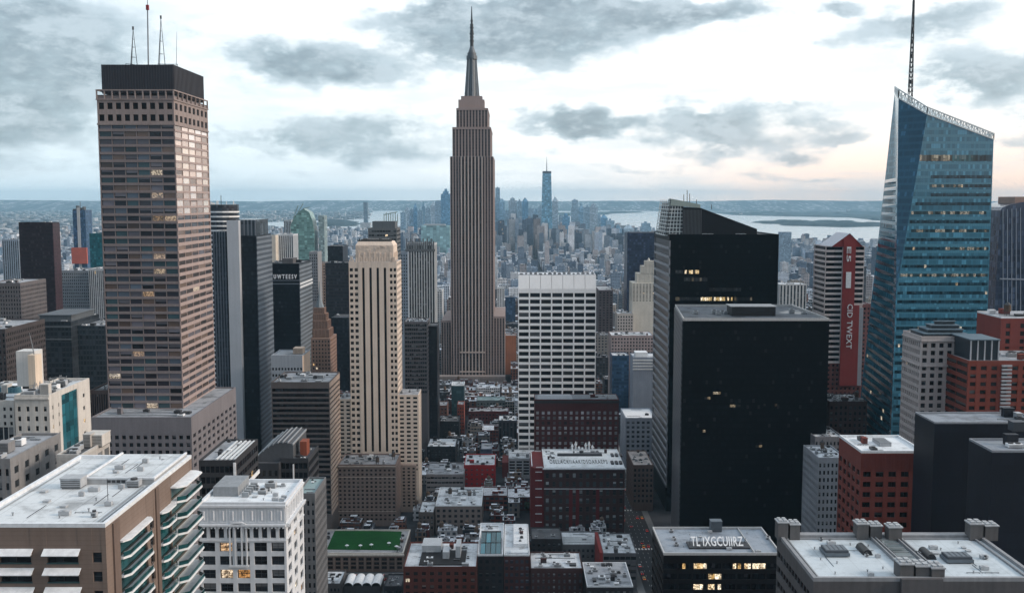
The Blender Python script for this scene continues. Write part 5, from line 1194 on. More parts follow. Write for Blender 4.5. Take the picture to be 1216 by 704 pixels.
def blue_glass_tower():
    Y = 650.0; p = lambda px, py, y=Y: P(px, py, y)
    yL = 735.0; zB = P(0, 348, Y).z
    A = p(1064, 348); Rb = p(1177, 348); Rt = p(1180, 166); Ct = p(1101, 136); yk = Y+20
    Kt = P(1067, 117, yk); Lt = P(1062.5, 110, yL); Lb = P(1044, 300, yL)
    xl0 = Lt.x+(Lb.x-Lt.x)*(Lt.z-0)/(Lt.z-Lb.z); xl0 = min(xl0, A.x); xL = lambda z_: Lt.x+(xl0-Lt.x)*(Lt.z-z_)/Lt.z
    t = thing('blue_glass_tower', 'tall blue glass tower with slanted top, white lattice crown and spire, right', 'skyscraper', ((A.x+Rt.x)/2, (Y+yL)/2, 0))
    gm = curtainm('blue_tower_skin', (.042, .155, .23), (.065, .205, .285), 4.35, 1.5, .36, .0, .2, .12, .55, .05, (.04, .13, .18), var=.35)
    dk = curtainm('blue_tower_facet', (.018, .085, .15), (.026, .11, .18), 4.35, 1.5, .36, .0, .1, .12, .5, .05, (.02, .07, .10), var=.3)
    fx0 = lambda z_: A.x if z_ < zB else A.x+(Ct.x-A.x)*(z_-zB)/(Ct.z-zB)
    fx1 = lambda z_: Rb.x+(Rt.x-Rb.x)*(z_-0)/Rt.z
    x1b = fx1(0)
    q = MB(); q.face([(A.x, Y, 0), (x1b, Y, 0), (Rt.x, Y, Rt.z), (Ct.x, Y, Ct.z), (A.x, Y, zB)])
    q.face([(x1b, Y, 0), (x1b, yL, 0), (Rt.x, yL, Rt.z), (Rt.x, Y, Rt.z)])
    q.face([(x1b, yL, 0), (xl0, yL, 0), tuple(Lt), (Rt.x, yL, Rt.z)])
    q.face([(Ct.x, Y, Ct.z), (Rt.x, Y, Rt.z), (Rt.x, yL, Rt.z), tuple(Lt), tuple(Kt)]); q.build('wall', gm, t)
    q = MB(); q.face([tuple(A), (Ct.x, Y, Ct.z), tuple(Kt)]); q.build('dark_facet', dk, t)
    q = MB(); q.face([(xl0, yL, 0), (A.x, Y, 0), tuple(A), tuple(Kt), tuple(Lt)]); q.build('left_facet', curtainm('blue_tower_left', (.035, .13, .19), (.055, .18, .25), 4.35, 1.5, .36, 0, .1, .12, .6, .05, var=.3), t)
    g = random.Random(21); gb = glassm('blue_band_glass', (.010, .040, .060), .006, .45, (.035, .10, .14), .12, .5, (1.0, .78, .48), .55); gb2 = glassm('blue_band_lit', (.02, .05, .06), .42, .5, (.10, .15, .16), .12, .5, (1.0, .84, .62), .24); gs = glassm('blue_band_strip', (.03, .10, .12), .0, .95, (.20, .30, .32), .12, .5); fr = FR((0, Y, 0), (1, 0, 0), (0, -1, 0))
    k = 0; py = 199
    top = P(0, 183, Y).z; zz = P(0, 191.5, Y).z
    B = Bld.__new__(Bld); B.root = t; B.nw = 0; B.S = {}; B.rng = g
    a, b = p(1092, 187).x, fx1(zz)-.6; B.window(fr, a, zz, (b-a)*.45, top-zz-.6, glassm('blue_mech_lit', (.1, .1, .09), .5, .6, (.42, .38, .30), .2, .4, (1, .85, .6), .25), name='window_band', nu=14, d=.06); B.window(fr, a+(b-a)*.45, zz, (b-a)*.32, top-zz-.6, gs, name='window_band', nu=10, d=.06); B.window(fr, a+(b-a)*.77, zz, (b-a)*.23, top-zz-.6, gb, name='window_band', nu=8, d=.06)
    lz = P(0, 212, Y).z; n = 0
    while lz > 40 and n < 52:
        x0, x1 = fx0(lz)+.8, fx1(lz)-.6; n += 1
        if n <= 3: x0 = x0+(x1-x0)*.18
        cut = sorted([x0, x1]+[g.uniform(x0, x1) for _ in range(2)]); mode = n % 3
        for i in range(3):
            w = cut[i+1]-cut[i]
            if w < 3: continue
            mm = gb2 if (n in (2, 3, 5, 7, 9, 12, 15) and g.random() < .65) else gb
            if B.nw < 150: B.window(fr, cut[i]+.1, lz, w-.2, 2.0, mm, name='window_band', nu=max(2, int(w/1.5)), d=.06)
        # left facet
        yy0 = Y+(yL-Y)*.04; 
        lz -= 5.72
    # floor bands on the left facet follow its slope
    nL = Vector((A.x-xl0, 0, 0)); lz = P(0, 215, Y).z; n = 0
    q = MB()
    while lz > 30:
        def pt(f, z_):
            if z_ < zB: near = Vector((A.x, Y, z_))
            else: s_ = (z_-zB)/(Kt.z-zB); near = Vector((A.x+(Kt.x-A.x)*s_, Y+(yk-Y)*s_, z_))
            far = Vector((xL(z_), yL, z_)); return near.lerp(far, f)+Vector((-.12, -.06, 0))
        q = MB(); q.face([pt(.97, lz), pt(.03, lz), pt(.03, lz+2.3), pt(.97, lz+2.3)], 0, g.random(), [(0, 0), (24, 0), (24, 1), (0, 1)]); q.build('window_band', gb, t); lz -= 5.72
    # lattice crown along the sloping top
    lw = plainm('lattice_crown_white', (.70, .74, .74), .45); bk = plainm('lattice_backing', (.03, .045, .055), .5)
    def lattice(p0, p1, h0, h1, n):
        q = MB(); q.bar(p0, p1, .8); u0, u1 = p0+Vector((0, 0, h0)), p1+Vector((0, 0, h1)); q.bar(u0, u1, .8)
        for i in range(n+1):
            a, b = p0.lerp(p1, i/n), u0.lerp(u1, i/n); q.bar(a, b, .5)
            if i < n: c = u0.lerp(u1, (i+1)/n); d = p0.lerp(p1, (i+1)/n); q.bar(a, c, .4) if i % 2 else q.bar(b, d, .4)
        q.build('crown_lattice', lw, t)
    e = Vector((0, 0, .3)); sl = lambda v: Vector(v)
    topl = lambda f: P(1062.5+(1180-1062.5)*f, 104+(160-104)*f, Y)
    fL = sl((Ct.x, Y, Ct.z)); fR = sl((Rt.x, Y, Rt.z))
    lattice(sl(Kt)+e, fL+e, 5.5, 4.2, 9); lattice(fL+e, fR+e, 4.2, 3.4, 24); lattice(sl(Lt)+e, sl(Kt)+e, 4, 5.5, 14); lattice(sl((Rt.x, yL, Rt.z))+e, fR+e, 3.4, 3.4, 14); lattice(sl(Lt)+e, sl((Rt.x, yL, Rt.z))+e, 4, 3.4, 24)
    c = P(1081, 112, 690); tp = P(1085, -6, 690); q = MB(); z0 = c.z-6; H = tp.z-z0; ww = 2.4
    for i in range(22):
        f0, f1 = i/22, (i+1)/22; w0, w1 = ww*(1-f0*.75), ww*(1-f1*.75)
        cs = lambda f: Vector((c.x+(tp.x-c.x)*f*.0, 690, z0+H*f)); o0, o1 = cs(f0), cs(f1)
        q4 = [Vector((sx*.5, sy*.5, 0)) for sx, sy in ((-1, -1), (1, -1), (1, 1), (-1, 1))]
        for j in range(4): q.bar(o0+q4[j]*w0, o1+q4[j]*w1, .42); q.bar(o0+q4[j]*w0, o1+q4[(j+1) % 4]*w1, .26)
    for f in (.18, .42, .55, .66, .8, .9): o = Vector((c.x, 690, z0+H*f)); q.cyl(o.x, 690, o.z, o.z+2.6, 1.6*(1-f*.5), 8)
    q.build('spire', plainm('antenna_dark', (.03, .034, .04), .5), t)
    for gm_, mb in B.S.items(): mb.build('windows', gm_, t, 'stuff')
blue_glass_tower()

def red_letter_tower():
    Y = 800.0; x0, x1, z = xz(981, 1027, 293, Y); yb = Y+32
    red = wallm('red_panel', (.235, .034, .034), .15, .7, .15); wm = wallm('red_slab_edge', (.62, .55, .54), .12)
    B = Bld('red_tower_with_letters', 'slim gabled red tower with vertical white lettering, left of the blue glass tower', 'tower', x0, x1, Y, yb, z, wm, 1.2, 'FL')
    gl = glassm('red_tower_glass', (.014, .012, .014), .01, .1, (.08, .06, .06), .25, .3)
    X = lambda px, py=340: P(px, py, Y).x-x0; n = 22; h = 6.35*Y/1200; zb = z-n*h; W = x1-x0
    cL, cR = X(1000), X(1014.5)
    B.ribbon('F', zb, z, n, 2, gl, .62, 0, a0=0, a1=cL, endp=.3); B.ribbon('F', z-11*h, z, 11, 2, gl, .62, 0, a0=cR, a1=W, endp=.3); B.ribbon('L', zb, z, n, 4, gl, .62, 0, endp=.3)
    fr, _ = B.fr('F'); q = MB(); q.fbox(fr, cL, cR, .003, B.dep+1.0, zb-18, z+6); q.fbox(fr, cR, X(1021), .003, B.dep+.8, zb-18, z-11*h); q.build('red_spine', red, B.root)
    q = MB(); q.fbox(fr, X(1021)+.05, X(1026), .003, B.dep+.4, zb-18, z-11*h-2); q.build('grey_strip', wallm('pale_grey_panel', (.30, .33, .37), .15), B.root)
    br = wallm('red_base_brick', (.15, .055, .05), .3); B.mats.append(br)
    W0 = B; bz = zb-30; B.grid('F', bz, zb, 9, 8, gl, .5, .5, .5, m=br); B.blank('F', 0, bz, m=br); B.grid('L', bz, zb, 6, 8, gl, .5, .5, .5, m=br); B.blank('L', 0, bz)
    a, b = x0+4, x0+X(1020); c = x0+X(1007); zt = P(0, 277.5, Y).z; q = MB(); q.face([(a, Y-.6, z), (b+2, Y-.6, z), (c, Y-.6, zt)]); q.face([(b+2, yb, z), (a, yb, z), (c, yb, zt)]); q.face([(b+2, Y-.6, z), (b+2, yb, z), (c, yb, zt), (c, Y-.6, zt)]); q.build('gable', red, B.root)
    q = MB(); q.face([(a-.3, Y-.9, z-.2), (c, Y-.9, zt+.3), (c, yb, zt+.3), (a-.3, yb, z-.2)]); q.face([(c, Y-.9, zt+.3), (b+2.3, Y-.9, z-.2), (b+2.3, yb, z-.2), (c, yb, zt+.3)]); q.build('gable_roof', plainm('pale_gable_roof', (.45, .47, .52), .6), B.root)
    lm = plainm('sign_white', (.78, .80, .82), .5); pl = Y-1.0-.02
    def vtext(s_, px, pt, pb, wpx):
        a, b = P(px, pt, Y-1), P(px, pb, Y-1); me = letters(s_, a.z-b.z, wpx*Y/1200, lm, .15, .03); o = bpy.data.objects.new('lettering', me); COL.objects.link(o); o.parent = B.root
        from mathutils import Matrix
        o.rotation_euler = Matrix(((0, 1, 0), (0, 0, -1), (-1, 0, 0))).to_euler(); o.location = Vector((P(px, (pt+pb)/2, Y-1).x, pl-.15, a.z))-B.root.location
    vtext('CID TWEXT', 1005.5, 361, 414, 6.5); vtext('E5', 1005.5, 293, 311, 5); vtext('1', 1004.5, 323, 342, 6)
    B.roof(R_GREY, .6); B.done()
red_letter_tower()

def right_cluster():
    # pale gridded block in front of the blue tower
    Y = 530.0; x0, x1, z = xz(1094, 1153, 401, Y); yb = backY(1094, 1072, Y); wm = wallm('pale_pink_stone', (.40, .365, .36), .18, .8, .25)
    B = Bld('pale_gridded_office_block', 'pale stone office block with stepped dark blue top, in front of the blue glass tower', 'office block', x0, x1, Y, yb, z, wm, .8, 'FL')
    gl = glassm('deep_glass', (.012, .014, .018), .01, .3, (.16, .16, .17), .15, .4); n = 17; h = 9.4*Y/1200
    B.grid('L', z-n*h, z-2, 9, n, gl, .58, .6, .45); B.grid('F', z-n*h, z-2, 6, n, gl, .55, .6, .45)
    for s_ in 'FL': B.blank(s_, z-2, z); B.blank(s_, 0, z-n*h)
    fr, W = B.fr('F'); fl, W2 = B.fr('L'); q = MB()
    for zz in (z-2.0, z-3.0-3*h): q.fbox(fr, 0, W, B.dep, B.dep+.6, zz, zz+.8); q.fbox(fl, 0, W2, B.dep, B.dep+.6, zz, zz+.8)
    q.build('cornice', wm, B.root); B.roof(R_GREY, .8)
    for k in range(4): q = MB(); e = 3+k*3.0; q.box(x0+e, x1-e*.3, Y+e, yb-e, z+k*1.9+.06, z+k*1.9+1.5); q.box(x0+e-.5, x1-e*.3+.5, Y+e-.5, yb-e+.5, z+k*1.9+1.5, z+k*1.9+1.9, 1); q.build('stepped_top', [plainm('step_glass', (.02, .03, .04), .3), plainm('step_edge', (.10, .145, .18), .5)], B.root)
    B.done()
    # red brick block with taller rear part
    Y = 505.0; x0, x1, z = xz(1150, 1262, 430, Y); wm = wallm('orange_brick', (.17, .042, .03), .22, .85, .2)
    B = Bld('orange_brick_block', 'orange red brick block with a glazed roof pavilion, at the right edge', 'building', x0, x1, Y, Y+40, z, wm, .5, 'FL')
    gl2 = glassm('brick_dark_glass', (.016, .014, .015), .01, .2, (.12, .12, .12), .2, .4)
    B.grid('F', z-50, z-1, 9, 12, gl2, .55, .5, .5); B.ribbon('L', z-50, z-1, 12, 3, gl2, .5, .4); B.blank('F', z-1, z); B.blank('L', z-1, z); B.blank('F', 0, z-50); B.blank('L', 0, z-50)
    fr, W = B.fr('F'); q = MB(); a = P(1189, 440, Y).x-x0
    for k in range(24): q.fbox(fr, a, a+5, B.dep, B.dep+.9, z-46+k*1.9, z-45+k*1.9)
    q.build('fire_escape', plainm('pale_iron', (.35, .37, .40), .5), B.root); B.roof(R_GREY, .8)
    q = MB(); a, b, zt = xz(1153, 1186, 404, Y+6); q.box(a, b, Y+6, Y+26, z+.06, zt)
    for k in range(5): x = a+(b-a)*k/4; q.box(x-.3, x+.3, Y+5.4, Y+6, z+.06, zt-.1, 1)
    q.box(a-.6, b+.6, Y+5, Y+27, zt, zt+.6, 2); q.build('roof_pavilion', [plainm('step_glass', (.02, .03, .04), .3), plainm('pale_iron', (.35, .37, .40), .5), plainm('step_edge', (.10, .145, .18), .5)], B.root); B.clutter(6, b=(b+2, x1, Y+2, Y+30), z=z, seed=51); B.done()
    Y = 548.0; x0, x1, z = xz(1189, 1275, 378, Y); yb = backY(1189, 1160, Y)
    B = Bld('plain_red_brick_tower', 'plain red brick tower with pale coping, behind the orange brick block at right', 'building', x0, x1, Y, yb, z, wallm('rust_brick', (.17, .042, .036), .2, .85, .2), .5, 'F')
    B.grid('F', z-40, z-2, 5, 9, gl2, .3, .6, .5); B.blank('F', z-2, z); B.blank('F', 0, z-40); B.roof(R_GREY, .9, .5, plainm('white_coping', (.66, .69, .72), .6)); B.clutter(5, seed=52, tank=1); B.done()
    # red brick box with white roof
    Y = 430.0; x0, x1, z = xz(1023, 1098, 538, Y); yb = backY(1023, 996, Y); wm = wallm('red_brick_box', (.16, .04, .032), .25, .85, .2)
    B = Bld('red_brick_box_block', 'red brick box with flat white roof, between the black glass box and navy block', 'building', x0, x1, Y, yb, z, wm, .55, 'FL')
    t = z-20*Y/1200; h = 12.6*Y/1200
    B.grid('F', t-8*h, t, 5, 8, gl2, .62, .52, .55, 'mull', DSTEEL); B.grid('L', t-8*h, t, 5, 8, gl2, .66, .56, .55)
    for s_ in 'FL': B.blank(s_, t, z); B.blank(s_, 0, t-8*h)
    fr, W = B.fr('F'); q = MB()
    for k in range(22): a = W*(k+.5)/22; q.fbox(fr, a-.12, a+.12, B.dep, B.dep+.14, t, z-.4)
    q.build('brick_rib', wm, B.root); B.roof(R_WHITE, 1.1, .6, plainm('white_coping', (.66, .69, .72), .6))
    p = G(1047, 527, z); q = MB(); q.box(p.x-2.5, p.x+2.5, p.y-5, p.y+5, z+.06, z+1.2)
    for k in range(6): q.box(p.x-2.6, p.x+2.6, p.y-4.8+k*1.7, p.y-3.8+k*1.7, z+1.2, z+1.8, 1)
    q.build('rooftop_unit', [UNITM, STEEL], B.root); B.clutter(3, seed=53, b=(x0+2, x0+12, Y+2, yb-2), z=z); B.done()
    # navy pair
    nv = curtainm('navy_skin', (.008, .011, .019), (.007, .010, .017), 6.0, 5.0, .06, 0, -1, .5, .2, .02, var=.25)
    Y = 395.0; x0, x1, z = xz(1110, 1240, 503, Y); yb = backY(1110, 1103, Y)+14
    B = Bld('navy_windowless_block', 'windowless navy blue block with seamed grey roof, farther of the navy pair on the right', 'building', x0, x1, Y, yb, z, nv, 0, '')
    B.roof(roofm('seamed_grey_roof', (.24, .27, .31), .6, .5, 3.5), .7, .5, plainm('coping_grey', (.22, .24, .27), .5)); B.clutter(3, seed=60, b=(P(1190, 505, Y).x, x1-2, Y+3, yb-2)); B.done()
    Y = 345.0; x0, x1, z = xz(1178, 1275, 537, Y); yb = backY(1178, 1150, Y)
    B = Bld('navy_corner_block', 'navy blue windowless block cut by the right edge, nearer of the navy pair', 'building', x0, x1, Y, yb, z, nv, 0, '')
    B.roof(roofm('seamed_grey_roof', (.24, .27, .31), .6, .5, 3.5), .8, .5, plainm('coping_grey', (.22, .24, .27), .5)); B.unit(P(1212, 515, 375).x, 378, z+.06, 5, 4, 3.6, plainm('unit_dark', (.05, .06, .075), .5), 'bulkhead', 1); B.clutter(3, seed=61, b=(x0+4, x0+25, Y+3, yb-4)); B.done()
    # curved glass tower at the edge
    Y = 720.0; t = thing('curved_dark_glass_tower', 'dark blue glass tower with arched top, cut off by the right edge', 'tower', (P(1210, 300, Y).x, Y, 0)); q = MB(); L = [(1186, 360), (1188, 250), (1191, 246), (1200, 243), (1216, 240), (1240, 239), (1262, 240), (1266, 360)]
    pts = [P(a, b, Y) for a, b in L]; pts[0].z = 0; pts[-1].z = 0; pts[0].x = pts[1].x-4
    q.face([(p.x, Y, p.z) for p in pts]); q.face([(p.x, Y+40, p.z) for p in reversed(pts)])
    for i in range(len(pts)): a, b = pts[i], pts[(i+1) % len(pts)]; q.face([(b.x, Y, b.z), (a.x, Y, a.z), (a.x, Y+40, a.z), (b.x, Y+40, b.z)])
    q.build('wall', curtainm('edge_glass', (.035, .05, .085), (.045, .06, .095), 4.5, 2.4, .2, .004, .2, .15, .5, .12), t)
    q = MB(); q.bar(P(1187, 331, Y-.4), P(1262, 333, Y-.4), 1.0); [q.bar(P(1191+k*5.2, 249-k*.5, Y-.2), P(1191+k*5.2, 420, Y-.2), .5) for k in range(13)]; q.build('rib', plainm('edge_rib', (.24, .27, .33), .5), t)
    q = MB(); p = P(1216, 237, Y); q.box(p.x-4, p.x+30, Y+5, Y+30, p.z-4, p.z+2); q.build('roof_box', plainm('warm_box', (.30, .20, .17), .6), t)
right_cluster()
# ------------------------------------------------------------ further buildings
HG = glassm('house_glass', (.016, .019, .024), .002, .35, (.18, .19, .2), .2, .35)
HGP = glassm('house_glass_pale', (.06, .07, .08), .004, .6, (.36, .38, .4), .2, .35)
def SB(name, label, cat, l, r, top, Y, depth, wm, cols=8, fh=3.9, kind='grid', roof=R_GREY, g=HG, zlo=3.0, wf=.5, hf=.55, cl=4, dep=.5, par=.9, pm=None, seed=0, tank=0, side=True, vis=None, group=None, rows=None, panes=10):
    x0, x1, z = xz(l, r, top, Y); s2 = 'R' if (l+r)/2 < 608 else 'L'
    if isinstance(wm, str) is False and wm.name.startswith('skin_'): dep = 0; kind = 'skin'
    B = Bld(name, label, cat, x0, x1, Y, Y+depth, z, wm, dep, '' if kind == 'skin' else 'F'+(s2 if side else ''), group=group)
    if kind != 'skin':
        if vis: zlo = max(zlo, P(608, vis, Y).z)
        n = max(1, int((z-1.5-zlo)/fh)); zt = z-1.5; zb = zt-n*fh; ns = max(2, round(cols*depth/max(1, x1-x0)))
        for s in ('F', s2) if side else ('F',):
            k = cols if s == 'F' else ns
            if kind == 'grid': B.grid(s, zb, zt, k, n, g, wf, hf, .5)
            elif kind == 'ribbon': B.ribbon(s, zb, zt, n, panes if s == 'F' else max(2, ns), g, hf, .3)
            elif kind == 'vert': B.vert(s, zb, zt, k, fh, g, wf)
            else: B.blank(s, zb, zt)
            B.blank(s, zt, z); B.blank(s, 0, zb)
    B.roof(roof, par, .5, pm)
    if cl or tank: B.clutter(cl*2 if cl > 2 else cl, seed=seed+int(l), tank=tank, big=min(.8, (x1-x0)/30), pipes=3)
    return B
def skin(nm, glass, span, fh=4.0, mw=2.0, sf=.35, lit=.004, **k): return curtainm('skin_'+nm, glass, span, fh, mw, sf, lit, k.pop('blind', .15), k.pop('rough', .3), k.pop('spec', .3), k.pop('mull', .08), **k)
M = lambda nm, c, v=.25: wallm(nm, c, v, .85, .25)

def left_group():
    B = SB('maroon_glass_tower', 'dark maroon glass tower with flat top, left of the bronze brown tower', 'tower', 22, 62, 265, 1150, 18, skin('maroon', (.012, .006, .009), (.018, .009, .012), 4.2, 2.2, .4, .012, litcol=(1, .7, .6), power=.3), roof=R_DARK, cl=2)
    q = MB(); q.box(B.x1+.003, B.x1+.4, B.y0+.4, B.y1, 0, B.z1-.2); q.build('side_wall', skin('maroon_painted_lit', (.030, .013, .017), (.045, .022, .026), 4.2, 2.2, .4, .01), B.root); B.done()  # brighter copy of the front glass: light on this side put into colour
    B = SB('dark_glass_block', 'dark blue grey office block with stepped flat roof, below the maroon glass tower', 'office block', 34, 84, 383, 800, 56, skin('slate', (.016, .021, .028), (.040, .048, .058), 4.2, 3.0, .3, .002, mull=.22), roof=R_GREY, cl=5, seed=3)
    q = MB(); q.box(B.x0+6, B.x1-2, B.y0+6, B.y1-6, B.z1, B.z1+5); q.box(B.x0+5, B.x1-1, B.y0+5, B.y1-5, B.z1+5, B.z1+5.6); q.build('stepped_roof', M('slate_edge', (.10, .115, .13)), B.root)
    q = MB()
    for zz in (B.z1-4, B.z1-14): q.box(B.x0-.6, B.x1+.6, B.y0-.6, B.y0-.003, zz, zz+1.2)
    q.build('floor_band', M('slate_edge', (.10, .115, .13)), B.root); B.done()
    B = SB('dark_glass_wing', 'dark blue grey wing with pale upright ribs, joined right of the slate office block', 'office block', 87, 128, 388, 812, 50, skin('slate2', (.020, .027, .036), (.05, .062, .075), 4.2, 2.6, .3, .002, mull=.3), roof=R_GREY, cl=4, seed=5); B.done()
    SB('grey_office_block', 'grey office block with fine windows and pale fins, right of the maroon glass tower', 'office block', 73, 105, 322, 1250, 50, M('fine_grey', (.22, .24, .265)), 14, 4.0, roof=R_GREY, vis=395, seed=8).done()
    SB('pale_finned_block', 'pale block of upright fins, tucked against the left side of the bronze brown tower', 'office block', 105, 123, 320, 1230, 40, M('pale_fin', (.42, .45, .48)), 8, 4.0, 'vert', roof=R_GREY, vis=395, side=False, seed=9).done()
    SB('teal_glass_tower', 'small teal glass tower, left edge of the bronze brown tower', 'tower', 106, 121, 278, 1500, 40, skin('teal', (.012, .085, .105), (.012, .07, .088), 4.2, 3, .15, 0), roof=R_DARK, cl=0).done()
    B = SB('slim_blue_tower', 'slim blue glass tower with pale central strip and an orange red band below, far left', 'tower', 86, 101, 250, 1900, 30, skin('slimblue', (.035, .075, .14), (.04, .085, .15), 4, 3, .15, 0), roof=R_DARK, cl=0)
    w = B.x1-B.x0; q = MB(); q.box(B.x0+w*.35, B.x0+w*.58, B.y0-.8, B.y0-.003, 60, B.z1+5); q.build('pale_strip', M('pale_strip', (.42, .43, .44)), B.root)
    q = MB(); q.box(B.x0-3, B.x1+2, B.y0-5, B.y0-.81, P(0, 313, 1900).z, P(0, 294, 1900).z); q.build('scaffold_band', M('orange_net', (.40, .10, .07)), B.root)
    q = MB()
    for k in range(4): q.box(B.x0+w*k/4, B.x0+w*(k+.5)/4, B.y0+2, B.y0+12, B.z1, B.z1+(3, 9, 5, 7)[k])
    q.bar((B.x0+w*.55, B.y0+5, B.z1), (B.x0+w*.55, B.y0+5, B.z1+16), .8); q.build('crown_frame', M('slate_edge', (.10, .115, .13)), B.root); B.done()
    SB('brown_edge_tower', 'grey brown tower of close windows, cut by the left edge beside the maroon glass tower', 'tower', -14, 24, 337, 900, 50, M('grey_brown', (.13, .12, .125)), 12, 3.8, roof=R_GREY, vis=470, seed=2).done()
    SB('dark_brown_edge_block', 'dark brown block at the extreme left edge, in front of the grey brown tower', 'building', -60, 6, 392, 700, 60, M('dark_edge_brown', (.065, .056, .058)), 14, 4.0, roof=R_GREY, vis=480, seed=4).done()  # one even dark brown wall colour
    SB('pale_blue_fine_block', 'pale blue grey block with upright ribs, behind the grey brown tower at the left edge', 'office block', 2, 22, 285, 1700, 50, M('blue_grey_rib', (.24, .29, .35)), 8, 4.0, 'vert', roof=R_GREY, vis=340, seed=6).done()
    SB('brown_ribbed_block', 'low dark brown block of upright ribs, between the slate office wing and the concrete podium', 'building', 106, 130, 465, 620, 40, M('rib_brown', (.10, .07, .065)), 9, 4.0, 'vert', roof=R_DARK, side=False, vis=520).done()
left_group()

def centre_left_group():
    SB('white_fine_block', 'white block of fine upright windows with a flat top, right of the finned slab tower', 'building', 326, 348, 279, 1700, 40, M('fine_white', (.46, .49, .52)), 9, 4.0, 'vert', roof=R_PALE, vis=330).done()
    SB('cream_slab_end', 'narrow cream slab end, squeezed between the finned slab tower and the white fine-windowed block', 'building', 316, 327, 280, 1680, 30, M('cream_end', (.55, .50, .43)), 3, 4.0, 'blank', roof=R_PALE, side=False, cl=1).done()
    # green glass tower with a peaked curved top
    Y = 1900.0; t = thing('green_glass_tower', 'pale green glass tower with a peaked curved top, far behind the lettered black tower', 'tower', (P(358, 300, Y).x, Y, 0)); L = [(345, 320), (345, 268), (349, 258), (354, 252), (360, 248), (367, 252), (371, 262), (373, 275), (374, 320)]
    pts = [P(a, b, Y) for a, b in L]; pts[0].z = pts[-1].z = 0; q = MB(); q.face([(p.x, Y, p.z) for p in pts]); q.face([(p.x, Y+36, p.z) for p in reversed(pts)])
    for i in range(len(pts)): a, b = pts[i], pts[(i+1) % len(pts)]; q.face([(b.x, Y, b.z), (a.x, Y, a.z), (a.x, Y+36, a.z), (b.x, Y+36, b.z)])
    q.build('wall', skin('green', (.13, .24, .23), (.16, .27, .26), 4.3, 5, .2, 0), t)
    q = MB(); q.box(P(373, 0, Y).x, P(380, 0, Y).x, Y+2, Y+34, 0, P(0, 256, Y).z); q.build('side_slab', skin('green_side', (.20, .27, .28), (.22, .29, .31), 4.3, 4, .3, 0), t)
    q = MB()
    for a, b, c, d in ((349, 258, 354, 244), (354, 252, 360, 242), (360, 248, 368, 246)): q.bar(P(a, b, Y-.5), P(c, d, Y-.5), 1.4)
    q.build('crown_frame', M('frame_green', (.22, .30, .30)), t)
    SB('pale_grey_tower', 'pale grey tower just left of the green glass tower', 'tower', 337, 346, 262, 2000, 30, M('pale_grey_far', (.36, .40, .44)), 5, 4.2, 'vert', roof=R_PALE, cl=1, vis=320).done()
    SB('black_cube_top_tower', 'black flat-topped tower with warm speckled lower part, right of the pointed brown brick tower', 'tower', 389, 407, 293, 1300, 40, skin('blackcube', (.010, .012, .018), (.012, .014, .02), 4, 2, .3, .01, power=.5), roof=R_DARK, cl=1).done()
    SB('dark_steel_tower', 'dark tower with speckled warm windows, left edge of the tan stepped tower', 'tower', 386, 416, 313, 1240, 40, skin('darksteel', (.016, .018, .025), (.03, .028, .032), 4, 2.4, .35, .02, litcol=(1, .6, .4), power=.35), roof=R_DARK, cl=3).done()
    SB('dark_glass_house', 'dark glass block, between the pointed brown brick tower and the tan stepped tower', 'building', 393, 414, 378, 1150, 40, skin('darkfoot', (.013, .017, .025), (.02, .024, .032), 4, 2.4, .35, .004), roof=R_DARK, cl=2).done()
    SB('beige_narrow_tower', 'narrow warm beige tower beside the black flat-topped tower', 'tower', 372, 386, 313, 1400, 30, M('warm_beige', (.36, .26, .21)), 5, 4.0, roof=R_GREY, vis=400, cl=2).done()
    SB('grey_stepped_top_block', 'grey block with a small stepped roof, behind the lettered black tower', 'building', 367, 377, 300, 1350, 30, M('mid_grey', (.24, .25, .27)), 4, 4.0, roof=R_GREY, vis=360, cl=2, side=False).done()
    # banded tower just behind the tan one
    B = SB('grey_banded_tower', 'grey banded tower with stepped top and roof frame, just behind the tan stepped tower', 'tower', 437, 471, 272, 1120, 38, M('dark_band', (.11, .12, .13)), 8, 4.6, 'ribbon', roof=R_GREY, g=glassm('band_pale_glass', (.03, .035, .04), .01, .4, (.2, .22, .24), .2, .4), hf=.45, vis=340, cl=2)
    a, b, zz = xz(442, 469, 263, 1124); q = MB(); q.box(a, b, 1124, 1150, B.z1, zz); q.build('upper_storey', M('slate_edge', (.10, .115, .13)), B.root)
    q = MB(); a, b, z2 = xz(456, 472, 254, 1126)
    for k in range(7): x = a+(b-a)*k/6; q.bar((x, 1126, zz-1), (x, 1126, z2+1.5*(k % 2)), .8)
    q.bar((a, 1126, z2-1), (b, 1126, z2+2), .9); q.build('roof_frame', M('frame_green', (.22, .30, .30)), B.root); B.done()
    B = SB('grey_ribbed_tower', 'grey ribbed tower with a toothed crown, between the tan and the needle-topped towers', 'tower', 482, 516, 290, 1250, 40, M('pale_rib', (.40, .42, .44)), 11, 4.0, 'vert', roof=R_GREY, vis=400, wf=.55, cl=4)
    q = MB(); w = B.x1-B.x0
    for k in range(14): x = B.x0+w*(k+.2)/14; q.box(x, x+w*.04, B.y0-.6, B.y0+.8, B.z1-6, B.z1+(4 if k % 2 else 7))
    q.box(B.x0-.6, B.x1+.6, B.y0-.62, B.y0-.003, B.z1-9, B.z1-6); q.build('crown_teeth', M('dark_band', (.11, .12, .13)), B.root); B.done()
    SB('blue_grey_wing', 'blue grey wing with close windows, left of the toothed grey tower', 'building', 470, 484, 300, 1235, 30, M('blue_grey_wing', (.20, .25, .31)), 5, 4.0, roof=R_GREY, vis=400, cl=1, side=False).done()
    SB('dark_banded_block', 'dark block of pale bands, right of the tan stepped tower below the toothed grey tower', 'building', 480, 507, 383, 1000, 36, M('dark_brown_band', (.12, .11, .115)), 8, 4.2, 'ribbon', roof=R_GREY, hf=.6, vis=470, cl=8).done()
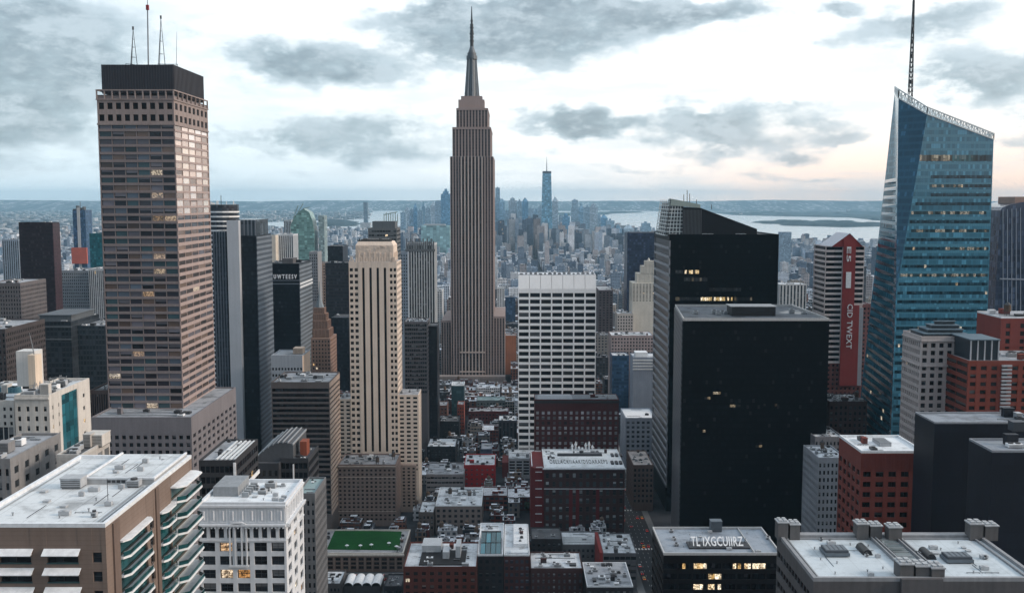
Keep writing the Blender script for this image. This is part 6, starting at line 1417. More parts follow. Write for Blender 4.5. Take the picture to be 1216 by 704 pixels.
    SB('black_narrow_block', 'narrow black block at the left foot of the needle-topped skyscraper', 'building', 505, 519, 388, 1020, 30, skin('blacknarrow', (.009, .010, .014), (.014, .015, .02), 4, 2, .35, .003), roof=R_DARK, cl=2).done()
    SB('white_tall_house', 'whitish tall house between the toothed grey tower and the needle-topped skyscraper', 'building', 507, 525, 345, 1700, 36, M('whitish', (.46, .48, .50)), 6, 3.8, roof=R_PALE, vis=440, cl=3).done()
    # dark cluster behind the white office
    B = SB('dark_block_with_snowy_roof', 'dark block with a ridged pale roof and white band, behind the tan hotel', 'building', 236, 279, 549, 390, 36, M('charcoal_wall', (.032, .033, .038)), 4, 4.4, 'ribbon', roof=R_GREY, g=glassm('dark_office_glass', (.008, .009, .012)), hf=.6, seed=2, cl=3, panes=7)
    q = MB()
    for k in range(5): x = B.x0+6+k*1.8; q.box(x, x+.7, B.y0+2, B.y1-3, B.z1+.06, B.z1+1.0)
    q.build('roof_ridge', M('snow_ridge', (.55, .58, .6)), B.root); q = MB(); q.box(B.x1-.6, B.x1+.4, B.y0-.5, B.y0-.003, 60, B.z1); q.box(B.x1+.01, B.x1+.5, B.y0, B.y1, B.z1-14, B.z1-12.4); q.build('white_pilaster', WHITE, B.root); B.done()
    B = SB('charcoal_office_block', 'charcoal office block with thin bands and an orange roof hut, behind the white office building', 'building', 332, 366, 546, 480, 26, M('charcoal_wall2', (.035, .037, .043)), 6, 4.6, 'ribbon', roof=R_DARK, g=glassm('dark_office_glass', (.008, .009, .012)), hf=.62, cl=4, seed=7, panes=6)
    q = MB(); a, b, zz = xz(358, 366, 522, 492); q.box(a, b, 488, 495, B.z1+.06, zz); q.build('orange_hut', M('rust_orange', (.20, .055, .03)), B.root)
    q = MB(); q.box(P(348, 560, 480).x, P(349.4, 560, 480).x, 479.4, 479.99, 40, B.z1-2); q.build('white_pilaster', WHITE, B.root); B.done()
    B = SB('curved_roof_hall', 'dark hall with a curved ribbed roof, left of the charcoal office block', 'building', 296, 331, 552, 476, 34, M('charcoal_wall2', (.035, .037, .043)), 5, 5, roof=R_DARK, g=glassm('dark_office_glass', (.008, .009, .012)), cl=0, seed=7)
    q = MB(); n = 8; w = B.x1-B.x0
    for k in range(n):
        f = lambda t: (B.x0+w*.05+(w*1.35)*t, B.z1+.2+math.sin(math.pi*t*.62+.1)*9.5)
        (xa, za), (xb, zb) = f(k/n), f((k+1)/n); q.hexa([(xa, B.y0+6, B.z1), (xb, B.y0+6, B.z1), (xb, B.y1+4, B.z1), (xa, B.y1+4, B.z1), (xa, B.y0+6, za), (xb, B.y0+6, zb), (xb, B.y1+4, zb), (xa, B.y1+4, za)], 0); q.box(xb-.25, xb+.25, B.y0+5.6, B.y1+4, zb-.3, zb+.5, 1)
    q.build('curved_roof', [M('ribbed_lead', (.07, .075, .085)), M('lead_rib', (.26, .28, .30))], B.root)
    q = MB(); q.box(P(305, 570, 476).x, P(331, 570, 476).x, 475, 475.99, P(0, 590, 476).z, P(0, 569, 476).z); q.build('brown_panel', M('brown_panel', (.055, .045, .04)), B.root); B.done()
    SB('narrow_stone_house', 'narrow stone house with a green grey roof, right of the white office building', 'building', 352, 374, 588, 420, 26, M('narrow_stone', (.13, .135, .145)), 4, 4.0, roof=roofm('verdigris_roof', (.24, .33, .34), .4), cl=2).done()
centre_left_group()

def green_roof_hall():
    Y = 690.0; x0, x1, z = xz(369, 479, 658, Y); yb = Y*420/391
    wm = M('hall_brown_stone', (.155, .115, .10)); B = Bld('green_roof_hall', 'low brown stone hall with a bright green turf roof, bottom left of centre', 'building', x0, x1, Y, yb, z, wm, .7, 'FR')
    gl = glassm('hall_glass', (.014, .012, .013), .01, .2, (.12, .10, .09), .2, .3, power=.6)
    B.grid('F', 1.5, z-2, 12, 3, gl, .66, .68, .5, 'four', DSTEEL); B.grid('R', 1.5, z-2, 9, 3, gl, .6, .66, .5)
    for s in 'FR': B.blank(s, z-2, z); B.blank(s, 0, 1.5)
    fr, W = B.fr('F'); q = MB()
    for k in range(13): a = min(max(W*k/12, .5), W-.5); q.fbox(fr, a-.45, a+.45, B.dep, B.dep+.5, 1, z-1.6)
    q.build('pilaster', M('hall_pale_stone', (.20, .155, .135)), B.root)
    cp = wallm('pale_stone_coping', (.52, .49, .45), .2); q = MB(); q.fbox(fr, -.6, W+.6, B.dep, B.dep+.9, z-.9, z+.3); q.build('cornice', cp, B.root)
    B.roof(roofm('hall_terrace', (.34, .34, .35), .7), 1.1, .9, cp)
    p = [G(388, 652, z+.1), G(474, 653, z+.1), G(477, 631, z+.1), G(398, 629, z+.1)]; q = MB(); q.prism([(v.x, v.y) for v in p], z+.06, z+.3); q.build('turf', wallm('turf_green', (.011, .07, .017), .5, .95, .0, .1), B.root)
    for k, (px, py) in enumerate(((428, 651), (441, 650), (462, 648), (471, 652), (412, 651))): p = G(px, py, z); q = MB(); q.cyl(p.x, p.y, z+.3, z+2.6, .16, 6); q.cyl(p.x, p.y, z+2.4, z+3.2, 1.5, 10, 1, .15); q.build('parasol', [STEEL, WHITE], B.root)
    B.clutter(7, b=(x0+1, x0+9, Y+2, yb-2), z=z, seed=5, big=.6, pipes=2); B.clutter(6, b=(x1-8, x1-1, Y+2, yb-2), z=z, seed=6, big=.6); B.done()
green_roof_hall()

def street_canopy():
    t = thing('white_canopy_hall', 'low hall with a white vaulted roof, in the street below the green roof hall', 'building', (P(440, 698, 655).x, 655, 0)); x0, x1 = P(408, 698, 650).x, P(452, 698, 650).x; n = 4
    for k in range(n):
        a, b = x0+(x1-x0)*k/n, x0+(x1-x0)*(k+1)/n; q = MB(); m_ = 8
        for i in range(m_):
            t0, t1 = math.pi*i/m_, math.pi*(i+1)/m_; f = lambda t_: ((a+b)/2-(b-a)/2*math.cos(t_), 5+2.6*math.sin(t_)); (xa, za), (xb, zb) = f(t0), f(t1)
            q.face([(xa, 650, za), (xb, 650, zb), (xb, 667, zb), (xa, 667, za)])
        q.build('vault_roof', WHITE, t)
    q = MB(); q.box(x0, x1, 650.3, 667, 0, 5); q.build('wall', M('canopy_wall', (.05, .05, .055)), t)
    SB('dark_kiosk_house', 'small dark flat-roofed house right of the white vaulted hall', 'building', 456, 477, 697, 640, 22, M('kiosk_dark', (.03, .03, .035)), 5, 4, roof=R_DARK, cl=3).done()
    SB('grey_corner_house', 'small grey house in the corner left of the white vaulted hall', 'building', 374, 404, 694, 640, 24, M('corner_grey', (.07, .068, .072)), 7, 4, roof=R_PALE, cl=4).done()
street_canopy()

def low_blocks():
    rb = M('old_red_brick', (.105, .030, .022), .35)
    B = SB('red_brick_works', 'red brick building with a black sunken roof court, right of the green roof hall', 'building', 479, 566, 674, 600, 45, rb, 9, 4.2, roof=R_PALE, g=glassm('works_glass', (.03, .022, .02), .03, .3, (.2, .16, .14), .2, .3, power=.5), cl=6, seed=1)
    q = MB(); a, b = P(497, 672, 602).x, P(552, 672, 602).x; q.box(a, b, 604, 630, B.z1+.06, B.z1+.7); q.build('black_roof_court', plainm('court_black', (.008, .008, .010), .8), B.root)
    q = MB(); q.prism([(a, 626), (a+12, 626), (a+12, 641), (a, 641)], B.z1+.06, B.z1+5); q.box(a+14, a+18, 614, 624, B.z1+.06, B.z1+5); q.box(a+22, a+25, 616, 630, B.z1+.06, B.z1+8); q.build('roof_hut', M('pale_hut', (.40, .43, .46)), B.root); B.done()
    B = SB('black_block_with_teal_skylight', 'black brick block with a teal skylight in its roof, right of the red brick building', 'building', 567, 597.5, 660, 612, 62, M('blackened_wall', (.020, .018, .021)), 4, 4.2, roof=R_PALE, pm=plainm('white_coping', (.66, .69, .72), .6), g=HG, cl=0, side=True, par=1.2)
    q = MB(); a, b = B.x0+1.5, B.x1-1.5
    for k in range(4):
        for j in range(2): xa = a+(b-a)*k/4; q.face([(xa+.2, 615+j*14, B.z1+.6+j*2.4), (xa+(b-a)/4-.2, 615+j*14, B.z1+.6+j*2.4), (xa+(b-a)/4-.2, 628+j*14, B.z1+2.8+j*2.4), (xa+.2, 628+j*14, B.z1+2.8+j*2.4)], 0, k*.2+j*.1, [(0, 0), (1, 0), (1, 1), (0, 1)])
    q.prism([(a, 614.5), (b, 614.5), (b, 643), (a, 643)], B.z1+.06, B.z1+.5, 1); q.box(a, b, 643, 644, B.z1+.06, B.z1+5.6, 1); q.build('skylight', [glassm('teal_skylight', (.02, .10, .13), 0, .3, (.03, .13, .16), .15, .5), DSTEEL], B.root)
    B.clutter(6, b=(B.x0+1, B.x1-1, 646, 672), seed=3, big=.6); B.done()
    B = SB('maroon_block_with_l_roof', 'narrow maroon block with an L-shaped raised white roof, right of the teal skylight block', 'building', 598.5, 629, 660, 612, 60, M('maroon_brick', (.060, .022, .022)), 5, 4.2, roof=R_PALE, pm=plainm('white_coping', (.66, .69, .72), .6), g=glassm('blue_pane', (.03, .04, .055), .0, .5, (.2, .23, .28), .2, .4), cl=0, wf=.6)
    q = MB(); q.box(B.x0+6, B.x1-1, 628, 668, B.z1+.06, B.z1+2.4); q.box(B.x0+4, B.x1-1, 616, 621, B.z1+.06, B.z1+1); q.build('raised_roof', plainm('white_roof_paint', (.62, .65, .68), .7), B.root); B.clutter(5, b=(B.x0+7, B.x1-2, 630, 664), z=B.z1+2.4, seed=6, big=.5); B.done()
    SB('pale_house_with_white_roof', 'pale brown house with a white cluttered roof, behind the red brick works', 'building', 517, 572, 601, 770, 50, M('pale_brown_house', (.185, .155, .145)), 8, 4.2, roof=R_PALE, pm=plainm('white_coping', (.66, .69, .72), .6), cl=9, seed=4, tank=1, g=HG).done()
    SB('grey_brown_shop_house', 'small grey brown house, left of the pale house with the white roof', 'building', 497, 515, 609, 765, 30, M('grey_brown_house', (.11, .095, .09)), 4, 4.0, roof=R_PALE, cl=3, seed=8).done()
    SB('dark_house_with_light_well', 'dark roofed house with a pale blue skylight, below the brick block with roof lettering', 'building', 631, 667, 641, 690, 26, M('blackish_brick', (.028, .026, .03)), 6, 4.0, roof=R_DARK, cl=2, seed=9).done()
    B = SB('terrace_row_house', 'grey house with layered pale roof slats, left of the house with bright red side wall', 'building', 668, 712, 648, 700, 30, M('grey_terrace', (.12, .125, .135)), 8, 4.0, roof=R_PALE, cl=2, seed=10)
    q = MB()
    for k in range(4): q.box(B.x0+1, B.x1-1, B.y0+3+k*4.5, B.y0+5+k*4.5, B.z1+.06, B.z1+.9)
    q.build('roof_slat', M('snow_ridge', (.55, .58, .6)), B.root); B.done()
    B = SB('red_walled_house', 'house with white roof and a bright red side wall, left of the avenue', 'building', 716, 756.5, 658, 660, 42, M('grey_house_front', (.10, .10, .11)), 6, 4.6, 'ribbon', roof=R_PALE, cl=8, seed=11, hf=.5, panes=6)
    q = MB(); q.box(B.x0-2.2, B.x0-.003, B.y0-.5, B.y1, 0, B.z1+1.5); q.build('red_side_wall', M('bright_red_wall', (.20, .03, .03)), B.root); B.done()
    SB('brown_house_with_flat_roof', 'dark red house with a pale flat roof and low roof hatches, bottom centre', 'building', 630, 692, 676, 610, 30, M('dark_red_house', (.050, .022, .022)), 10, 4.0, roof=R_PALE, cl=5, seed=12, g=HGP, wf=.4).done()
    SB('corner_house_white_rim', 'dark house with a white-rimmed cluttered roof, bottom centre beside the avenue', 'building', 697, 752, 697, 585, 40, M('blackish_brick', (.028, .026, .03)), 8, 4.2, roof=R_GREY, pm=plainm('white_coping', (.66, .69, .72), .6), cl=9, seed=13, g=HGP).done()
    SB('crimson_house', 'bright crimson house front with a white roof patch, centre below the needle-topped skyscraper', 'building', 551, 588, 553, 880, 40, M('crimson_front', (.30, .018, .02)), 6, 4.2, roof=R_PALE, cl=4, seed=14, g=HGP, wf=.35, hf=.4).done()
    SB('banded_grey_house', 'grey house of pale bands, left of the crimson house', 'building', 506, 551, 564, 860, 40, M('band_grey', (.19, .185, .195)), 9, 4.2, 'ribbon', roof=R_GREY, hf=.42, cl=5, seed=15).done()
    SB('black_house_white_roof', 'black house with a broken white roof, above the banded grey house', 'building', 507, 541, 531, 960, 36, M('black_house', (.015, .016, .02)), 8, 4.4, roof=R_PALE, cl=6, seed=16).done()
    SB('black_speckled_block', 'wide black block with a few bright specks, left of the low orange brick house', 'building', 503, 545, 501, 1060, 30, M('black_house2', (.012, .013, .018)), 12, 4.2, roof=R_DARK, cl=5, seed=17).done()
    SB('teal_low_tower', 'small blue green glass block with white edges, left foot of the needle-topped skyscraper', 'building', 536, 551, 458, 1180, 24, skin('tealow', (.022, .05, .06), (.03, .06, .07), 4, 3, .2, 0), roof=R_PALE, pm=plainm('white_coping', (.66, .69, .72), .6), cl=1).done()
    SB('low_orange_house', 'narrow orange red house in the jumble below the needle-topped skyscraper', 'building', 543, 551, 481, 1090, 20, M('orange_house', (.20, .05, .035)), 3, 4, roof=R_GREY, cl=1, side=False).done()
    SB('brown_roofed_house', 'brown house left of the small blue green glass block', 'building', 515, 531, 482, 1130, 24, M('brown_house', (.12, .06, .05)), 4, 4, roof=R_GREY, cl=2).done()
    SB('green_roofed_long_house', 'long low house with a dull green roof, under the base of the needle-topped skyscraper', 'building', 566, 600, 476, 1190, 26, M('grey_green_house', (.10, .12, .125)), 9, 4, roof=roofm('verdigris_roof', (.24, .33, .34), .4), cl=2).done()
    SB('maroon_row_house', 'long maroon row house below the green roofed long house', 'building', 556, 604, 489, 1130, 22, M('maroon_row', (.075, .022, .026)), 12, 4, roof=R_GREY, cl=5, seed=18).done()
    SB('blue_grey_low_block', 'blue grey low block with a flat top above the crimson house', 'building', 571, 584, 534, 930, 26, skin('bluelow', (.06, .09, .14), (.09, .13, .19), 4, 3, .3, 0), roof=R_GREY, cl=1).done()
    SB('dark_twin_window_block', 'dark block with upright ribs, left of the white grid tower', 'building', 592, 614, 500, 1030, 26, M('dark_ribbed', (.035, .036, .045)), 5, 4.2, 'vert', roof=R_PALE, cl=5, seed=20).done()
    SB('rust_brick_slab', 'small orange rust slab, between the needle-topped skyscraper and the white grid tower', 'building', 600, 613, 399, 1500, 24, M('rust_slab', (.30, .13, .075)), 3, 4, 'blank', roof=R_GREY, cl=1).done()
    SB('white_pointed_house', 'thin whitish tower with a pointed top, right of the needle-topped skyscraper', 'building', 590, 599, 342, 2000, 20, M('whitish2', (.50, .51, .52)), 3, 4, roof=R_PALE, cl=2, vis=400).done()
    SB('dark_blue_slab', 'small dark blue slab right of the thin whitish tower', 'building', 600, 612, 353, 1800, 26, skin('dkblue', (.03, .06, .11), (.035, .065, .115), 4, 3, .2, 0), roof=R_GREY, cl=1).done()
low_blocks()

def right_mid_group():
    SB('dark_blue_tower', 'dark blue office tower with a flat top, left of the two black towers', 'tower', 745, 784, 277, 1500, 40, skin('navytower', (.018, .030, .060), (.022, .036, .068), 4.4, 3, .3, .0), roof=R_DARK, cl=2).done()
    Y = 1300.0; wm = M('pale_cream_stone', (.50, .48, .43)); x0, x1, z = xz(751, 782, 336, Y)
    B = Bld('pale_stepped_tower', 'pale cream tower with a stepped domed top, in front of the dark blue office tower', 'tower', x0, x1, Y, Y+34, z, wm, .5, 'FL'); g = glassm('cream_glass', (.03, .033, .038), .01, .3, (.2, .2, .2), .2, .3)
    B.grid('F', 130, z-1, 8, 14, g, .5, .5, .5); B.grid('L', 130, z-1, 7, 14, g, .5, .5, .5)
    for s in 'FL': B.blank(s, z-1, z); B.blank(s, 0, 130)
    zz = z
    for l, r, t in ((757, 781, 325), (762, 779, 316), (766, 776, 310)):
        a, b, zt = xz(l, r, t, Y+4); q = MB(); q.box(a, b, Y+4, Y+4+(b-a), zz-.4, zt)
        for k in range(6): x = a+(b-a)*k/5; q.box(x-.4, x+.4, Y+3.4, Y+4, zz, zt+1.2)
        q.build('setback', wm, B.root); zz = zt
    q = MB(); q.cyl((a+b)/2, Y+9, zz, zz+4, 2.2, 8, 0, .4); q.build('finial', wm, B.root); B.done()
    SB('cream_stepped_base', 'lower cream wing left of the pale stepped tower', 'building', 733, 752, 373, 1290, 30, M('cream_wing', (.40, .37, .35)), 6, 4, roof=R_PALE, vis=430, cl=3).done()
    SB('pinkish_low_block', 'wide pinkish block with pale roof line, below the pale stepped tower', 'building', 726, 776, 399, 1180, 36, M('pinkish_wall', (.30, .245, .24)), 14, 4, roof=R_PALE, vis=450, cl=6, g=HG).done()
    SB('blue_fronted_block', 'block with a deep blue glass front, beneath the pinkish block', 'building', 727, 747, 423, 1150, 26, skin('deepblue', (.02, .05, .10), (.03, .07, .12), 4, 3, .3, 0), roof=R_PALE, cl=2).done()
    B = SB('grey_blue_slab', 'grey blue slab with a white roof hut and banded top, beside the black towers', 'building', 752, 782, 425, 1060, 30, M('slab_blue_grey', (.20, .235, .29)), 6, 4, 'blank', roof=R_PALE, cl=2, side=False)
    q = MB()
    for k in range(4): q.box(B.x0-.5, B.x1+.5, B.y0-.6, B.y0-.003, B.z1-3-k*3.2, B.z1-1.6-k*3.2)
    q.build('floor_band', M('snow_ridge', (.55, .58, .6)), B.root); q = MB(); q.box(B.x0+3, B.x0+16, B.y0+6, B.y0+20, B.z1+.06, B.z1+5); q.build('roof_hut', plainm('white_roof_paint', (.62, .65, .68), .7), B.root); B.done()
    SB('white_roofed_blue_house', 'pale blue house with a large white roof, left of the black towers at the avenue', 'building', 743, 779, 497, 960, 46, M('pale_blue_house', (.25, .30, .375)), 6, 4.6, roof=plainm('white_roof_paint', (.62, .65, .68), .7), cl=1, g=glassm('blue_pane', (.03, .04, .055), .0, .5, (.2, .23, .28), .2, .4), wf=.55, side=True).done()
    SB('brown_avenue_house', 'low brown house with a pinkish roof at the avenue, below the white-roofed blue house', 'building', 752, 776, 553, 830, 50, M('brown_avenue', (.14, .10, .09)), 5, 4.4, roof=roofm('pinkish_roof', (.52, .47, .45), .6), cl=5, seed=3).done()
    SB('dark_canyon_block', 'tall dark brown slab right of the white grid tower', 'building', 711, 728, 345, 1600, 80, M('dark_canyon', (.09, .075, .085)), 4, 4, roof=R_GREY, vis=440, cl=2).done()
    SB('striped_pale_block', 'pale block of upright stripes with a whitish hipped roof, right of the black towers', 'building', 926, 958, 338, 1900, 40, M('striped_pale', (.42, .42, .42)), 8, 4.4, 'vert', roof=R_PALE, vis=380, cl=4).done()
    SB('blue_river_tower', 'pale blue tower standing near the river, right of the black towers', 'tower', 927, 940, 276, 3300, 30, skin('paleblue', (.16, .23, .30), (.19, .26, .33), 4, 4, .3, 0), roof=R_PALE, cl=0).done()
    SB('grey_foot_block', 'grey block of square windows at the foot of the red lettered tower', 'building', 972, 1006, 545, 560, 30, M('foot_grey', (.24, .26, .29)), 7, 4.2, roof=R_PALE, cl=6, seed=2, tank=1).done()
    SB('brown_foot_block', 'dark brown block with cluttered roof, between the red lettered tower and blue glass tower', 'building', 985, 1030, 478, 700, 30, M('foot_brown', (.075, .045, .045)), 8, 4.2, roof=R_GREY, cl=12, seed=4, tank=2).done()
    SB('pale_roofed_low_block', 'low block with pale cluttered roof, between the black glass box and red brick box', 'building', 968, 1002, 520, 640, 30, M('pale_low', (.20, .20, .215)), 8, 4.2, roof=R_PALE, cl=9, seed=6, tank=1).done()
    SB('rust_side_slab', 'narrow pale and rust slab behind the red lettered tower', 'building', 1020, 1034, 362, 900, 24, M('rust_side', (.16, .07, .07)), 3, 4, roof=R_GREY, cl=1).done()
    SB('pale_blue_edge_house', 'pale blue grey tower between the blue glass tower and the arched dark glass tower', 'building', 1176, 1194, 352, 1100, 30, M('edge_pale', (.26, .29, .34)), 5, 4, roof=R_PALE, cl=3, vis=420).done()
right_mid_group()

# ------------------------------------------------------------ the far downtown cluster
def downtown():
    T = [(476, 481, 252), (481, 486, 246.5), (486.5, 491, 249), (491.5, 494.5, 243), (495, 501, 250), (501.5, 504, 242), (505, 511, 247), (511.5, 517, 241), (517, 523, 238.5), (524, 534.5, 227),
         (588, 593.5, 223), (593.5, 598.5, 236.5), (599.5, 603, 250), (604.5, 613, 235.5), (614, 620, 239), (620.5, 626.5, 236), (627, 633, 247.5), (634, 639, 248.5), (639, 643.5, 246), (656.5, 662, 235.5), (664, 668, 256), (668.5, 676, 254),
         (679, 686.5, 237.5), (687, 693, 244), (694, 701, 246), (701.5, 709, 242.5), (710, 713, 254), (713.5, 721, 256), (721, 729, 262), (731, 738, 268), (762, 773, 265), (742, 752, 268)]
    g = random.Random(11); cols = [(.16, .27, .37), (.12, .22, .33), (.22, .32, .41), (.18, .27, .35), (.25, .33, .40), (.11, .23, .35)]  # tower walls blued and lightened: part of the haze is in their colour
    for i, (l, r, t) in enumerate(T):
        Y = 5600+g.uniform(-500, 700); x0, x1, z = xz(l-.6, r+.8, t, Y); d = (x1-x0)*g.uniform(.7, 1.1); c = g.choice(cols)
        pl = 'left of the needle-topped skyscraper' if r < 536 else 'between needle-topped skyscraper and tallest far tower' if r < 645 else 'right of the tallest far tower'
        same = [k for k, q_ in enumerate(T) if (q_[1] < 536) == (r < 536) and (q_[1] < 645) == (r < 645)]; n = same.index(i)+1
        ordn = ['first', 'second', 'third', 'fourth', 'fifth', 'sixth', 'seventh', 'eighth', 'ninth', 'tenth', 'eleventh', 'twelfth', 'thirteenth'][n-1]
        o = thing('downtown_tower', f'hazy far tower, {ordn} from left of those {pl}', 'tower', ((x0+x1)/2, Y, 0), 'hazy far downtown towers')
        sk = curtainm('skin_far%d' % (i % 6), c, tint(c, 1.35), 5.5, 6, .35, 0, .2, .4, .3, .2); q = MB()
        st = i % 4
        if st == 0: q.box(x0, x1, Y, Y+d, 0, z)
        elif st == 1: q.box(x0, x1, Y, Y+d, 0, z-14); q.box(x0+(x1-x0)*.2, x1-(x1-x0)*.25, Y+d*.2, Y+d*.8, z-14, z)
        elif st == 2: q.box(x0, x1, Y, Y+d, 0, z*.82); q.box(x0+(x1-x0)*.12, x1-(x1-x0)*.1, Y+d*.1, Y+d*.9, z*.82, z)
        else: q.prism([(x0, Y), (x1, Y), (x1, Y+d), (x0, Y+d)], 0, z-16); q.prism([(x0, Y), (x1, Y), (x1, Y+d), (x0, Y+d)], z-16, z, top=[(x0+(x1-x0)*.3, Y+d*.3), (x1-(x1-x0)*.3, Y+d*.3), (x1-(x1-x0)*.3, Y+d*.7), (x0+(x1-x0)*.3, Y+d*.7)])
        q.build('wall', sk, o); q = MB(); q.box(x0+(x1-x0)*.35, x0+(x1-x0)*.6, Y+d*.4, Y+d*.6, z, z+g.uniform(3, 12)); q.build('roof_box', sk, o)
    Y = 5200.0; x0, x1, z = xz(642.5, 656.5, 204, Y); o = thing('tallest_far_tower', 'tallest hazy blue glass tower on the skyline, tapering with a thin mast, centre right', 'skyscraper', ((x0+x1)/2, Y, 0)); w = x1-x0; q = MB(); s = w*.14
    b = [(x0, Y), (x1, Y), (x1, Y+w), (x0, Y+w)]; tpp = [(x0+s, Y+s), (x1-s, Y+s), (x1-s, Y+w-s), (x0+s, Y+w-s)]; q.prism(b, 0, 60); q.prism(b, 60, z, top=tpp); q.build('wall', curtainm('skin_tallest', (.13, .27, .38), (.15, .30, .41), 8, 8, .25, 0, .2, .3, .4, .1), o)
    q = MB(); q.box(x0+s*.9, x1-s*.9, Y+s*.9, Y+s, z-8, z+3); q.build('parapet', M('slate_edge', (.10, .115, .13)), o); q = MB(); q.cyl((x0+x1)/2, Y+w/2, z, P(0, 186, Y).z, 3.2, 8, 0, .8); q.build('mast', STEEL, o)
    Y = 9000.0; x0, x1, z = xz(431.5, 436.5, 240, Y); o = thing('lone_far_tower', 'lone hazy tower on the far shore beyond the water, left of centre', 'tower', ((x0+x1)/2, Y, 0)); q = MB(); q.box(x0, x1, Y, Y+40, 0, z); q.build('wall', curtainm('skin_lone', (.12, .17, .22), (.15, .2, .25), 6, 8, .3, 0, .2, .4, .3, .1), o)
    Y = 4300.0; x0, x1, z = xz(500, 534, 268, Y); o = thing('pale_teal_slab', 'pale teal slab in the haze, left beside the needle-topped skyscraper', 'building', ((x0+x1)/2, Y, 0)); q = MB(); q.box(x0, x1, Y, Y+60, 0, z); q.build('wall', curtainm('skin_tealslab', (.20, .33, .36), (.22, .35, .38), 12, 14, .2, 0, .1, .5, .2, .1), o); q = MB(); q.box(x0+10, x1-20, Y+10, Y+40, z, z+6); q.build('roof_box', UNITM, o)
    for k, (px, py, w, h, lb) in enumerate(((881, 255, 60, 26, 'long dark ship on the bright river, behind the wedge roof of the black tower'), (856, 258.3, 34, 14, 'small ferry on the bright river, just above the sloping black roof'), (846, 246.5, 60, 70, 'tiny statue-like pillar on the river beside the wedge roof'))):
        p = G(px, py, .6); o = thing('ship' if k < 2 else 'harbour_pillar', lb, 'ship' if k < 2 else 'monument', tuple(p)); q = MB()
        if k < 2: q.prism([(p.x-w, p.y), (p.x+w, p.y), (p.x+w*1.2, p.y+10), (p.x+w, p.y+20), (p.x-w, p.y+20)], .6, h*.4); q.build('hull', plainm('hull_dark', (.05, .06, .08), .6), o); q = MB(); q.box(p.x-w*.7, p.x+w*.2, p.y+4, p.y+16, h*.4, h); q.build('superstructure', WHITE, o)
        else: q.box(p.x-w*.5, p.x+w*.5, p.y, p.y+w, .6, h*.3); q.build('plinth', STEEL, o); q = MB(); q.cyl(p.x, p.y+30, h*.3, h, 12, 8, 0, 5); q.bar((p.x, p.y+30, h*.9), (p.x+12, p.y+30, h*1.25), 6); q.build('figure', plainm('verdigris', (.12, .2, .2), .6), o)
downtown()

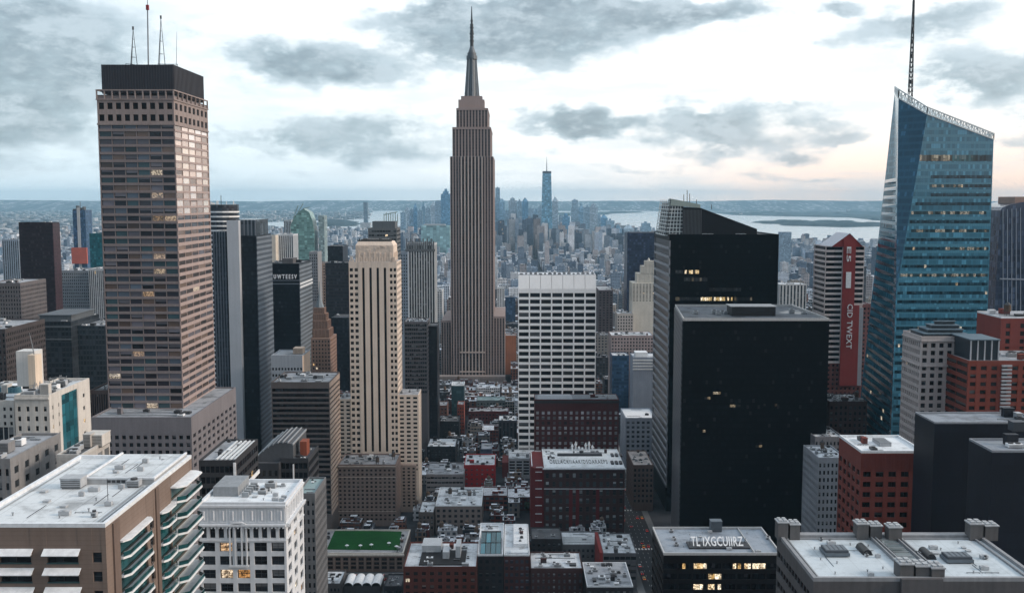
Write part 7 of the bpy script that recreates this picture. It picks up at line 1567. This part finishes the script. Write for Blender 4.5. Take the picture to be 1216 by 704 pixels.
# ------------------------------------------------------------ cars and trees down in the streets
def cars():
    g = random.Random(12); cols = [('black', (.012, .012, .014)), ('white', (.62, .64, .66)), ('silver', (.34, .36, .38)), ('yellow', (.55, .33, .02)), ('dark blue', (.02, .03, .07)), ('red', (.26, .02, .02))]
    tail = plainm('tail_lamp', (.5, .02, .02), .4, emit=((1, .06, .03), 1.2)); head = plainm('head_lamp', (.8, .8, .7), .3, emit=((1, .85, .6), 2.0)); cg = plainm('car_glass', (.01, .012, .015), .1, spec=.6); ty = plainm('tyre_rubber', (.012, .012, .012), .8)
    protos = {}
    def make(cn, cc):
        parts = []; q = MB(); q.prism([(-.9, -2.2), (.9, -2.2), (.95, -1.6), (.95, 1.8), (.85, 2.25), (-.85, 2.25), (-.95, 1.8), (-.95, -1.6)], .35, .95); q.prism([(-.82, -1.5), (.82, -1.5), (.82, 1.0), (-.82, 1.0)], .95, 1.48, top=[(-.66, -1.0), (.66, -1.0), (.66, .5), (-.66, .5)]); parts.append(('body', q.mesh('body', [plainm('car_paint_'+cn.replace(' ', '_'), cc, .3, 0, .5)])))
        q = MB(); q.prism([(-.84, -1.56), (.84, -1.56), (.84, 1.06), (-.84, 1.06)], 1.0, 1.38, top=[(-.70, -1.12), (.70, -1.12), (.70, .62), (-.70, .62)]); parts.append(('windows', q.mesh('windows', [cg])))
        for sx in (-1, 1):
            for sy in (-1.4, 1.4):
                q = MB(); n = 10; c = [(sx*.95, sy+.34*math.cos(k*.6283), .36+.34*math.sin(k*.6283)) for k in range(n)]; d = [(sx*.70, y, z) for x, y, z in c]; q.face(c); q.face(d)
                for k in range(n): q.face([c[k], c[(k+1) % n], d[(k+1) % n], d[k]])
                parts.append(('wheel', q.mesh('wheel', [ty])))
            q = MB(); q.box(sx*.6-.2, sx*.6+.2, -2.25, -2.2, .6, .8); parts.append(('tail_lamp', q.mesh('tail_lamp', [tail])))
            q = MB(); q.box(sx*.6-.2, sx*.6+.2, 2.25, 2.3, .55, .78); parts.append(('headlight', q.mesh('headlight', [head])))
        return parts
    used = {}
    def place(x, y, rot, where):
        cn, cc = g.choice(cols); used[(cn, where)] = used.get((cn, where), 0)+1; k = used[(cn, where)]; nth = ('first', 'second', 'third', 'fourth', 'fifth', 'sixth', 'seventh', 'eighth', 'ninth', 'tenth', 'eleventh', 'twelfth')[min(k, 12)-1]
        if cn not in protos: protos[cn] = make(cn, cc)
        o = thing('car', f'{cn} car {where}, {nth} from the {"near end" if rot == 0 else "left"}', 'car', (x, y, .035), 'cars in the streets'); o.rotation_euler = (0, 0, rot)
        for nm, me in protos[cn]:
            c = bpy.data.objects.new(nm, me); COL.objects.link(c); c.parent = o
    for lane, x in enumerate((91.2, 95.3, 99.0, 102.8, 106.8)):
        y = 628+g.uniform(0, 10)
        while y < 900:
            if g.random() < (.5 if lane in (0, 4) else .25): place(x+g.uniform(-.2, .2), y, 0, ('parked at the left kerb of the avenue', 'in the left lane of the avenue', 'in the middle lane of the avenue', 'in the right lane of the avenue', 'parked at the right kerb of the avenue')[lane])
            y += g.uniform(6.5, 16 if lane in (0, 4) else 26)
    for lane, y in enumerate((673.5, 677, 682.3)):
        x = -150+g.uniform(0, 6)
        while x < -66:
            if g.random() < .7: place(x, y, math.pi/2*(1 if lane else -1), ('in the near lane', 'in the far lane', 'parked')[lane]+' before the green roof hall')
            x += g.uniform(6, 12)
cars()
def trees():
    lf = plainm('leaf_green', (.030, .050, .022), .8, spec=.2); bk = plainm('bark', (.05, .038, .03), .9)
    spots = [(619, 583, 11, 'largest green tree in the gap left of the brick block with roof lettering'), (612, 590, 8, 'smaller green tree left in the same gap beside the crimson house'), (626, 592, 8, 'small green tree hard against the crimson wing of the lettered brick block')]
    for k, (px, py, h, lb) in enumerate(spots):
        p = G(px, py+8, 0); p.y = min(p.y, 850.0); p = P(px, py+8, 838-k*6); p.z = 0; t = thing('tree', lb, 'tree', tuple(p)); g = random.Random(k); q = MB(); q.cyl(p.x, p.y, 0, h*.5, .4, 8, 0, .2)
        for a in range(5): q.bar((p.x, p.y, h*.4), (p.x+g.uniform(-2, 2), p.y+g.uniform(-2, 2), h*.75), .2, 0, .08)
        q.build('trunk', bk, t); q = MB()
        cl = [(g.uniform(-1, 1)*h*.28, g.uniform(-1, 1)*h*.28, h*g.uniform(.5, .95), h*g.uniform(.14, .24)) for _ in range(12)]
        for _ in range(1100):
            cx, cy, cz, r = g.choice(cl); v = Vector((g.gauss(0, 1), g.gauss(0, 1), g.gauss(0, 1))); v = v.normalized()*r*g.uniform(.5, 1.05)
            c = Vector((p.x+cx, p.y+cy, cz))+v; u = Vector((g.gauss(0, 1), g.gauss(0, 1), g.gauss(0, 1))).normalized(); w = u.cross(v).normalized() if u.cross(v).length > 0 else u; s = g.uniform(.2, .45)
            q.face([c-u*s, c+w*s, c+u*s, c-w*s])
        q.build('crown', lf, t)
trees()

# ------------------------------------------------------------ the ordinary city between and beyond
def city():
    bpy.context.view_layer.update()
    g = random.Random(5); foot = []
    for o in COL.objects:
        if o.parent is None and o.type == 'EMPTY' and o.get('category') not in ('car', 'tree'):
            for c in o.children:
                if c.name.split('.')[0] in ('wall', 'wing', 'base', 'shoulder_wing', 'red_corner_wing', 'brick_wing', 'side_slab', 'ribbed_wing'):
                    bb = [c.matrix_world @ Vector(v) for v in c.bound_box]; foot.append((min(v.x for v in bb)-3, max(v.x for v in bb)+3, min(v.y for v in bb)-3, max(v.y for v in bb)+3))
    pal = [((.20, .19, .185), 'grey'), ((.30, .29, .285), 'pale grey'), ((.13, .065, .05), 'red brick'), ((.17, .12, .095), 'brown'), ((.36, .31, .26), 'beige'), ((.045, .05, .06), 'charcoal'), ((.42, .43, .45), 'whitish'), ((.13, .165, .21), 'blue grey')]
    palnear = [((.13, .038, .030), 'red brick'), ((.10, .028, .026), 'dark red'), ((.16, .07, .05), 'rust brick'), ((.17, .12, .095), 'brown'), ((.20, .19, .185), 'grey'), ((.035, .036, .042), 'charcoal'), ((.34, .30, .27), 'beige'), ((.40, .41, .43), 'whitish')]
    pal_haze = [((.52, .58, .66), 'pale slate'), ((.36, .44, .54), 'bluish'), ((.22, .29, .38), 'slate'), ((.72, .74, .77), 'whitish'), ((.46, .43, .44), 'pinkish'), ((.10, .14, .20), 'charcoal')]  # far walls paler and bluer: haze put into the wall colour
    water = [[(p.x, p.y) for p in (G(a, b) for a, b in W)] for W in (W_RIGHT, W_LEFT, W_EAST)]
    lots = []
    def ok(x0, x1, y0, y1):
        for f in foot:
            if x0 < f[1] and x1 > f[0] and y0 < f[3] and y1 > f[2]: return False
        return not any(inpoly(((x0+x1)/2, (y0+y1)/2), w) for w in water)
    def add(x0, x1, y0, y1, h):
        c, nm = g.choice(palnear if y0 < 1500 else pal if y0 < 2300 else pal_haze); k = g.uniform(.7, 1.3); lots.append((x0, x1, y0, y1, h, tint(c, k), nm, g.random()))
    y = 800.0                      # street grid: avenues along the view, streets across
    while y < 7600:
        far = y > 2600; blockd = 62 if not far else 70; step = blockd+16
        xm = y*.56+150; ax = AVX0-2-math.ceil((xm+AVX0)/232)*232
        while ax < xm:
            b0, b1 = ax+26, ax+230; x = b0
            while x < b1-12:
                w = g.uniform(15, 34) if not far else g.uniform(12, 27)
                w = min(w, b1-x)
                for half in range(2):
                    y0 = y+half*blockd/2; d = blockd/2-g.uniform(.5, 5)
                    r = g.random(); h = g.uniform(16, 42)
                    if y < 1500: h = g.uniform(12, 46)
                    if r > .86: h *= g.uniform(1.4, 2.2)
                    if r > .985 and y > 1500: h *= 1.5
                    if -260 < x-ax*0 < 140 and y < 1350: h = min(h, 44)
                    if -170 < x < 84 and y < 1010: h = g.uniform(7, 13)
                    if -150 < x < 24 and 1010 <= y < 1400: h = g.uniform(8, 17)
                    if y > 3500: h = min(h, 70)
                    if w > 9 and ok(x, x+w, y0, y0+d): add(x+.3, x+w-.3, y0, y0+d, h)
                x += w+g.choice((0, 0, .5, 2))
            ax += 232
        y += step
    # sheds, annexes and back houses packed into the gaps near the centre
    small = []
    for _ in range(2600):
        yy = g.uniform(690, 1420); xx = g.uniform(-.25*yy, 84-14); w, d = g.uniform(7, 17), g.uniform(7, 16)
        if yy+d > 1395 and abs(xx+56) < 50: continue
        if ok(xx, xx+w, yy, yy+d) and all(xx > l[1] or xx+w < l[0] or yy > l[3] or yy+d < l[2] for l in lots):
            add(xx, xx+w, yy, yy+d, g.uniform(5, 12) if yy < 1010 else g.uniform(7, 16))
    # denser tall fabric where the far downtown rises
    for _ in range(900):
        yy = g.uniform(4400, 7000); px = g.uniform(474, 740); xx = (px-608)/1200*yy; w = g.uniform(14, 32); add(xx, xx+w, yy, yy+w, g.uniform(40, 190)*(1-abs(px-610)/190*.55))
    # visibility: one ray per few pixels decides which lots show largest
    vs, fs, own = [], [], []
    cube = ((0, 1, 5, 4), (1, 2, 6, 5), (2, 3, 7, 6), (3, 0, 4, 7), (4, 5, 6, 7))
    def addbox(b, who):
        i = len(vs); x0, x1, y0, y1, z1 = b
        vs.extend([(x0, y0, 0), (x1, y0, 0), (x1, y1, 0), (x0, y1, 0), (x0, y0, z1), (x1, y0, z1), (x1, y1, z1), (x0, y1, z1)])
        for f in cube: fs.append(tuple(i+k for k in f)); own.append(who)
    for i, l in enumerate(lots): addbox(l[:5], i)
    for o in COL.objects:
        if o.type == 'MESH' and o.parent and o.name.split('.')[0] in ('wall', 'wing', 'base', 'crown', 'shoulder_wing', 'setback', 'fin', 'wedge_roof', 'top_panel', 'ribbed_wing'):
            bb = [o.matrix_world @ Vector(v) for v in o.bound_box]; addbox((min(v.x for v in bb), max(v.x for v in bb), min(v.y for v in bb), max(v.y for v in bb), max(v.z for v in bb)), -1)
    bvh = BVHTree.FromPolygons([Vector(v) for v in vs], fs); cnt = [0]*len(lots); org = Vector((0, 0, CH))
    for py in range(236, 704, 2):
        for px in range(1, 1216, 2):
            h = bvh.ray_cast(org, ray(px, py).normalized())
            if h[2] is not None and own[h[2]] >= 0: cnt[own[h[2]]] += 1
    order = sorted(range(len(lots)), key=lambda i: -cnt[i]); top = [i for i in order[:300] if cnt[i] > 2]; ts = set(top)
    m = citym(); g2 = random.Random(9)
    def geo(q, l, detail):
        x0, x1, y0, y1, h, c, nm, r = l; q.box(x0, x1, y0, y1, 0, h, 0, r, c)
    marks = [('the red lettered tower', 1004), ('the black towers', 890), ('the white grid tower', 661), ('the needle skyscraper', 560), ('the tan stepped tower', 446), ('the lettered black tower', 340), ('the bronze tower', 180), ('the maroon tower', 42), ('the blue tower', 1110)]
    info = {}
    for i in top:
        l = lots[i]; px, py = proj(((l[0]+l[1])/2, l[2], l[4])); mk = min(marks, key=lambda t: abs(t[1]-px)); side = 'left' if px < mk[1] else 'right'
        hs = 'low' if l[4] < 26 else 'mid-height' if l[4] < 48 else 'tall'; dist = 'near' if l[2] < 1400 else 'farther' if l[2] < 2600 else 'hazy far'
        wd = 'narrow ' if l[1]-l[0] < 20 else 'wide ' if l[1]-l[0] > 29 else ''
        info.setdefault((hs, wd, l[6], dist, side, mk[0]), []).append((px, i))
    nth = ['first', 'second', 'third', 'fourth', 'fifth', 'sixth', 'seventh', 'eighth', 'ninth', 'tenth', 'eleventh', 'twelfth', 'thirteenth', 'fourteenth', 'fifteenth', 'sixteenth', 'seventeenth', 'eighteenth', 'nineteenth', 'twentieth']
    for key, lst in info.items():
        lst.sort(); hs, wd, nm, dist, side, mk = key
        for n, (px, i) in enumerate(lst):
            l = lots[i]; lab = f'{wd}{hs} {nm} block, {dist}, {side} of {mk}'
            if len(lst) > 1: lab += f', {nth[min(n, 19)]} from left'
            x0, x1, y0, y1, h, c, _, r = l
            o = thing('city_block', lab, 'building', ((x0+x1)/2, (y0+y1)/2, 0), 'ordinary city blocks between the towers')
            q = MB(); q.box(x0, x1, y0, y1, 0, h, 0, r, c); q.build('wall', m, o)
            q = MB(); pw = .6; cc = tint(c, .8); q.box(x0, x1, y0, y0+pw, h+.003, h+1.1, 0, r, cc); q.box(x0, x1, y1-pw, y1, h+.003, h+1.1, 0, r, cc); q.box(x0, x0+pw, y0+pw, y1-pw, h+.003, h+1.1, 0, r, cc); q.box(x1-pw, x1, y0+pw, y1-pw, h+.003, h+1.1, 0, r, cc); q.build('parapet', m, o)
            for k in range(g2.randint(3, 6)):
                w, d = g2.uniform(2, 6), g2.uniform(2, 5); a, b = g2.uniform(x0+1, max(x0+1.1, x1-w-1)), g2.uniform(y0+1, max(y0+1.1, y1-d-1)); q = MB(); q.box(a, a+w, b, b+d, h+.003, h+g2.uniform(1.5, 4.5), 0, g2.random(), tint(c, g2.uniform(.6, 1.4))); q.build('roof_hut', m, o)
            if g2.random() < .4 and y0 < 2200:
                a, b = g2.uniform(x0+2.5, x1-2.5), g2.uniform(y0+2.5, y1-2.5); q = MB(); q.cyl(a, b, h+2.8, h+6.2, 1.7, 10, 0, 1.6); q.cyl(a, b, h+6.2, h+7.6, 1.8, 10, 0, .1)
                for t in range(4): q.bar((a+1.1*math.cos(t*1.57), b+1.1*math.sin(t*1.57), h), (a+1.1*math.cos(t*1.57), b+1.1*math.sin(t*1.57), h+2.8), .22)
                q.build('water_tank', WOOD, o)
    q = MB()
    for i, l in enumerate(lots):
        if i in ts: continue
        x0, x1, y0, y1, h, c, nm, r = l; q.box(x0, x1, y0, y1, 0, h, 0, r, c)
        if y0 < 3600:
            for k in range(2): w, d = g2.uniform(2.5, 7), g2.uniform(2.5, 6); a, b = g2.uniform(x0, x1-w), g2.uniform(y0, y1-d); q.box(a, a+w, b, b+d, h+.003, h+g2.uniform(1.5, 5), 0, g2.random(), tint(c, g2.uniform(.6, 1.5)))
    setp(q.build('distant_city', m), 'dense mass of small hazy city blocks spreading to the rivers behind the towers', 'city', kind='stuff')
    q = MB(); n = 0                                    # settlements on the far shores
    while n < 5200:
        yy = 8200+g.random()**1.4*22000; px = g.uniform(-60, 1280); xx = (px-608)/1200*yy
        if any(inpoly((xx, yy), w) for w in water): continue
        if px > 640 and g.random() < .75: continue
        n += 1; w = g.uniform(25, 90); h = g.uniform(8, 30)*(2.2 if g.random() > .96 else 1); cc = g.choice(((.5, .52, .54), (.3, .33, .36), (.16, .2, .24), (.1, .14, .18))); q.box(xx, xx+w, yy, yy+g.uniform(30, 120), 0, h, 0, g.random(), cc)
    setp(q.build('far_shore_town', m), 'pale specks of far shore towns along the horizon', 'town', kind='stuff')
city()
